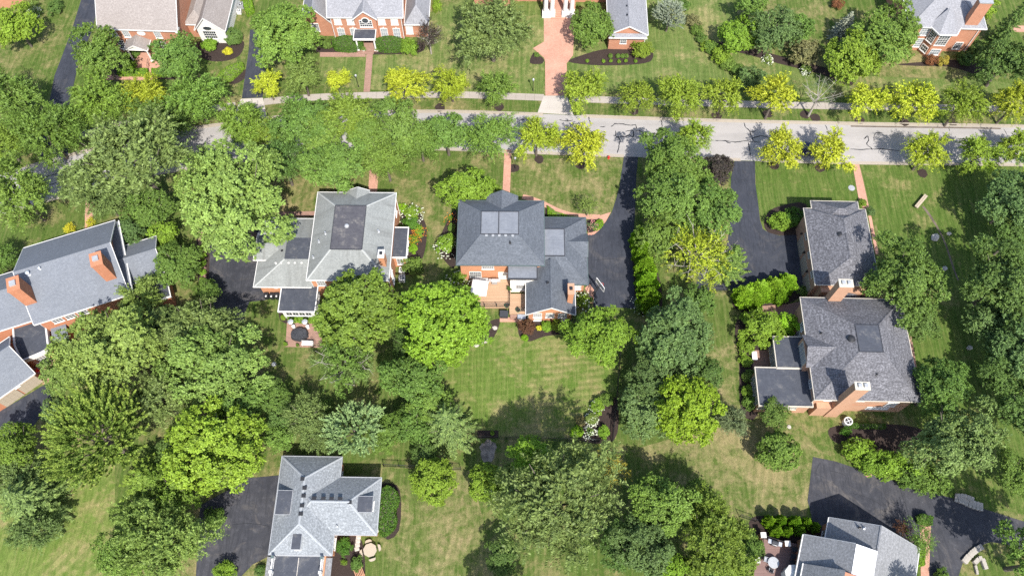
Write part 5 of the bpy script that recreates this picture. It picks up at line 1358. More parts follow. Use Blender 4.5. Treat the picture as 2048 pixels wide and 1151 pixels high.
PROTO = {}
def proto(key):
    """Crown meshes shared by alike plants, built on first use: (mesh, R, rz)."""
    if key in PROTO: return PROTO[key]
    k, i = key.split(':'); i = int(i); s = 100 + i * 17 + sum(map(ord, k))
    if k == 'broadS': r = (crown_broad(s, 3.0, 2.5, 12, .105, (.26, .40), (.17, .27), .47, 16), 3.0, 2.5)
    elif k == 'broadM': r = (crown_broad(s, 4.6, 3.8, 16, .125, (.22, .35)), 4.6, 3.8)
    elif k == 'broadL': r = (crown_broad(s, 6.6, 5.4, 24, .140, (.18, .29), (.24, .38), .64, 17, .24), 6.6, 5.4)
    elif k == 'denseM': r = (crown_broad(s, 5.0, 4.2, 60, .120, (.13, .20), (.17, .26), .50, 16, .09, -.45, .9, 'leaf', .2, (.62, .82)), 5.0, 4.2)
    elif k == 'lobedL': r = (crown_broad(s, 7.0, 5.6, 22, .140, (.20, .31), (.24, .38), .64, 17, .26, -.4, .75), 7.0, 5.6)
    elif k == 'featherS': r = (crown_feather(s, 3.6, 2.9, 470, 15, .160, .2, nb=12, rb=.28, droop=.5), 3.2, 2.7)
    elif k == 'featherM': r = (crown_feather(s, 4.8, 3.9, 700, 16, .175, .24, nb=15, rb=.25, droop=.5), 4.3, 3.6)
    elif k == 'featherL': r = (crown_feather(s, 7.5, 5.6, 1350, 17, .195, .2, .45, -.3, (.11, .22), nb=24, rb=.21), 6.8, 5.3)
    elif k == 'sparse': r = (crown_feather(s, 4.5, 3.6, 340, 14, .14, .2, .3, -.2, (.16, .30), nb=16), 4.5, 3.6)
    elif k == 'thin': r = (crown_feather(s, 3.6, 2.7, 120, 12, .085, .2, .2, -.1, (.2, .36), nb=14, rb=.4), 3.6, 2.7)
    elif k == 'spruce': r = (crown_spruce(s, 3.4, 11.0, 24, .16), 3.4, 5.5)
    elif k == 'loose': r = (crown_spruce(s, 4.6, 10.0, 15, .19, .65, .10, 8), 4.6, 5.0)
    elif k == 'finger': r = (crown_fingers(s, 7.0, 5.0, 520, .17), 7.0, 5.0)
    elif k == 'tuft': r = (crown_fingers(s, 4.4, 3.8, 300, .15, .16, .35, 'needle', .35), 4.4, 3.8)
    elif k == 'column': r = (crown_column(s, 1.0, 4.6), 1.0, 2.3)
    elif k == 'shrub': r = (crown_broad(s, 1.6, 1.2, 10, .070, (.30, .45), (.11, .18), .28, 14, .14, -.2), 1.6, 1.2)
    elif k == 'wispy': r = (crown_feather(s, 1.8, 1.4, 260, 11, .095, .16, .3, -.2, nb=10, rb=.4), 1.8, 1.4)
    elif k == 'ball': r = (crown_broad(s, 1.2, 1.1, 46, .050, (.18, .26), (.06, .10), .15, 12, .03, -.5, .9, 'leaf', .2, (.72, .80)), 1.2, 1.1)
    PROTO[key] = r
    return r

COL = dict(acid=(.168, .258, .016), gold=(.290, .315, .022), golden=(.232, .275, .020), goldgreen=(.162, .222, .022), lime=(.142, .242, .020), bright=(.145, .228, .022), mid=(.102, .166, .028),
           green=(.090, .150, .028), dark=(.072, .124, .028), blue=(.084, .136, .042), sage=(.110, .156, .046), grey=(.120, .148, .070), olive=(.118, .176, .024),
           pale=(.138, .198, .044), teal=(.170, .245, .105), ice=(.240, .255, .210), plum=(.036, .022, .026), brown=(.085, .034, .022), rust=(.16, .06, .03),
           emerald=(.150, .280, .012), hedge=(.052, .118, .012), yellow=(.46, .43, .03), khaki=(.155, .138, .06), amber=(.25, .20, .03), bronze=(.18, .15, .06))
PAL = random.Random(77)
tcount = [0]; TRUNKS = {}
def tree(kind, px, py, rx, ry, colour, label, name='shade_tree', group=None, lift=None, bark='bark', high=None, cat='tree', rz_k=None):
    tcount[0] += 1
    me, R0, Z0 = proto(kind)
    k0 = kind.split(':')[0]
    cone = k0 in ('spruce', 'loose', 'column')
    m = mpp(px, py, 4.0); R = rx * m
    rz = R * (Z0 / R0) if rz_k is None else R * rz_k
    if high: rz = high / 2
    zc = (rz + .15) if cone else (lift if lift is not None else ((.9 + 1.0 * R) * PAL.uniform(.88, 1.25) if R > 1.9 else .62 * rz + .1))
    if not cone and zc < rz * .55: zc = rz * .55
    x, y = at(px, py, zc)
    dep = math.atan2(CAM_H - zc, math.hypot(y, 0.01)); sy = math.sin(dep); cy = math.cos(dep)
    q = (ry * m) ** 2 - (rz * cy) ** 2
    Ry = math.sqrt(max(q, (.6 * R) ** 2)) / max(sy, .3); Ry = min(max(Ry, .72 * R), 1.4 * R)
    if cone: Ry = R
    root = tag(empty(name, (x, y, 0), 0), label, cat, group)
    c = link('crown' if R > 1.9 or cone else 'foliage', me, root, (0, 0, zc), 0)
    rot = PAL.uniform(0, 6.28); t = math.radians(PAL.uniform(-3, 3)) if not cone else 0
    ca, sa = math.cos(rot), math.sin(rot)
    # turn the crown first, then stretch it to its own width and depth
    S = Matrix.Diagonal((R / R0, Ry / R0, rz / Z0, 1)); c.matrix_local = Matrix.Translation((0, 0, zc)) @ S @ Matrix.Rotation(rot, 4, 'Z') @ Matrix.Rotation(t, 4, 'X')
    b = COL[colour]; v = 1.62 * PAL.uniform(.90, 1.12); hshift = PAL.uniform(-.05, .08)
    c.color = (b[0] * v * (1 + hshift), b[1] * v, b[2] * v, 1)
    tk = (round(R * 2) / 2, round(zc), bark, k0 in ('sparse', 'thin'), tcount[0] % 3)
    if tk not in TRUNKS:
        tw = 5 if k0 in ('sparse', 'thin') else 0
        if R > 1.9 and not cone: TRUNKS[tk] = trunk_mesh(tcount[0], tk[0] or .5, rz, zc, M[bark], 11 if tw else 8, .92 if tw else .66, twigs=tw)
        elif cone: TRUNKS[tk] = MB().bar((0, 0, -.1), (0, 0, zc + rz * .7), max(.05, .04 * R), 8, .02).mesh('trunk', M[bark])
        else:
            mb = MB(); rr = random.Random(tcount[0])
            for i in range(5): th = i * 1.26; mb.bar((0, 0, -.05), (math.cos(th) * R * .45, math.sin(th) * R * .45, zc + rz * .2), .035, 5, .012)
            TRUNKS[tk] = mb.mesh('stem', M[bark])
    link('trunk' if R > 1.9 or cone else 'stem', TRUNKS[tk], root)
    return root

def blooms(root, n, petal, size=.12, seed=1, R=None):
    """Flower heads scattered over a shrub's dome."""
    rng = np.random.default_rng(seed); c = [o for o in root.children if o.name.startswith(('foliage', 'crown'))][0]
    d = rdir(rng, n * 3); d = d[d[:, 2] > .05][:n]; n = len(d)
    Mx = np.array(c.matrix_local); R0 = [p_[1] for p_ in PROTO.values() if p_[0] == c.data][0] * .95
    mb_v, mb_f = [], []
    base = [(1, 0, 0), (-1, 0, 0), (0, 1, 0), (0, -1, 0), (0, 0, .8), (0, 0, -.8)]; fc = [(0, 2, 4), (2, 1, 4), (1, 3, 4), (3, 0, 4), (2, 0, 5), (1, 2, 5), (3, 1, 5), (0, 3, 5)]
    for q in d:
        p = Mx @ np.array([*(q * R0 * rng.uniform(.50, .76) * np.array([1, 1, .9])), 1.0]); s = size * rng.uniform(.7, 1.3); k = len(mb_v)
        mb_v += [tuple(p[:3] + np.array(b) * s) for b in base]; mb_f += [tuple(k + i for i in f) for f in fc]
    me = bpy.data.meshes.new('flower_heads'); me.from_pydata(mb_v, [], mb_f); me.materials.append(M[petal])
    o = link('flower_heads', me, root); o['kind'] = 'stuff'
    return o

def hedge(pts, z, label, colour='hedge', name='hedge', leaf=.075, px=True, dens=1.0, seed=3):
    """Clipped hedge over an outline: leaves on the top and sides of the block."""
    w = [at(*p, z * .5) for p in pts] if px else pts
    cx, cy = sum(p[0] for p in w) / len(w), sum(p[1] for p in w) / len(w); w = [(p[0] - cx, p[1] - cy) for p in w]
    a = sum(w[i][0] * w[(i + 1) % len(w)][1] - w[(i + 1) % len(w)][0] * w[i][1] for i in range(len(w)))
    if a < 0: w = w[::-1]
    rng = np.random.default_rng(seed + len(pts)); P, N = [], []
    xs, ys = [p[0] for p in w], [p[1] for p in w]
    def inside(q):
        c = np.zeros(len(q), bool); j = len(w) - 1
        for i in range(len(w)):
            xi, yi = w[i]; xj, yj = w[j]
            c ^= ((yi > q[:, 1]) != (yj > q[:, 1])) & (q[:, 0] < (xj - xi) * (q[:, 1] - yi) / (yj - yi + 1e-9) + xi); j = i
        return c
    area = abs(a) / 2; n = int(dens * area / (leaf * leaf) * 1.6) + 50
    q = np.stack([rng.uniform(min(xs), max(xs), 3 * n), rng.uniform(min(ys), max(ys), 3 * n)], 1); q = q[inside(q)][:n]
    P.append(np.column_stack([q, z + rng.normal(size=len(q)) * .05 + .05 * np.sin(q[:, 0] * 3) * np.cos(q[:, 1] * 2.3)])); N.append(np.tile(UP, (len(q), 1)))
    for i in range(len(w)):
        p0, p1 = np.array(w[i]), np.array(w[(i + 1) % len(w)]); l = np.linalg.norm(p1 - p0); m = int(dens * l * z / (leaf * leaf) * 1.4) + 10
        t = rng.random(m); nn = np.array([p1[1] - p0[1], -(p1[0] - p0[0]), 0]) / max(l, 1e-6)
        P.append(np.column_stack([p0 + (p1 - p0) * t[:, None], rng.random(m) * z]) + nn * rng.normal(size=(m, 1)) * .05); N.append(np.tile(nn, (m, 1)))
    P = np.concatenate(P); N = np.concatenate(N); m = len(P)
    L = leaf * rng.uniform(.7, 1.3, m)
    me = leaf_mesh('foliage', P, rdir(rng, m), N * .8 + UP * .25 + rdir(rng, m) * .5, L, L * .6, rng.random(m), 0.0, M['leaf'])
    root = tag(empty(name, (cx, cy, 0)), label, 'hedge')
    o = link('foliage', me, root); b = COL[colour]; o.color = tuple(min(1, 1.25 * q) for q in b) + (1,)
    core = MB().prism([(p[0] * .9, p[1] * .9) for p in w], 0, z * .9).build('twig_core', M['bark'], root)
    return root
# ---- golden and green street trees, far side of the road, left to right
T = tree
FAR = 'street trees on the far side of the road'; NEAR = 'street trees on the near side of the road'
for i, (kd, x, y, rx, ry, c_, lab) in enumerate([
    ('featherS:0', 535, 168, 31, 27, 'gold', 'golden street tree beside the dark driveway top left of the road'),
    ('featherM:0', 605, 155, 42, 36, 'pale', 'green street tree between two golden ones, left of the brick path'),
    ('featherS:1', 675, 162, 28, 20, 'gold', 'small golden tree left of the dark brick front path'),
    ('featherS:2', 808, 170, 46, 34, 'gold', 'bright golden street tree right of the dark brick front path'),
    ('featherS:3', 903, 173, 40, 36, 'golden', 'golden street tree second right of the dark brick front path'),
    ('featherS:0', 995, 176, 39, 36, 'mid', 'green street tree left of the brick driveway by the pavement'),
    ('featherS:1', 1163, 180, 47, 42, 'goldgreen', 'yellow-green street tree beside the pale driveway apron'),
    ('featherS:2', 1276, 193, 36, 33, 'goldgreen', 'small yellow-green street tree second right of the apron'),
    ('featherM:1', 1360, 190, 50, 44, 'goldgreen', 'wide yellow-green street tree third right of the apron'),
    ('featherS:3', 1447, 192, 44, 40, 'goldgreen', 'yellow-green street tree fourth right of the apron'),
    ('featherS:0', 1550, 193, 49, 37, 'gold', 'golden street tree left of the bare grey one'),
    ('featherS:1', 1730, 202, 40, 36, 'gold', 'golden street tree right of the bare grey one'),
    ('featherS:2', 1830, 204, 46, 44, 'gold', 'round golden street tree, third from the right edge, far side'),
    ('featherM:2', 1925, 206, 48, 42, 'goldgreen', 'thinning yellow-green street tree, second from right edge, far side'),
    ('featherS:3', 2028, 206, 46, 42, 'golden', 'golden street tree cut by the right edge, far side')]):
    T(kd, x, y, rx, ry, c_, lab, 'street_tree', FAR)
T('thin:0', 1640, 188, 46, 34, 'grey', 'nearly bare grey street tree between two golden ones', 'street_tree', FAR, bark='bark_pale')
# ---- near side of the road
for kd, x, y, rx, ry, c_, lab in [
    ('featherS:1', 1074, 275, 46, 42, 'golden', 'golden street tree left of a golden pair, near side of the road'),
    ('featherS:2', 1168, 290, 52, 44, 'gold', 'bright golden street tree above the front lawn of the centre house'),
    ('featherS:3', 1388, 275, 40, 36, 'goldgreen', 'yellow-green street tree behind the tall green clump, near side'),
    ('featherS:0', 1566, 300, 44, 44, 'gold', 'golden street tree left of the parked blue car'),
    ('featherS:1', 1660, 305, 42, 42, 'gold', 'golden street tree right of the parked blue car'),
    ('featherM:0', 1852, 305, 50, 42, 'golden', 'golden street tree right of the brick path, near side'),
    ('featherS:2', 1955, 310, 46, 40, 'goldgreen', 'yellow-green street tree second right of the brick path, near side'),
    ('featherS:3', 2036, 296, 40, 40, 'goldgreen', 'yellow-green tree at the right edge, near side of the road'),
    ('featherM:1', 982, 272, 56, 48, 'mid', 'green street tree above the front walk of the centre house'),
    ('broadM:1', 893, 268, 56, 48, 'green', 'green street tree second left of the centre front walk'),
    ('broadM:2', 800, 256, 62, 54, 'green', 'green tree overhanging the road above the sage-roofed house'),
    ('featherM:1', 770, 318, 52, 36, 'mid', 'drooping green tree beside the brick walk of the sage-roofed house'),
    ('featherM:1', 700, 236, 62, 50, 'olive', 'broad green tree over the bend of the road'),
    ('broadL:1', 664, 334, 74, 66, 'green', 'large green tree behind the sage roof, left of its walk'),
    ('broadM:0', 600, 250, 66, 60, 'green', 'green tree standing over the road bend, second from left of the row'),
    ('featherM:0', 490, 250, 58, 52, 'olive', 'yellowish green tree right of the visible piece of road bend'),
    ('featherM:2', 565, 325, 54, 48, 'dark', 'dark green tree tucked behind the big light green crown')]:
    T(kd, x, y, rx, ry, c_, lab, 'street_tree', NEAR)
# ---- left mass round the bend
T('featherM:0', 30, 200, 70, 55, 'green', 'dark green tree on the left edge beside the long driveway')
T('featherM:1', 92, 268, 72, 58, 'mid', 'green tree over the foot of the long driveway')
T('featherM:2', 200, 200, 60, 55, 'olive', 'yellowish green tree just right of the long driveway foot')
T('featherM:1', 290, 192, 52, 44, 'golden', 'golden topped tree in front of the taupe-roofed house')
T('featherM:0', 388, 195, 68, 60, 'mid', 'green tree in front of the white gabled sun room')
T('featherM:2', 315, 250, 70, 50, 'green', 'green tree between the golden one and the grey-green giant')
T('featherL:1', 268, 320, 128, 96, 'sage', 'huge grey-green tree overhanging the road bend, left')
T('featherM:0', 38, 388, 78, 66, 'mid', 'green tree at the left edge beside the road')
T('featherM:1', 10, 290, 44, 44, 'olive', 'yellowish green tree at the left edge across the road')
T('featherM:2', 150, 372, 40, 40, 'sage', 'small grey-green tree beside the red brick path, left')
T('featherM:1', -6, 520, 34, 60, 'green', 'green tree on the left edge next to the turned house')
T('lobedL:0', 470, 405, 124, 112, 'pale', 'largest light yellow-green crown, left of the sage-roofed house')
T('broadM:0', 357, 528, 48, 54, 'green', 'dense green tree between the turned house and the driveway')
T('broadS:0', 255, 464, 36, 34, 'blue', 'bluish green tree behind the turned house gable')
T('broadS:1', 328, 470, 34, 26, 'bright', 'low bright green bush-like tree behind the turned house wing')
T('wispy:0', 140, 457, 14, 12, 'yellow', 'small bright yellow shrub behind the turned house roof', 'shrub', cat='shrub')
T('wispy:1', 182, 445, 12, 12, 'yellow', 'yellow shrub growing over the red brick path, left', 'shrub', cat='shrub')
# ---- top edge
T('broadM:1', 32, 52, 46, 52, 'bright', 'bright green tree at the top left corner')
s = T('wispy:0', 66, 20, 18, 24, 'pale', 'cream flowering shrub at the top left corner house', 'flowering_shrub', cat='shrub'); blooms(s, 143, 'petal_white', .12, 3)
T('broadS:2', 112, 18, 17, 18, 'dark', 'small dark round tree left of the long driveway')
T('broadM:2', 198, 108, 58, 54, 'mid', 'green tree left of the gabled porch, top left')
T('broadM:0', 352, 112, 54, 48, 'green', 'green tree right of the gabled porch, top left')
T('ball:0', 466, 74, 19, 19, 'dark', 'dark round clipped shrub at the white sun room corner', 'shrub', cat='shrub')
T('shrub:0', 422, 91, 18, 11, 'lime', 'yellow-green shrub below the arched window', 'shrub', cat='shrub')
T('shrub:1', 457, 104, 10, 9, 'yellow', 'bright yellow small shrub in the dark bed by the sun room', 'shrub', cat='shrub')
T('shrub:1', 250, 117, 10, 10, 'dark', 'dark clipped cone left of the porch steps', 'shrub', cat='shrub')
T('shrub:0', 270, 108, 12, 12, 'green', 'green shrub beside the porch column', 'shrub', cat='shrub')
T('shrub:1', 262, 130, 12, 8, 'lime', 'yellow-green shrub behind the clipped hedge', 'shrub', cat='shrub')
hedge([(236, 140), (296, 140), (296, 150), (236, 150)], .9, 'clipped lime hedge left of the porch path', 'emerald')
hedge([(305, 140), (340, 140), (340, 150), (305, 150)], .9, 'clipped lime hedge right of the porch path', 'emerald', seed=9)
hedge(smooth([(434, 158), (450, 140), (482, 127), (487, 136), (474, 150), (456, 163), (438, 164)], 3), .7, 'low bright yellow oval shrub mound on the lawn', 'lime', 'shrub_mound')
hedge([(488, 8), (500, -10), (508, 20), (494, 30)], 1.2, 'narrow hedge beside the white sun room wall', 'emerald')
T('broadL:0', 566, 74, 76, 78, 'mid', 'big dense green tree left of the symmetrical brick house')
for x, y, lab in [(696, 89, 'left'), (780, 90, 'right')]:
    hedge(smooth([(x - 27, y - 6), (x, y - 12), (x + 27, y - 6), (x + 27, y + 6), (x, y + 11), (x - 27, y + 6)], 3), 1.5, 'dark rounded yew hedge on the %s of the columned porch' % lab, 'hedge', leaf=.08, seed=int(x))
T('broadS:2', 822, 96, 22, 20, 'bright', 'green shrub at the right corner of the symmetrical house', 'shrub', cat='shrub')
T('sparse:0', 858, 72, 34, 34, 'plum', 'purple-leaved small tree right of the symmetrical house', bark='bark_pale')
T('broadS:0', 650, 90, 16, 12, 'green', 'small green shrub at the left corner of the symmetrical house', 'shrub', cat='shrub')
T('broadS:1', 875, 12, 12, 14, 'bright', 'bright green shrub at the top edge, right wing', 'shrub', cat='shrub')
T('featherL:1', 985, 62, 78, 84, 'sage', 'tall pale green tree left of the brick driveway')
T('broadM:1', 1186, 52, 44, 70, 'mid', 'tall narrow green tree right of the brick driveway')
T('broadS:0', 1286, 102, 25, 22, 'goldgreen', 'yellow-green round tree at the corner of the gabled wing', lift=1.5)
for i, x in enumerate((1221, 1236, 1245, 1253)): T('ball:0', x, 112, 5, 5, 'green', 'clipped box ball %s of four below the gabled wing' % ('first', 'second', 'third', 'fourth')[i], 'box_ball', 'clipped box balls', cat='shrub')
T('shrub:0', 1073, 110, 6, 6, 'green', 'little round shrub left of the brick driveway flare', 'shrub', cat='shrub')
for i, x in enumerate((1175, 1207, 1222, 1238, 1252, 1271)): T('shrub:1', x, 122 + i % 2, 4, 4, 'lime', 'tiny lime tuft, %s in the row along the bed edge' % ('first', 'second', 'third', 'fourth', 'fifth', 'sixth')[i], 'ornamental_tuft', 'lime tufts along the bed edge', cat='shrub')
T('tuft:1', 1340, 30, 34, 34, 'ice', 'silver-blue spruce right of the gabled wing', 'spruce_tree')
T('broadS:0', 1385, 42, 16, 20, 'khaki', 'brownish shrub at the upper end of the boundary row', 'shrub', cat='shrub')
T('shrub:0', 1402, 78, 13, 12, 'green', 'green shrub in the middle of the boundary row', 'shrub', cat='shrub')
T('broadS:2', 1440, 110, 24, 22, 'bright', 'bright green shrub at the lower end of the boundary row', 'shrub', cat='shrub', lift=1.0)
T('shrub:1', 1420, 96, 16, 12, 'mid', 'green shrub second from the lower end of the boundary row', 'shrub', cat='shrub')
T('broadM:2', 1480, 72, 46, 46, 'bright', 'light green bushy tree left in the top right bed', lift=2.6)
T('broadS:1', 1500, 12, 36, 30, 'mid', 'green tree at the top edge above the light bushy one')
T('broadM:0', 1548, 62, 52, 50, 'blue', 'grey-green tree in the middle of the top right bed')
T('broadS:0', 1612, 108, 38, 34, 'khaki', 'brownish smoke bush in the top right bed', lift=2.2)
T('shrub:1', 1600, 60, 30, 30, 'green', 'green shrub behind the smoke bush', 'shrub', cat='shrub')
s = T('shrub:0', 1535, 118, 10, 8, 'pale', 'white flowered low shrub at the bed edge, left', 'flowering_shrub', cat='shrub'); blooms(s, 60, 'petal_white', .12, 4)
s = T('shrub:1', 1612, 140, 12, 8, 'pale', 'white flowered low shrub at the bed edge below smoke bush', 'flowering_shrub', cat='shrub'); blooms(s, 60, 'petal_white', .12, 5)
T('spruce:1', 1692, 50, 28, 32, 'ice', 'small blue spruce left of the tall tree at top right', 'spruce_tree', high=6)
T('broadM:1', 1706, 118, 58, 62, 'goldgreen', 'yellow-green maple in front of the top right bed')
T('broadL:1', 1778, 72, 66, 80, 'mid', 'tall green tree covering the left of the top right house')
T('broadS:2', 1675, 8, 14, 14, 'rust', 'red-leaved shrub at the top edge', 'shrub', cat='shrub')
T('broadS:1', 1500, 158, 32, 22, 'blue', 'dark blue-green shrub on the lawn above the golden tree', lift=1.3, cat='shrub', name='shrub')
T('ball:0', 1929, 118, 15, 16, 'dark', 'dark round clipped shrub at the top right house corner', 'shrub', cat='shrub')
T('shrub:0', 1953, 98, 18, 18, 'dark', 'dark green shrub behind the round one at top right', 'shrub', cat='shrub')
T('shrub:1', 1862, 121, 14, 8, 'rust', 'rust-red low shrub under the turret bay', 'shrub', cat='shrub')
T('shrub:0', 1885, 123, 14, 8, 'amber', 'orange-brown low shrub right under the turret bay', 'shrub', cat='shrub')
T('broadM:2', 2010, 125, 64, 46, 'dark', 'dark green tree at the right edge, top')
T('spruce:0', 2028, 40, 28, 46, 'dark', 'dark spruce at the top right corner', 'spruce_tree', high=11)
T('broadS:1', 1975, 20, 20, 22, 'bright', 'green shrub behind the tall side chimney', 'shrub', cat='shrub')
# ---- sage-roofed house garden
s = T('broadS:0', 822, 426, 20, 18, 'bright', 'white hydrangea by the sage-roofed house side lawn', 'flowering_shrub', cat='shrub', lift=1.0); blooms(s, 88, 'petal_white', .11, 6)
T('shrub:0', 821, 447, 19, 13, 'hedge', 'dark green rounded shrub beside the side bay', 'shrub', cat='shrub')
T('shrub:1', 808, 418, 10, 14, 'emerald', 'lime shrub at the brick corner behind the hydrangea', 'shrub', cat='shrub')
s = T('wispy:1', 838, 462, 12, 16, 'lime', 'orange lily clump beside the dark rounded shrub', 'flower_clump', cat='flowers'); blooms(s, 90, 'petal_orange', .06, 7)
s = T('wispy:0', 828, 478, 12, 12, 'lime', 'orange lily clump right below the side bay', 'flower_clump', cat='flowers'); blooms(s, 80, 'petal_orange', .06, 8)
T('shrub:0', 826, 497, 9, 14, 'emerald', 'small lime shrub at the end of the side bay', 'shrub', cat='shrub')
T('broadS:1', 826, 530, 25, 22, 'mid', 'green tree-like shrub beside the air conditioners', 'shrub', cat='shrub')
for i, (x, y) in enumerate([(586, 638), (606, 639), (628, 640)]):
    hedge([(x - 9, y - 5), (x + 9, y - 5), (x + 9, y + 5), (x - 9, y + 5)], .7, 'clipped low hedge, %s below the white sun room' % ('left', 'middle', 'right')[i], 'emerald', seed=40 + i)
T('shrub:1', 567, 634, 6, 7, 'bright', 'small shrub at the sun room corner', 'shrub', cat='shrub')
for i, y in enumerate((496, 512, 528, 545, 562, 578)):
    T('shrub:%d' % (i % 2), 405, y, 8, 8, 'lime', 'lime grass tuft, %s in the row left of the driveway' % ('first', 'second', 'third', 'fourth', 'fifth', 'sixth')[i], 'ornamental_tuft', 'lime tufts left of the driveway', cat='shrub')
# ---- centre house garden
T('broadM:1', 937, 378, 62, 46, 'bright', 'bright green tree overhanging the corner of the slate roof')
T('sparse:1', 1176, 412, 28, 26, 'pale', 'small airy pale tree on the centre front lawn', lift=2.6)
s = T('broadS:2', 893, 490, 21, 24, 'bright', 'white hydrangea left of the slate-roofed house', 'flowering_shrub', cat='shrub', lift=1.2); blooms(s, 93, 'petal_white', .12, 9)
T('shrub:0', 903, 455, 8, 24, 'mid', 'green shrub against the slate-roofed house left wall', 'shrub', cat='shrub')
s = T('wispy:0', 901, 436, 6, 8, 'lime', 'orange flower clump left of the slate-roofed house', 'flower_clump', cat='flowers'); blooms(s, 40, 'petal_orange', .06, 10)
s = T('broadS:0', 917, 556, 20, 16, 'bright', 'white flowering shrub at the deck corner of the centre house', 'flowering_shrub', cat='shrub', lift=1.6); blooms(s, 90, 'petal_white', .11, 11)
hedge([(1095, 412), (1112, 425), (1135, 432), (1160, 436), (1135, 437), (1096, 436)], .5, 'low green hedge along the curved brick walk', 'emerald')
hedge(smooth([(1186, 452), (1199, 440), (1206, 446), (1200, 456), (1190, 460)], 3), .6, 'lime mound beside the bend of the driveway', 'emerald', 'shrub_mound')
s = T('wispy:1', 1184, 452, 13, 10, 'grey', 'grey flowering perennials at the garage corner', 'flower_clump', cat='flowers'); blooms(s, 60, 'petal_pink', .07, 12)
T('broadL:2', 1335, 312, 68, 52, 'mid', 'tall green tree beside the top of the centre driveway')
T('broadL:0', 1345, 400, 80, 70, 'green', 'broad green tree in the clump between the two driveways')
T('broadL:1', 1425, 420, 66, 66, 'green', 'green tree on the right of the clump between the driveways')
T('broadM:2', 1320, 470, 50, 52, 'mid', 'lower green tree of the clump beside the arborvitae row')
T('broadM:1', 1438, 338, 33, 36, 'plum', 'dark purple-leaved tree beside the right driveway')
T('loose:0', 1462, 520, 48, 60, 'green', 'feathery spruce overhanging the right driveway', 'spruce_tree', high=8)
T('sparse:2', 1400, 512, 72, 72, 'golden', 'yellow-green tree with bare branches showing at its heart', lift=6.0, bark='bark_pale')
for i, (x, y, r_) in enumerate([(1280, 478, 20), (1287, 505, 22), (1291, 535, 23), (1295, 566, 24), (1298, 596, 24)]):
    T('column:%d' % (i % 2), x, y, r_, 26, 'emerald', 'arborvitae, %s from the road in the row beside the driveway' % ('first', 'second', 'third', 'fourth', 'fifth')[i], 'arborvitae', 'arborvitae row beside the centre driveway', high=5.6)
s = T('broadS:1', 1290, 605, 24, 26, 'mid', 'white hydrangea at the end of the arborvitae row', 'flowering_shrub', cat='shrub', lift=1.0); blooms(s, 77, 'petal_white', .1, 13)
s = T('broadS:0', 1166, 600, 15, 24, 'bright', 'white flowering shrub between the rear gable and basketball hoop', 'flowering_shrub', cat='shrub', lift=1.1); blooms(s, 70, 'petal_white', .1, 14)
T('shrub:1', 1054, 655, 18, 18, 'brown', 'dark red Japanese maple shrub below the deck steps', 'shrub', cat='shrub', lift=1.3)
T('shrub:0', 1095, 654, 13, 12, 'lime', 'yellow-green shrub below the rear gable windows', 'shrub', cat='shrub')
T('shrub:1', 1112, 652, 13, 14, 'goldgreen', 'golden shrub below the rear gable windows', 'shrub', cat='shrub')
T('shrub:0', 1078, 656, 6, 7, 'yellow', 'small yellow tuft beside the dark red shrub', 'shrub', cat='shrub')
T('shrub:1', 1050, 675, 9, 6, 'emerald', 'lime ground shrub at the tip of the rear bed', 'shrub', cat='shrub')
T('broadS:2', 1135, 662, 26, 24, 'green', 'green shrub at the corner of the rear gable', 'shrub', cat='shrub', lift=1.5)
T('broadL:2', 1196, 672, 70, 66, 'bright', 'green tree behind the basketball hoop, right of the back lawn')
T('broadL:0', 1352, 668, 86, 96, 'blue', 'large bluish green tree right of the back lawn')
T('broadM:0', 1292, 820, 52, 70, 'blue', 'bluish green tree left of the lime dome')
T('denseM:0', 1376, 820, 72, 76, 'acid', 'dense lime dome of a tree right of the flower bed')
T('featherM:0', 1462, 838, 40, 36, 'grey', 'grey-green tree right of the lime dome')
T('broadS:0', 1400, 600, 40, 40, 'green', 'dark green tree below the one with bare branches')
for i, (x, y, r_, c_, f_) in enumerate([(1194, 812, 16, 'bright', 1), (1214, 800, 15, 'mid', 0), (1182, 838, 14, 'pale', 1), (1155, 864, 14, 'emerald', 0), (1207, 863, 14, 'lime', 0), (1180, 864, 9, 'pale', 1), (1162, 842, 12, 'bronze', 0)]):
    s = T('shrub:%d' % (i % 2), x, y, r_, r_, c_, ['white flowered green shrub at the top of the round bed', 'green shrub at the fence corner of the round bed', 'white hydrangea in the middle of the round bed', 'dark clipped green ball at the left of the round bed', 'lime ball shrub at the right of the round bed', 'small white flower clump between two balls in the round bed', 'bronze shrub on the lawn edge of the round bed'][i], 'shrub', cat='shrub')
    if f_: blooms(s, 70, 'petal_white', .1, 20 + i)
T('shrub:0', 985, 866, 5, 5, 'lime', 'single lime plant in the small rectangular bed', 'shrub', cat='shrub')
# ---- between the two back gardens
T('denseM:1', 718, 622, 94, 84, 'olive', 'wide dense maple in front of the sage-roofed house')
T('broadS:2', 956, 668, 32, 28, 'lime', 'low lime sapling between the big lime maple and back lawn')
T('denseM:2', 880, 646, 94, 90, 'lime', 'big bright lime maple left of the wooden deck')
T('broadS:1', 902, 715, 32, 26, 'lime', 'low lime sapling below the big lime maple')
T('sparse:0', 690, 722, 66, 72, 'mid', 'thin green tree with grey twigs beside the patio', bark='bark_pale')
T('featherM:2', 690, 715, 58, 62, 'sage', 'grey-green tree growing through the thin twiggy one')
T('broadL:1', 822, 758, 76, 62, 'green', 'dark green tree left of the back lawn')
T('loose:1', 895, 848, 66, 60, 'sage', 'feathery grey-green spruce at the lower left of the back lawn', 'spruce_tree', high=10)
T('tuft:0', 706, 858, 66, 60, 'teal', 'pale blue-green pine above the bottom left roof', 'pine_tree')
T('featherM:1', 612, 835, 54, 44, 'sage', 'twiggy grey-green tree left of the pale blue pine')
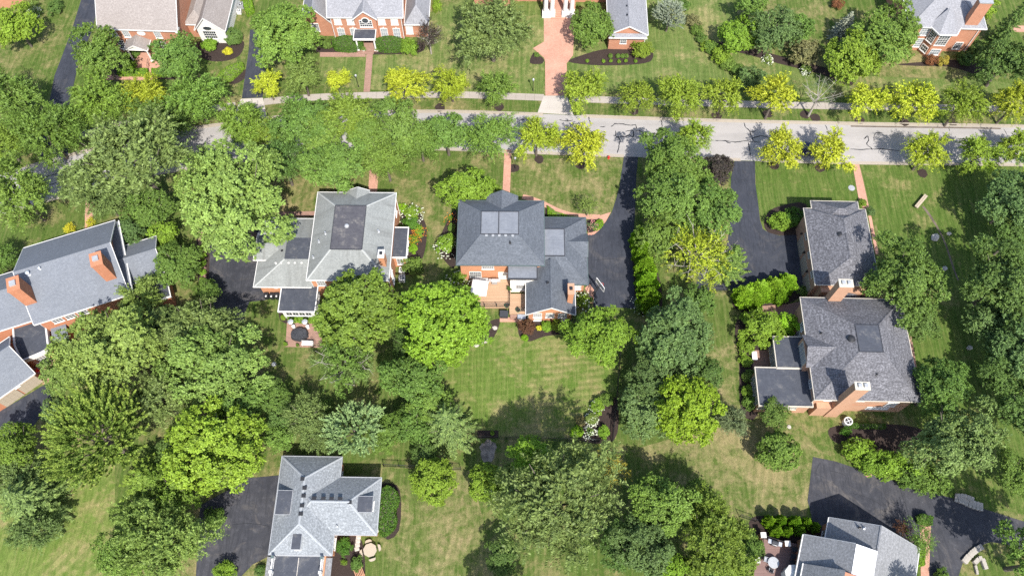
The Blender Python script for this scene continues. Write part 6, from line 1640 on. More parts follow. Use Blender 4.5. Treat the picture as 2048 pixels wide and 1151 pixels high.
T('shrub:1', 605, 795, 16, 10, 'amber', 'orange tinged shrub at the edge of the middle lawn', 'shrub', cat='shrub')
T('broadS:2', 568, 830, 34, 34, 'dark', 'dark green shrub tree left of the twiggy one')
T('broadM:0', 835, 850, 46, 44, 'green', 'green tree between the pine and the feathery spruce')
T('shrub:0', 652, 812, 16, 14, 'green', 'green shrub beside the bare patch above the blue pine', 'shrub', cat='shrub')
T('broadS:0', 850, 905, 34, 26, 'dark', 'dark green low tree above the round lime tree')
# ---- bottom left wood
T('lobedL:1', 226, 698, 106, 112, 'pale', 'large light green tree in front of the turned house')
T('featherL:0', 400, 665, 96, 74, 'sage', 'grey-green tree beside the old driveway, middle left')
T('broadL:2', 432, 735, 106, 88, 'pale', 'broad pale green tree at the edge of the middle lawn')
T('finger:0', 195, 872, 112, 96, 'mid', 'big pine with bright finger tips, bottom left')
T('denseM:0', 432, 895, 106, 96, 'bright', 'large bright green maple left of the bottom left house')
T('featherM:2', 322, 800, 66, 62, 'sage', 'grey-green tree between the finger pine and the maple')
T('featherM:1', 262, 690, 46, 66, 'goldgreen', 'yellow streaked tree in the middle of the left wood')
T('loose:2', 300, 962, 80, 60, 'olive', 'olive spruce below the finger pine', 'spruce_tree', high=8)
T('loose:0', 55, 1000, 78, 96, 'sage', 'grey-green spruce at the left edge, bottom', 'spruce_tree', high=10)
T('featherL:1', 330, 1075, 108, 92, 'pale', 'wide light green tree at the bottom edge beside the driveway')
T('broadM:1', 250, 1110, 60, 60, 'mid', 'green tree at the bottom edge left of the wide one')
T('broadS:1', 452, 1143, 28, 22, 'bright', 'small bright green tree on the driveway edge, bottom')
T('broadS:0', 520, 1140, 14, 16, 'dark', 'small dark shrub at the corner of the bottom left house', 'shrub', cat='shrub')
T('broadM:2', 30, 890, 60, 40, 'olive', 'olive green bush along the left garage drive')
T('broadS:2', 105, 825, 28, 34, 'blue', 'bluish green tree beside the left garage drive')
T('broadM:0', 480, 800, 60, 52, 'green', 'green tree between the pale one and the bright maple')
T('broadM:1', 355, 905, 50, 50, 'dark', 'dark green tree in the gap beside the finger pine')
T('broadM:2', 415, 580, 30, 26, 'green', 'green tree at the end of the tuft row')
T('featherM:0', 280, 600, 56, 44, 'pale', 'light green tree touching the turned house east wing')
# ---- bottom centre
T('denseM:1', 866, 962, 50, 52, 'bright', 'round lime green tree on the lawn by the iron fence')
T('denseM:2', 975, 965, 44, 46, 'bright', 'lime green tree second right of the iron fence')
T('featherL:0', 1112, 1005, 132, 118, 'sage', 'very large grey-green tree at the bottom centre', lift=12.5)
T('broadM:0', 1062, 915, 50, 40, 'lime', 'yellow-green tree at the top of the grey-green giant', lift=8.0)
T('sparse:1', 1222, 935, 38, 48, 'amber', 'orange-leaved small tree right of the grey-green giant')
T('broadL:0', 1325, 1015, 82, 78, 'mid', 'bright topped green tree in the bottom centre thicket')
T('broadL:1', 1285, 1095, 78, 66, 'blue', 'dark bluish tree in the bottom centre thicket')
T('featherL:1', 1425, 1075, 84, 92, 'olive', 'olive green tree on the right of the bottom thicket')
T('denseM:0', 1335, 1140, 58, 42, 'lime', 'lime green tree cut by the bottom edge, centre')
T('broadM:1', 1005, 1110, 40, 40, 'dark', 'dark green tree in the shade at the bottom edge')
hedge(smooth([(762, 988), (776, 972), (793, 984), (797, 1000), (790, 1022), (793, 1040), (784, 1060), (763, 1070), (757, 1030)], 3), 1.5, 'tall dark hedge along the east wall of the bottom left house', 'hedge', leaf=.09)
T('broadS:2', 690, 1090, 17, 26, 'hedge', 'dark green shrub at the inner corner of the bottom left house', 'shrub', cat='shrub')
T('broadS:0', 712, 1128, 16, 18, 'green', 'green shrub below the stepping stones, bottom left', 'shrub', cat='shrub')
s = T('wispy:0', 688, 1124, 8, 7, 'lime', 'yellow flower clump beside the terrace, bottom left', 'flower_clump', cat='flowers')
# ---- right house garden
for i, (x, y, r_) in enumerate([(1492, 592, 26), (1520, 582, 26), (1548, 574, 24), (1574, 566, 22), (1510, 600, 20), (1560, 590, 18)]):
    T('column:%d' % (i % 2), x, y, r_, 26, 'emerald', 'bright arborvitae, %s in the clump below the right driveway' % ('first', 'second', 'third', 'fourth', 'fifth', 'sixth')[i], 'arborvitae', 'arborvitae clump below the right driveway', high=3.4)
T('broadM:1', 1522, 655, 52, 42, 'bright', 'bright green tree left of the flat-roofed annex', lift=2.6)
T('broadS:1', 1575, 650, 28, 26, 'emerald', 'lime green tree close to the right house west wall', lift=2.0)
T('broadS:0', 1494, 690, 22, 22, 'bright', 'lime shrub at the top of the long side bed', 'shrub', cat='shrub')
for i, (x, y, r_, c_) in enumerate([(1492, 722, 14, 'bright'), (1498, 752, 15, 'green'), (1494, 782, 14, 'bright'), (1500, 805, 16, 'mid')]):
    T('shrub:%d' % (i % 2), x, y, r_, r_, c_, 'green shrub, %s from the house in the long side bed' % ('first', 'second', 'third', 'fourth')[i], 'shrub', 'shrubs in the long side bed', cat='shrub')
T('shrub:0', 1608, 583, 14, 13, 'green', 'green shrub between the garage block and the right house', 'shrub', cat='shrub')
T('shrub:1', 1560, 446, 26, 18, 'bright', 'bright green shrub in the bed beside the garage block', 'shrub', cat='shrub')
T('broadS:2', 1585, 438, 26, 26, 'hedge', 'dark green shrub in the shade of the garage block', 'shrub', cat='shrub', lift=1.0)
T('shrub:0', 1725, 407, 10, 9, 'bright', 'small green shrub where the brick path meets the garage block', 'shrub', cat='shrub')
T('shrub:1', 1740, 424, 9, 12, 'blue', 'small bluish shrub beside the garage block corner', 'shrub', cat='shrub')
T('broadL:2', 1808, 558, 84, 86, 'green', 'dark green maple beside the garage block, right')
T('broadM:2', 1840, 640, 44, 44, 'dark', 'dark green tree below the dark maple, right')
T('broadL:0', 1880, 775, 72, 66, 'green', 'green tree right of the tall chimney house')
T('broadL:1', 1905, 885, 112, 74, 'sage', 'wide grey-green tree above the driveway, bottom right')
T('broadM:0', 1550, 826, 30, 36, 'green', 'small green tree in front of the annex corner', lift=3.4)
T('denseM:1', 1556, 903, 50, 46, 'mid', 'round green tree on the dry lawn, right', lift=3.0)
T('broadS:0', 1712, 905, 44, 28, 'bright', 'rounded green shrub above the bottom right driveway, left', 'shrub', cat='shrub', lift=1.3)
T('broadS:1', 1790, 935, 46, 36, 'bright', 'green shrub mass along the driveway edge, middle', 'shrub', cat='shrub', lift=1.3)
T('broadS:2', 1855, 960, 44, 34, 'mid', 'green shrub mass along the driveway edge, right', 'shrub', cat='shrub', lift=1.3)
T('shrub:1', 1690, 862, 14, 8, 'hedge', 'low green shrub beside the round air conditioner', 'shrub', cat='shrub')
hedge([(1700, 846), (1770, 848), (1770, 856), (1700, 855)], .5, 'low dark hedge under the south windows of the right house', 'hedge')
T('broadL:1', 2030, 400, 74, 86, 'blue', 'dark bluish tree at the right edge below the road')
T('broadL:2', 2005, 560, 86, 84, 'dark', 'dark green tree at the right edge, middle')
T('broadL:0', 2030, 690, 76, 84, 'blue', 'dark green tree at the right edge below the middle')
T('broadM:2', 2040, 815, 58, 64, 'dark', 'dark green tree at the right edge, lower')
T('broadM:0', 2034, 945, 40, 60, 'mid', 'green tree at the right edge above the driveway')
T('broadL:2', 2098, 1118, 92, 80, 'mid', 'green tree leaning in at the bottom right corner', lift=9.0)
T('broadM:0', 1845, 1222, 62, 56, 'mid', 'green tree below the bottom edge by the right house', lift=7.5)
T('broadL:1', 1015, 1215, 70, 60, 'green', 'green tree below the bottom edge, centre', lift=7.0)
# ---- bottom right house garden
for i, (x, y, r_) in enumerate([(1538, 1042, 13), (1562, 1040, 12), (1590, 1042, 13), (1612, 1045, 12), (1552, 1060, 13), (1575, 1062, 11), (1630, 1054, 11), (1600, 1060, 11)]):
    T('column:%d' % (i % 2), x, y, r_, 16, 'emerald', 'small lime arborvitae, %s of eight above the deck' % ('first', 'second', 'third', 'fourth', 'fifth', 'sixth', 'seventh', 'eighth')[i], 'arborvitae', 'small arborvitae above the bottom right deck', high=2.8)
T('sparse:2', 1842, 1075, 34, 50, 'mid', 'loose green tree beside the bottom right house', lift=3.0)
T('sparse:0', 1805, 1062, 24, 26, 'brown', 'dark twiggy shrub at the bottom right house corner', lift=1.5, cat='shrub', name='shrub')
hedge([(1838, 1028), (1862, 1034), (1860, 1050), (1836, 1044)], 1.3, 'clipped green hedge block at the driveway, bottom right', 'hedge')
hedge([(1836, 1085), (1848, 1085), (1846, 1130), (1834, 1130)], 1.0, 'low lime hedge along the brick edge, bottom right', 'emerald')
T('broadM:2', 1505, 1100, 26, 40, 'green', 'green tree left of the bottom right deck')
T('shrub:1', 1880, 1150, 18, 10, 'mid', 'green shrub on the driveway edge at the bottom edge', 'shrub', cat='shrub')

# ---- undergrowth and filling trees of the woods
for kd, x, y, rx, ry, c_, lab in [
    ('featherM:1', 40, 950, 62, 52, 'sage', 'grey-green bushy tree above the left edge spruce'),
    ('featherM:2', 70, 1060, 52, 46, 'sage', 'grey-green bushy tree below the left edge spruce'),
    ('broadM:2', 345, 980, 62, 46, 'olive', 'olive tree between the finger pine and the old driveway'),
    ('featherM:0', 285, 1030, 60, 46, 'pale', 'pale tree above the wide one on the bottom edge'),
    ('broadS:0', 430, 1040, 26, 30, 'mid', 'small green tree at the left edge of the old driveway'),
    ('broadM:0', 540, 795, 40, 40, 'green', 'dark green tree at the corner of the middle lawn'),
    ('broadS:1', 560, 880, 34, 30, 'mid', 'green tree behind the bottom left house, left corner'),
    ('featherM:1', 640, 868, 44, 40, 'sage', 'grey-green tree between the blue pine and the twiggy one'),
    ('broadM:1', 770, 880, 34, 26, 'mid', 'green tree at the right foot of the pale blue pine'),
    ('broadM:2', 800, 850, 40, 46, 'mid', 'green tree behind the pale blue pine'),
    ('broadM:0', 820, 690, 44, 40, 'dark', 'dark tree in the gap below the two maples'),
    ('broadM:1', 860, 800, 52, 44, 'mid', 'green tree above the feathery spruce'),
    ('broadL:0', 1310, 755, 60, 56, 'blue', 'bluish green tree above the lime dome, fence side'),
    ('broadM:1', 1415, 745, 38, 36, 'dark', 'dark tree between the big bluish tree and lime dome'),
    ('broadM:2', 1240, 1090, 52, 50, 'dark', 'dark tree behind the thicket, left part'),
    ('broadM:0', 1395, 1000, 48, 46, 'mid', 'green tree at the upper right of the bottom thicket'),
    ('broadM:1', 1470, 1130, 52, 44, 'olive', 'olive tree cut by the bottom edge left of the deck'),
    ('featherM:2', 1400, 1140, 50, 40, 'green', 'green tree cut by the bottom edge, right of the lime one'),
    ('featherM:0', 1150, 935, 52, 44, 'sage', 'grey-green upper bough tree of the bottom giant'),
    ('featherM:1', 1040, 965, 50, 46, 'pale', 'pale tree on the left of the bottom giant'),
    ('broadS:2', 1745, 922, 40, 30, 'bright', 'green shrub mass along the driveway edge, left of middle'),
    ('broadS:0', 1820, 952, 38, 30, 'mid', 'green shrub mass along the driveway edge, right of middle'),
    ('broadM:2', 1985, 640, 52, 60, 'blue', 'bluish tree between the two right edge trees'),
    ('broadM:1', 2020, 480, 50, 50, 'dark', 'dark tree between the upper right edge trees'),
    ('broadM:0', 2000, 750, 46, 50, 'dark', 'dark tree left of the lower right edge trees'),
    ('broadM:1', 1375, 350, 56, 46, 'mid', 'green tree between the tall one and the purple one'),
    ('broadM:2', 1390, 465, 44, 40, 'green', 'green tree behind the one with bare branches'),
    ('broadM:1', 742, 280, 56, 50, 'mid', 'green tree in the middle of the row over the bend'),
    ('broadM:2', 645, 285, 58, 50, 'mid', 'green tree in the row above the garage wing'),
    ('featherM:1', 840, 280, 46, 44, 'mid', 'green tree in the row left of the centre front walk'),
    ('featherM:1', 540, 280, 52, 46, 'olive', 'yellowish tree above the largest light green crown'),
    ('featherM:0', 420, 330, 44, 36, 'pale', 'pale tree at the left shoulder of the largest crown'),
    ('featherM:2', 130, 250, 56, 46, 'mid', 'green tree covering the driveway foot, second'),
    ('broadM:0', 300, 420, 56, 40, 'green', 'green undergrowth tree below the grey-green giant, left'),
    ('featherM:1', 210, 400, 50, 40, 'sage', 'grey-green tree beside the red brick path, right'),
    ('broadM:1', 330, 650, 52, 46, 'sage', 'grey-green tree in the middle of the left wood'),
    ('broadM:2', 345, 720, 46, 44, 'dark', 'dark tree in the heart of the left wood'),
    ('broadM:0', 130, 740, 50, 52, 'pale', 'light green tree above the garage drive end')]:
    T(kd, x, y, rx, ry, c_, lab, 'shrub' if 'shrub' in lab else 'shade_tree', cat='shrub' if 'shrub' in lab else 'tree', lift=1.3 if 'shrub' in lab else None)

for i, (x, y, r_, c_) in enumerate([(1368, 12, 14, 'green'), (1392, 60, 12, 'mid'), (1412, 92, 12, 'bright'), (1456, 128, 15, 'mid'), (1474, 142, 14, 'green'), (1488, 152, 13, 'mid')]):
    T('shrub:%d' % (i % 2), x, y, r_, r_, c_, 'boundary shrub, %s from the top in the slanting row' % ('first', 'second', 'third', 'fourth', 'fifth', 'sixth')[i], 'shrub', 'slanting boundary shrubs', cat='shrub')
# ================================================================ small things
def P3(px, py, z=0.0): x, y = at(px, py, z); return Vector((x, y, z))
RZ = math.radians(-1.6)

# ---- iron fences: posts, rails and pickets
def fence(pts, label, height=1.3, step=2.0, px=True):
    w = dense([at(*p) for p in pts] if px else pts, step)
    root = tag(empty('iron_fence', (w[0][0], w[0][1], 0)), label, 'fence')
    o = Vector((w[0][0], w[0][1], 0))
    post = MB().box(-.035, .035, -.035, .035, -.05, height + .08).mesh('fence_post', M['black'])
    for p in w: link('fence_post', post, root, (p[0] - o.x, p[1] - o.y, 0))
    for i in range(len(w) - 1):
        a, b = Vector((*w[i], 0)) - o, Vector((*w[i + 1], 0)) - o
        mb = MB()
        for z in (.15, height - .12, height): mb.bar(a + Vector((0, 0, z)), b + Vector((0, 0, z)), .022, 4)
        mb.build('rail', M['black'], root)
        mb = MB(); n = int((b - a).length / .13)
        for k in range(1, n): q = a.lerp(b, k / n); mb.bar(q + Vector((0, 0, .03)), q + Vector((0, 0, height)), .012, 4)
        pk = mb.build('pickets', M['black'], root); pk['kind'] = 'stuff'
    return root
fence([(952, 876), (1224, 884)], 'black iron fence along the bottom of the back lawn')
fence([(1224, 884), (1232, 800), (1240, 705), (1248, 640)], 'black iron fence up the right side of the back lawn')
fence([(768, 932), (935, 940)], 'black iron fence running right from the bottom left house')
fence([(768, 932), (764, 962)], 'short black iron fence at the corner of the bottom left house')
fence([(1394, 581), (1470, 585)], 'black iron fence at the end of the right driveway')
fence([(1478, 1032), (1520, 1046)], 'short black iron fence left of the small arborvitae')

# ---- timber deck behind the centre house
h = HG
root = tag(empty('timber_deck', (0, 0, 0)), 'tan timber deck with black rail behind the centre house', 'deck')
dz = .7
dk = [P3(*q, dz)[:2] for q in [(938, 552), (1022, 552), (1021, 587), (1052, 587), (1050, 627), (1019, 627), (1018.5, 613), (944, 613)]]
MB().prism(dk, 0.05, dz).build('deck_floor', M['deck'], root)
def rail(a, b, parent, z0, ht=.95, mat='black', step=1.6):
    pts = dense([a[:2], b[:2]], max(.6, (Vector(b[:2]) - Vector(a[:2])).length / max(1, round((Vector(b[:2]) - Vector(a[:2])).length / step)) - .001))
    for p in pts: MB().box(p[0] - .05, p[0] + .05, p[1] - .05, p[1] + .05, z0, z0 + ht + .05).build('rail_post', M[mat], parent)
    mb = MB(); A, B = Vector((*a[:2], 0)), Vector((*b[:2], 0))
    for z in (z0 + .1, z0 + ht): mb.bar(A + Vector((0, 0, z)), B + Vector((0, 0, z)), .035, 4)
    n = int((B - A).length / .14)
    for k in range(1, n): q = A.lerp(B, k / n); mb.bar(q + Vector((0, 0, z0 + .1)), q + Vector((0, 0, z0 + ht)), .012, 4)
    r_ = mb.build('railing', M[mat], parent); r_['kind'] = 'stuff'
rail(P3(945, 612.5, dz), P3(1017.5, 612.5, dz), root, dz); rail(P3(1019.5, 588, dz), P3(1019.3, 611, dz), root, dz); rail(P3(940, 556, dz), P3(944.5, 611, dz), root, dz); rail(P3(1037, 622, dz), P3(1049, 622, dz), root, dz)
for i in range(3):
    a = P3(1020.5, 629 + 2.6 * i, dz - .18 * (i + 1)); b = P3(1034, 629 + 2.6 * i, dz - .18 * (i + 1)); 
    MB().box(a.x, b.x, a.y - .3, a.y, 0, dz - .18 * (i + 1)).build('deck_step', M['paver_dark'], root)
def box_thing(name, label, cat, c, w, d, ht, mat, rz=RZ, lid=None, z0=0.0, legs=0):
    root = tag(empty(name, (c[0], c[1], z0), rz), label, cat)
    MB().box(-w/2, w/2, -d/2, d/2, .05, ht).build('body', M[mat], root)
    mb = MB(); mb.box(-w/2 - .04, w/2 + .04, -d/2 - .04, d/2 + .04, ht + .002, ht + .09); mb.build('lid', M[lid or mat], root)
    for sx in (-1, 1): MB().box(sx * w * .3 - .05, sx * w * .3 + .05, -d/2 - .07, -d/2 - .041, ht * .6, ht * .75).build('handle', M['black'], root)
    return root
box_thing('storage_box', 'dark grey storage box beside the deck steps', 'storage box', P3(1008, 627, .7), 1.1, .85, .75, 'char', lid='char')
box_thing('storage_bench', 'pale grey storage bench right of the deck steps', 'storage box', P3(1043.5, 633, .6), 1.1, .6, .6, 'grey', lid='steel')
sofa = tag(empty('outdoor_sofa', (*P3(963, 566, dz)[:2], dz), RZ), 'white cushioned outdoor sofa against the house on the deck', 'sofa')
MB().box(-.95, .95, -.42, .42, .02, .3).build('frame', M['char'], sofa); 
for i in range(3): MB().box(-.9 + i * .6, -.32 + i * .6, -.4, .22, .302, .46).build('seat_cushion', M['white'], sofa)
MB().box(-.92, .92, .24, .42, .302, .8).build('back_cushion', M['white'], sofa)
for sx in (-1, 1): MB().box(sx * .95 - .08, sx * .95 + .08, -.42, .42, .302, .6).build('arm', M['char'], sofa)
um = P3(960, 588, dz)
u = tag(empty('parasol', (um.x, um.y, dz), math.radians(-8)), 'square white parasol open over the deck', 'parasol')
MB().lathe(0, 0, [(.35, 0), (.35, .08), (.05, .12), (.03, 2.3)], 12).build('pole', M['grey'], u)
mb = MB(); r_ = 1.12
cs = [(-r_, -r_ * 1.05, 2.15), (r_, -r_ * 1.05, 2.15), (r_, r_ * 1.05, 2.15), (-r_, r_ * 1.05, 2.15)]
for i in range(4): mb.poly([cs[i], cs[(i + 1) % 4], (0, 0, 2.5)]); mb.poly([(*cs[(i + 1) % 4][:2], 2.02), (*cs[i][:2], 2.02), cs[i], cs[(i + 1) % 4]]); mb.poly([cs[(i + 1) % 4], cs[i], (0, 0, 2.46)])
mb.build('canopy', M['white'], u)
for i in range(4): MB().bar((0, 0, 2.44), (cs[i][0] * .97, cs[i][1] * .97, 2.12), .015, 4).build('rib', M['grey'], u)
def chair(p, z0, rz, label, mat='char', name='patio_chair', group=None, wire='grey'):
    r = tag(empty(name, (p[0], p[1], z0), rz), label, 'chair', group)
    MB().box(-.26, .26, -.26, .26, .40, .46).build('seat', M[mat], r); MB().box(-.26, .26, .22, .28, .461, .92).build('backrest', M[mat], r)
    for sx in (-1, 1):
        for sy in (-1, 1): MB().box(sx * .24 - .02, sx * .24 + .02, sy * .24 - .02, sy * .24 + .02, 0, .399).build('leg', M[wire], r)
        MB().box(sx * .28 - .025, sx * .28 + .025, -.24, .22, .62, .66).build('armrest', M[wire], r)
    return r
chair(P3(948, 579, dz + .4), dz, 1.2, 'white chair at the left of the square parasol', 'white'); chair(P3(957, 609, dz + .4), dz, 3.0, 'dark chair below the square parasol')
def grill(p, z0, rz, label, mat='char'):
    r = tag(empty('barbecue_grill', (p[0], p[1], z0), rz), label, 'grill')
    MB().box(-.38, .38, -.28, .28, .12, .85).build('cabinet', M[mat], r)
    mb = MB(); n = 8
    ring = [(math.cos(math.pi * i / n) * -.29, .88 + math.sin(math.pi * i / n) * .28) for i in range(n + 1)]
    for i in range(n): mb.poly([(-.38, ring[i][0], ring[i][1]), (.38, ring[i][0], ring[i][1]), (.38, ring[i + 1][0], ring[i + 1][1]), (-.38, ring[i + 1][0], ring[i + 1][1])])
    for sx in (-.38, .38): mb.poly([(sx, a, b) for a, b in ring])
    mb.build('hood', M['steel' if mat == 'grey' else mat], r)
    for sx in (-1, 1): MB().box(sx * .62 - .22, sx * .62 + .22, -.26, .26, .84, .88).build('side_shelf', M['steel'], r)
    MB().bar((-.3, -.34, 1.0), (.3, -.34, 1.0), .02, 6).build('hood_handle', M['steel'], r)
    for sx in (-1, 1): MB().lathe(sx * .34, .22, [(.08, 0), (.08, .1)], 10).build('wheel', M['black'], r)
    return r
grill(P3(989, 562, dz + .6), dz, RZ, 'stainless barbecue grill beside the outdoor sofa', 'grey')
def pot(p, z0, r0, label, mat='green_glaze', plant=None, name='planter'):
    r = tag(empty(name, (p[0], p[1], z0)), label, 'planter')
    MB().lathe(0, 0, [(r0 * .65, 0), (r0 * .95, r0 * .9), (r0 * 1.05, r0 * 1.45), (r0 * 1.1, r0 * 1.5), (r0 * .95, r0 * 1.5), (r0 * .9, r0 * 1.35)], 14).build('pot', M[mat], r)
    MB().lathe(0, 0, [(r0 * .88, r0 * 1.2), (r0 * .88, r0 * 1.38)], 12).build('soil', M['mulch'], r)
    if plant:
        me, R0, Z0 = proto('shrub:0'); o = link('foliage', me, r, (0, 0, r0 * 1.7)); o.scale = (r0 * 1.5 / R0,) * 3; b = COL[plant]; o.color = (*[min(1, 1.4 * q) for q in b], 1)
    return r
pot(P3(1013.5, 611, dz + .4), dz, .3, 'dark green glazed pot at the deck rail corner'); pot(P3(1036, 619.5, dz + .4), dz, .3, 'dark green glazed pot beside the lower deck step')
pot(P3(1018, 577, dz + .4), dz, .25, 'black pot against the white rear wall', 'char', 'dark')
fp = tag(empty('fire_pit', (*P3(967, 679, 0)[:2], 0), .4), 'square black fire pit in the stone circle left of back lawn', 'fire pit')
mb = MB()
for a, b, c, d in ((-.6, .6, -.6, -.42), (-.6, .6, .42, .6), (-.6, -.42, -.419, .419), (.42, .6, -.419, .419)): mb.box(a, b, c, d, 0, .42)
mb.build('surround', M['stone'], fp); MB().box(-.418, .418, -.418, .418, 0, .2).build('bowl', M['black'], fp)
for i, q in enumerate([(952, 690), (990, 656)]):
    x, y = at(*q); mb = MB(); rr = random.Random(i)
    mb.prism([(.45 * rr.uniform(.7, 1.1) * math.cos(a), .35 * rr.uniform(.7, 1.1) * math.sin(a)) for a in [k * .9 for k in range(7)]], 0, .1)
    tag(mb.build('flat_stone', M['rock'], None, (x, y, 0)), 'flat stone, %s by the lime maple bed' % ('left of the fire pit', 'nearest the deck steps')[i], 'stone', 'flat stones round the fire pit')

# ---- basketball hoop on the centre driveway
bx, by = at(1181, 598)
r = tag(empty('basketball_hoop', (bx, by, 0), math.radians(-58)), 'black basketball hoop with clear backboard beside the centre driveway', 'basketball hoop')
MB().box(-.3, .3, -.9, .0, 0, .3).build('base', M['black'], r)
mb = MB(); mb.bar((-.12, -.1, .2), (-.12, 1.0, 2.9), .05, 6); mb.bar((.12, -.1, .2), (.12, 1.0, 2.9), .05, 6); mb.build('pole', M['black'], r)
mb = MB(); mb.bar((0, -.1, 1.8), (0, 1.2, 3.3), .04, 6); mb.bar((0, .4, 2.3), (0, 1.25, 2.8), .035, 6); mb.build('strut', M['black'], r)
mb = MB(); mb.box(-.92, .92, 1.25, 1.29, 2.75, 3.85); mb.build('backboard', M['glass_pale'], r)
mb = MB(); mb.box(-.97, .97, 1.23, 1.31, 2.68, 2.749); mb.box(-.97, .97, 1.23, 1.31, 3.851, 3.92); mb.box(-.97, -.921, 1.23, 1.31, 2.749, 3.851); mb.box(.921, .97, 1.23, 1.31, 2.749, 3.851); mb.build('backboard_frame', M['white'], r)
mb = MB()
for i in range(16): a, b = i * math.pi / 8, (i + 1) * math.pi / 8; mb.bar((.23 * math.cos(a), 1.6 + .23 * math.sin(a), 3.05), (.23 * math.cos(b), 1.6 + .23 * math.sin(b), 3.05), .018, 5)
mb.build('rim', M['red'], r)
mb = MB()
for i in range(12): a = i * math.pi / 6; mb.bar((.22 * math.cos(a), 1.6 + .22 * math.sin(a), 3.04), (.12 * math.cos(a + .5), 1.6 + .12 * math.sin(a + .5), 2.65), .008, 3)
n_ = mb.build('net', M['white'], r); n_['kind'] = 'stuff'

# ---- patio behind the sage-roofed house
for i, q in enumerate([(586.5, 652), (614.5, 652)]):
    x, y = at(q[0] + 2, q[1] + 3)
    r = tag(empty('patio_heater', (x, y, 0)), 'white mushroom patio heater, %s of the pair behind the sun room' % ('left', 'right')[i], 'patio heater', 'pair of patio heaters')
    MB().lathe(0, 0, [(.25, 0), (.25, .65), (.2, .7), (.04, .72)], 14).build('base', M['white'], r); MB().lathe(0, 0, [(.035, .72), (.035, 1.9), (.11, 1.92), (.11, 2.15)], 10).build('post', M['steel'], r)
    MB().lathe(0, 0, [(.40, 2.16), (.39, 2.2), (.22, 2.28), (.03, 2.32)], 20).build('hood', M['steel'], r)
x, y = at(598, 667, .7)
r = tag(empty('covered_table', (x, y, 0), .15), 'patio table and chairs under a black cover on the brick patio', 'table')
mb = MB(); N_ = 40; pts = []
for i in range(N_): a = 2 * math.pi * i / N_; k = 1 + .10 * abs(math.sin(3 * a)) + .03 * math.sin(11 * a); pts.append((1.15 * k * math.cos(a), .85 * k * math.sin(a)))
for (s0, z0), (s1, z1) in (((1.0, 0.05), (.98, .5)), ((.98, .5), (.9, .82)), ((.9, .82), (.55, .86))):
    for i in range(N_):
        j = (i + 1) % N_; w0 = .06 * math.sin(i * 2.1); w1 = .06 * math.sin(j * 2.1)
        mb.poly([(pts[i][0] * s0, pts[i][1] * s0, z0), (pts[j][0] * s0, pts[j][1] * s0, z0), (pts[j][0] * s1, pts[j][1] * s1, z1 + w1 * (z1 > .6)), (pts[i][0] * s1, pts[i][1] * s1, z1 + w0 * (z1 > .6))])
mb.poly([(p[0] * .55, p[1] * .55, .86 + .06 * math.sin(i * 2.1)) for i, p in enumerate(pts)])
mb.build('cover', M['char'], r); MB().box(-.6, .6, -.4, .4, .02, .7).build('table_frame', M['black'], r)
x, y = at(615, 687, .4); r = tag(empty('garden_bench', (x, y, 0), -.05), 'white slatted garden bench at the patio edge', 'bench')
for i in range(4): MB().box(-.8, .8, -.25 + i * .13, -.15 + i * .13, .42, .46).build('slat', M['white'], r)
MB().box(-.8, .8, .26, .3, .47, .85).build('backrest', M['white'], r)
for sx in (-.7, .7): MB().box(sx - .04, sx + .04, -.24, .25, 0, .419).build('leg', M['white'], r)
pot(P3(571, 688, .3), 0, .22, 'square planter with small lime plant at the patio corner', 'char', 'lime'); pot(P3(595, 690, .3), 0, .18, 'small planter beside the white garden bench', 'wood', 'olive')
for i, q in enumerate([(534, 593), (545, 593.5), (555, 593)]):
    x, y = at(*q, .5); r = tag(empty('wheelie_bin', (x, y, 0), RZ + (.1, -.08, .05)[i]), 'black wheeled bin, %s of three against the garage wing' % ('left', 'middle', 'right')[i], 'bin', 'wheeled bins')
    mb = MB(); b0 = [(-.24, -.28, .06), (.24, -.28, .06), (.24, .26, .06), (-.24, .26, .06)]; b1 = [(-.3, -.36, 1.0), (.3, -.36, 1.0), (.3, .36, 1.0), (-.3, .36, 1.0)]
    for k in range(4): mb.poly([b0[k], b0[(k + 1) % 4], b1[(k + 1) % 4], b1[k]])
    mb.poly(list(reversed(b0))); mb.build('body', M['plastic_dark'], r); MB().box(-.32, .32, -.4, .38, 1.002, 1.08).build('lid', M['plastic_dark'], r)
    MB().box(-.1, .1, -.3, -.05, 1.082, 1.09).build('sticker', M['white'], r)
    for sx in (-.26, .26): mb = MB(); mb.bar((sx - .03, .28, .1), (sx + .03, .28, .1), .1, 10); mb.build('wheel', M['black'], r)
def ac(p, label, w=.8, ht=.85, mat='grey', round_=False):
    r = tag(empty('air_conditioner', (p[0], p[1], 0), RZ), label, 'air conditioner')
    if round_: MB().lathe(0, 0, [(w / 2, 0), (w / 2, ht), (w / 2 - .1, ht + .04), (w / 2 - .16, ht)], 20).build('casing', M['white'], r); k = w / 2 - .16
    else: MB().box(-w/2, w/2, -w/2, w/2, .05, ht).build('casing', M[mat], r); k = w * .4
    MB().lathe(0, 0, [(k, ht + .01), (k, ht + .03), (k * .98, ht + .035)], 20).build('fan_well', M['black'], r)
    mb = MB(); mb.lathe(0, 0, [(.1, ht + .04), (.1, ht + .07), (.05, ht + .08)], 12); mb.build('fan_hub', M['white'], r)
    bl = MB().prism([(.08, -.05), (k * .9, -.1), (k * .9, .1), (.08, .05)], ht + .045, ht + .055).mesh('fan_blade', M['grey'])
    for i in range(4): link('fan_blade', bl, r, (0, 0, 0), i * math.pi / 2 + .4)
    return r
ac(P3(804, 539, .8), 'upper white air conditioner beside the sage-roofed house', .85, .85, 'white'); ac(P3(803.5, 555, .8), 'lower white air conditioner beside the sage-roofed house', .85, .85, 'white')
ac(P3(1697, 841, .8), 'round white air conditioner below the right house', 1.15, .8, 'white', True)
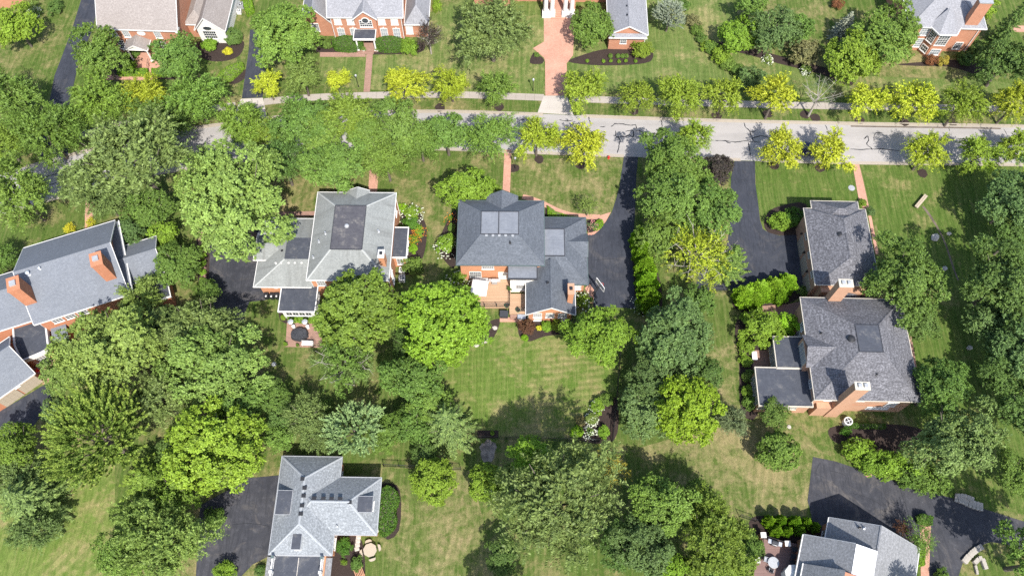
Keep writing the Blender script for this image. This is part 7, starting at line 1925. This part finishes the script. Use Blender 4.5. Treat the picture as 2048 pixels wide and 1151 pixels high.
ac(P3(481, 8, .8), 'upper air conditioner beside the white sun room', .9, .85, 'grey'); ac(P3(477, 20, .8), 'lower air conditioner beside the white sun room', .7, .7, 'white')

# ---- lamp posts, hydrant, car, covers
def lamp(px, py, label, ht=2.3):
    x, y = at(px, py); r = tag(empty('lamp_post', (x, y, 0)), label, 'lamp post')
    MB().lathe(0, 0, [(.14, 0), (.1, .15), (.05, .3), (.045, ht), (.1, ht + .02)], 10).build('post', M['black'], r)
    MB().lathe(0, 0, [(.1, ht + .03), (.17, ht + .4), (.16, ht + .401)], 6).build('lantern_glass', M['glass_pale'], r)
    MB().lathe(0, 0, [(.22, ht + .402), (.12, ht + .55), (.03, ht + .62)], 6).build('lantern_cap', M['grey'], r)
lamp(1066, 181, 'black lamp post left of the brick driveway'); lamp(717, 173, 'black lamp post left of the dark brick front path'); lamp(1030, 336, 'black lamp post beside the front walk of the centre house')
x, y = at(1217, 317); r = tag(empty('fire_hydrant', (x, y, 0)), 'small red hydrant at the kerb under the golden tree', 'hydrant')
MB().lathe(0, 0, [(.17, 0), (.17, .06), (.12, .08), (.12, .5), (.15, .52), (.13, .62), (.05, .7), (.04, .76)], 12).build('barrel', M['red'], r)
mb = MB(); mb.bar((-.22, 0, .4), (.22, 0, .4), .06, 8); mb.build('nozzle', M['red'], r)
cx_, cy_ = at(1614, 303)
car = tag(empty('parked_car', (cx_, cy_, 0), RZ), 'dark blue car parked at the kerb between two golden trees', 'car')
def loft(sections, name, mat, parent):
    mb = MB(); n = len(sections[0])
    for s in sections: mb.v += s
    for k in range(len(sections) - 1):
        for i in range(n): j = (i + 1) % n; mb.f.append((k * n + i, k * n + j, (k + 1) * n + j, (k + 1) * n + i))
    mb.f.append(tuple(range(n - 1, -1, -1))); mb.f.append(tuple(range((len(sections) - 1) * n, len(sections) * n)))
    o = mb.build(name, mat, parent)
    for p in o.data.polygons: p.use_smooth = False
    return o
def sec(x, hw, z0, z1, r=.12): return [(x, -hw + r, z0), (x, hw - r, z0), (x, hw, z0 + r), (x, hw, z1 - r), (x, hw - r * 1.4, z1), (x, -hw + r * 1.4, z1), (x, -hw, z1 - r), (x, -hw, z0 + r)]
loft([sec(-2.25, .70, .35, .72), sec(-2.1, .84, .25, .88), sec(-1.2, .90, .2, .95), sec(.9, .90, .2, .94), sec(1.9, .86, .22, .84), sec(2.3, .68, .32, .66)], 'body', M['navy'], car)
loft([sec(-1.85, .68, .9, .96, .03), sec(-1.2, .70, .9, 1.40), sec(.2, .70, .9, 1.44), sec(1.15, .68, .9, .97, .03)], 'window_glass', M['glass'], car)
loft([sec(-1.15, .64, 1.39, 1.43, .02), sec(-.4, .66, 1.42, 1.48, .02), sec(.15, .64, 1.42, 1.46, .02)], 'roof_panel', M['navy'], car)
for x in (-1.4, 1.4):
    for s in (-1, 1):
        wh = MB(); wh.bar((x, s * .72, .33), (x, s * .92, .33), .33, 18); o = wh.build('wheel', M['black'], car); rm = MB(); rm.bar((x, s * .921, .33), (x, s * .935, .33), .2, 14); rm.build('rim', M['steel'], o)
for s in (-1, 1): MB().box(2.16, 2.27, s * .58 - .12, s * .58 + .12, .58, .70).build('headlight', M['white'], car); MB().box(-2.24, -2.14, s * .6 - .12, s * .6 + .12, .66, .78).build('tail_light', M['red'], car)
x, y = at(1703, 376); r = tag(MB().lathe(0, 0, [(.5, 0), (.5, .05), (.46, .06), (.1, .07)], 18).build('utility_cover', M['grey'], None, (x, y, 0)), 'pale round utility cover on the lawn beside the brick path', 'cover')
x, y = at(548, 728); tag(MB().lathe(0, 0, [(.35, 0), (.33, .15), (.2, .3), (.05, .34)], 14).build('garden_boulder', M['grey'], None, (x, y, 0)), 'small grey boulder at the edge of the middle lawn', 'boulder')

# ---- the long timber beam on the right lawn
a, b = P3(1830, 418), P3(1850, 394); d = (b - a); L_ = d.length
r = tag(empty('log_bench', (*((a + b) / 2)[:2], 0), math.atan2(d.y, d.x)), 'long pale split-log bench lying on the right lawn', 'bench')
MB().box(-L_ / 2, L_ / 2, -.22, .05, .42, .55).build('seat_plank', M['wood'], r); MB().box(-L_ / 2, L_ / 2, .08, .32, .44, .58).build('seat_plank', M['wood'], r)
for s in (-.35, .35): MB().box(s * L_ - .12, s * L_ + .12, -.18, .28, 0, .419).build('leg', M['bark'], r)
sheet('worn_track', [(1843, 412), (1849, 413), (1862, 430), (1875, 451), (1887, 474), (1895, 494), (1909, 536), (1918, 560), (1915, 561), (1905, 536), (1892, 495), (1884, 475), (1872, 453), (1858, 432)], .008, M['silt'])
def boulder(px, py, s, label, mat='rock', flat=.6):
    x, y = at(px, py); rr = random.Random(int(px * 7 + py)); mb = MB(); rings = 5; n = 9
    prof = [(.75, -.05), (1.0, .25), (.9, .6), (.55, .85), (.12, .95)]
    for R_, z in prof:
        for i in range(n): a = 2 * math.pi * i / n; k = R_ * s * rr.uniform(.82, 1.15); mb.v.append((k * math.cos(a) * 1.25, k * math.sin(a), z * s * flat * rr.uniform(.9, 1.1)))
    for k in range(rings - 1):
        for i in range(n): j = (i + 1) % n; mb.f.append((k * n + i, k * n + j, (k + 1) * n + j, (k + 1) * n + i))
    mb.f.append(tuple(range((rings - 1) * n, rings * n)))
    return tag(mb.build('boulder', M[mat], None, (x, y, 0), rr.uniform(0, 3)), label, 'boulder')
boulder(1869, 475, .6, 'grey boulder beside the worn track, upper'); boulder(1898, 467, .3, 'small pale boulder right of the worn track'); boulder(1889, 537, .35, 'small boulder left of the worn track, lower'); boulder(1939, 695, .35, 'small pale boulder on the right lawn below the track'); boulder(1578, 853, .25, 'tiny pale boulder on the dry lawn below the annex')
# ---- dry-laid stones beside the bottom right driveway
def stones(pts, n, label, name='stone_edging', w=.55, ht=.35, mat='stone'):
    line = dense(smooth([at(*p) for p in pts], 5, False), .01); root = tag(empty(name, (line[0][0], line[0][1], 0)), label, 'stone wall'); o = line[0]; rr = random.Random(int(pts[0][0]))
    for i in range(n):
        k = int((i + .5) / n * (len(line) - 1)); p = line[k]; q = line[min(k + 5, len(line) - 1)]; p0 = line[max(k - 5, 0)]
        an = math.atan2(q[1] - p0[1], q[0] - p0[0]); l = len(line) * .01 / n * .48
        mb = MB(); q_ = lambda: rr.uniform(.90, 1.0); h_ = w * .5; pl = [(-l * q_(), -h_ * q_()), (-l * .2, -h_ * rr.uniform(.95, 1.1)), (l * q_(), -h_ * q_()), (l * rr.uniform(.98, 1.06), 0), (l * q_(), h_ * q_()), (l * .1, h_ * rr.uniform(.95, 1.12)), (-l * q_(), h_ * q_())]
        mb.prism([(x * 1.04, y) for x, y in pl], -.05, ht * rr.uniform(.8, 1.05)); mb.build('stone', M[mat], root, (p[0] - o[0], p[1] - o[1], 0), an)
    return root
stones([(1908, 994), (1925, 1000), (1945, 1009), (1964, 1014)], 8, 'pale stone edging along the upper side of the bottom right driveway', w=1.0)
stones([(1912, 992), (1928, 993), (1945, 1000)], 5, 'second row of pale stones behind the driveway edging', w=.6, ht=.45)
stones([(1963, 1092), (1948, 1101), (1935, 1113), (1926, 1124)], 9, 'curved pale stone edging along the lawn corner, bottom right', w=.7)
stones([(1946, 1126), (1960, 1116), (1970, 1138)], 6, 'low angled stone wall on the shaded lawn, bottom right', w=.5, ht=.5)
stones([(1949, 1130), (1953, 1148)], 4, 'short stone leg beside the angled wall, bottom right', w=.3, ht=.4)
r = tag(empty('hose_coil', (*at(1736, 947), 0)), 'pinkish garden hose coil at the driveway edge', 'hose')
mb = MB()
for t in range(3):
    for i in range(14): a, b = i * math.pi / 7, (i + 1) * math.pi / 7; R_ = .42 - .06 * t; mb.bar((R_ * math.cos(a), R_ * math.sin(a), .04 + .05 * t), (R_ * math.cos(b), R_ * math.sin(b), .04 + .05 * t), .03, 5)
mb.build('coil', M['petal_pink'], r); mb = MB(); mb.bar((.4, .1, .04), (1.0, .35, .04), .04, 5); mb.build('nozzle', M['copper'], r)

# ---- octagonal picnic table on the bottom left lawn
x, y = at(740, 1099, .7); r = tag(empty('picnic_table', (x, y, 0), .3), 'tan octagonal picnic table with four benches on the lawn', 'table')
MB().prism([(.85 * math.cos(a * math.pi / 4 + .39), .85 * math.sin(a * math.pi / 4 + .39)) for a in range(8)], .70, .76).build('table_top', M['tan_panel'], r); MB().lathe(0, 0, [(.3, 0), (.1, .1), (.1, .69)], 8).build('pedestal', M['black'], r)
for k in range(4):
    a = k * math.pi / 2; mb = MB(); mb.prism([(-.45, 1.0), (.45, 1.0), (.36, 1.22), (.2, 1.32), (-.2, 1.32), (-.36, 1.22)], .43, .48); b_ = mb.build('bench', M['tan_panel'], r, (0, 0, 0), a)
    mb = MB(); mb.bar((0, .1, .25), (0, 1.1, .25), .04, 6); mb.bar((0, 1.1, 0), (0, 1.1, .43), .04, 6); mb.build('bench_leg', M['black'], b_)
for i, q in enumerate([(717, 1073), (716, 1081), (715, 1089), (714, 1097)]):
    x, y = at(*q); tag(MB().prism([(-.3, -.22), (.28, -.25), (.3, .22), (-.27, .25)], 0, .05).build('stepping_stone', M['rock'], None, (x, y, 0), .1 * i), 'square stepping stone, %s from the house, bottom left' % ('first', 'second', 'third', 'fourth')[i], 'stone', 'stepping stones')
x, y = at(716, 1140, .5); r = tag(empty('slatted_bench', (x, y, 0), math.radians(-65)), 'red-brown slatted wooden bench at the bottom edge', 'bench')
for i in range(6): MB().box(-.9, .9, -.5 + i * .19, -.38 + i * .19, .42, .47).build('slat', M['wood_red'], r)
for s in (-.7, .7): MB().box(s - .05, s + .05, -.5, .6, 0, .419).build('leg', M['wood_red'], r)

# ---- deck of the bottom right house
root = tag(empty('timber_deck', (0, 0, 0)), 'plum-brown deck with white-capped posts beside the bottom right house', 'deck'); dz2 = .6
MB().prism([P3(*q, dz2)[:2] for q in [(1523, 1070), (1608, 1090), (1592, 1160), (1588, 1190), (1500, 1190), (1511, 1128)]], .05, dz2).build('deck_floor', M['deck_plum'], root)
for i, q in enumerate([(1527, 1069), (1575.5, 1086), (1514.5, 1119.5)]):
    p = P3(*q, dz2 + 1.1); MB().box(p.x - .28, p.x + .28, p.y - .28, p.y + .28, 0, dz2 + 1.05).build('deck_post', M['wood_red'], root); MB().box(p.x - .33, p.x + .33, p.y - .33, p.y + .33, dz2 + 1.052, dz2 + 1.14).build('post_cap', M['white'], root)
rail(P3(1529, 1073, dz2), P3(1574, 1088, dz2), root, dz2); rail(P3(1524, 1077, dz2), P3(1514, 1122, dz2), root, dz2)
x, y = at(1547, 1124, dz2 + .7); r = tag(empty('round_table', (x, y, dz2)), 'round grey glass table on the plum deck', 'table')
MB().lathe(0, 0, [(.68, .70), (.68, .73), (.66, .735)], 28).build('table_top', M['grey'], r); MB().lathe(0, 0, [(.32, 0), (.06, .08), (.06, .699)], 12).build('pedestal', M['black'], r)
chair(P3(1531, 1118, dz2 + .4), dz2, 1.3, 'pale wire chair left of the round deck table', 'grey'); chair(P3(1542, 1140, dz2 + .4), dz2, 2.8, 'dark chair below the round deck table')
for i, q in enumerate([(1588, 1098), (1586, 1112), (1584, 1124), (1581, 1136)]): chair(P3(*q, dz2 + .4), dz2, -1.7, 'black cushioned chair, %s in the row along the deck wall' % ('first', 'second', 'third', 'fourth')[i], group='chairs along the deck wall', wire='black')
grill(P3(1549, 1085, dz2 + .6), dz2, -.3, 'covered round black grill on the plum deck')

# ---- brick patio and table west of the right house annex
walk([(1507, 700), (1546, 700), (1552, 737), (1505, 738)], 'paver_dark', .05)
x, y = at(1509, 711, .7); r = tag(empty('serving_table', (x, y, 0), RZ), 'white serving table on the small brick patio by the annex', 'table')
MB().box(-.35, .35, -.62, .62, .74, .8).build('table_top', M['white'], r)
for sx in (-.3, .3):
    for sy in (-.55, .55): MB().box(sx - .03, sx + .03, sy - .03, sy + .03, 0, .739).build('leg', M['white'], r)
for i, q in enumerate([(727, 99), (754, 99)]): s = pot(P3(*q, .4), 0, .3, 'white urn of flowers, %s of the columned porch steps' % ('left', 'right')[i], 'white', 'pale'); s['group'] = 'porch urns'
for i, q in enumerate([(92, 727), (80, 742)]): chair(P3(*q, .4), .05, .6 + i, 'dark patio chair %s the flat-roofed link, left edge' % ('below', 'further below')[i], 'char' if i == 0 else 'red')
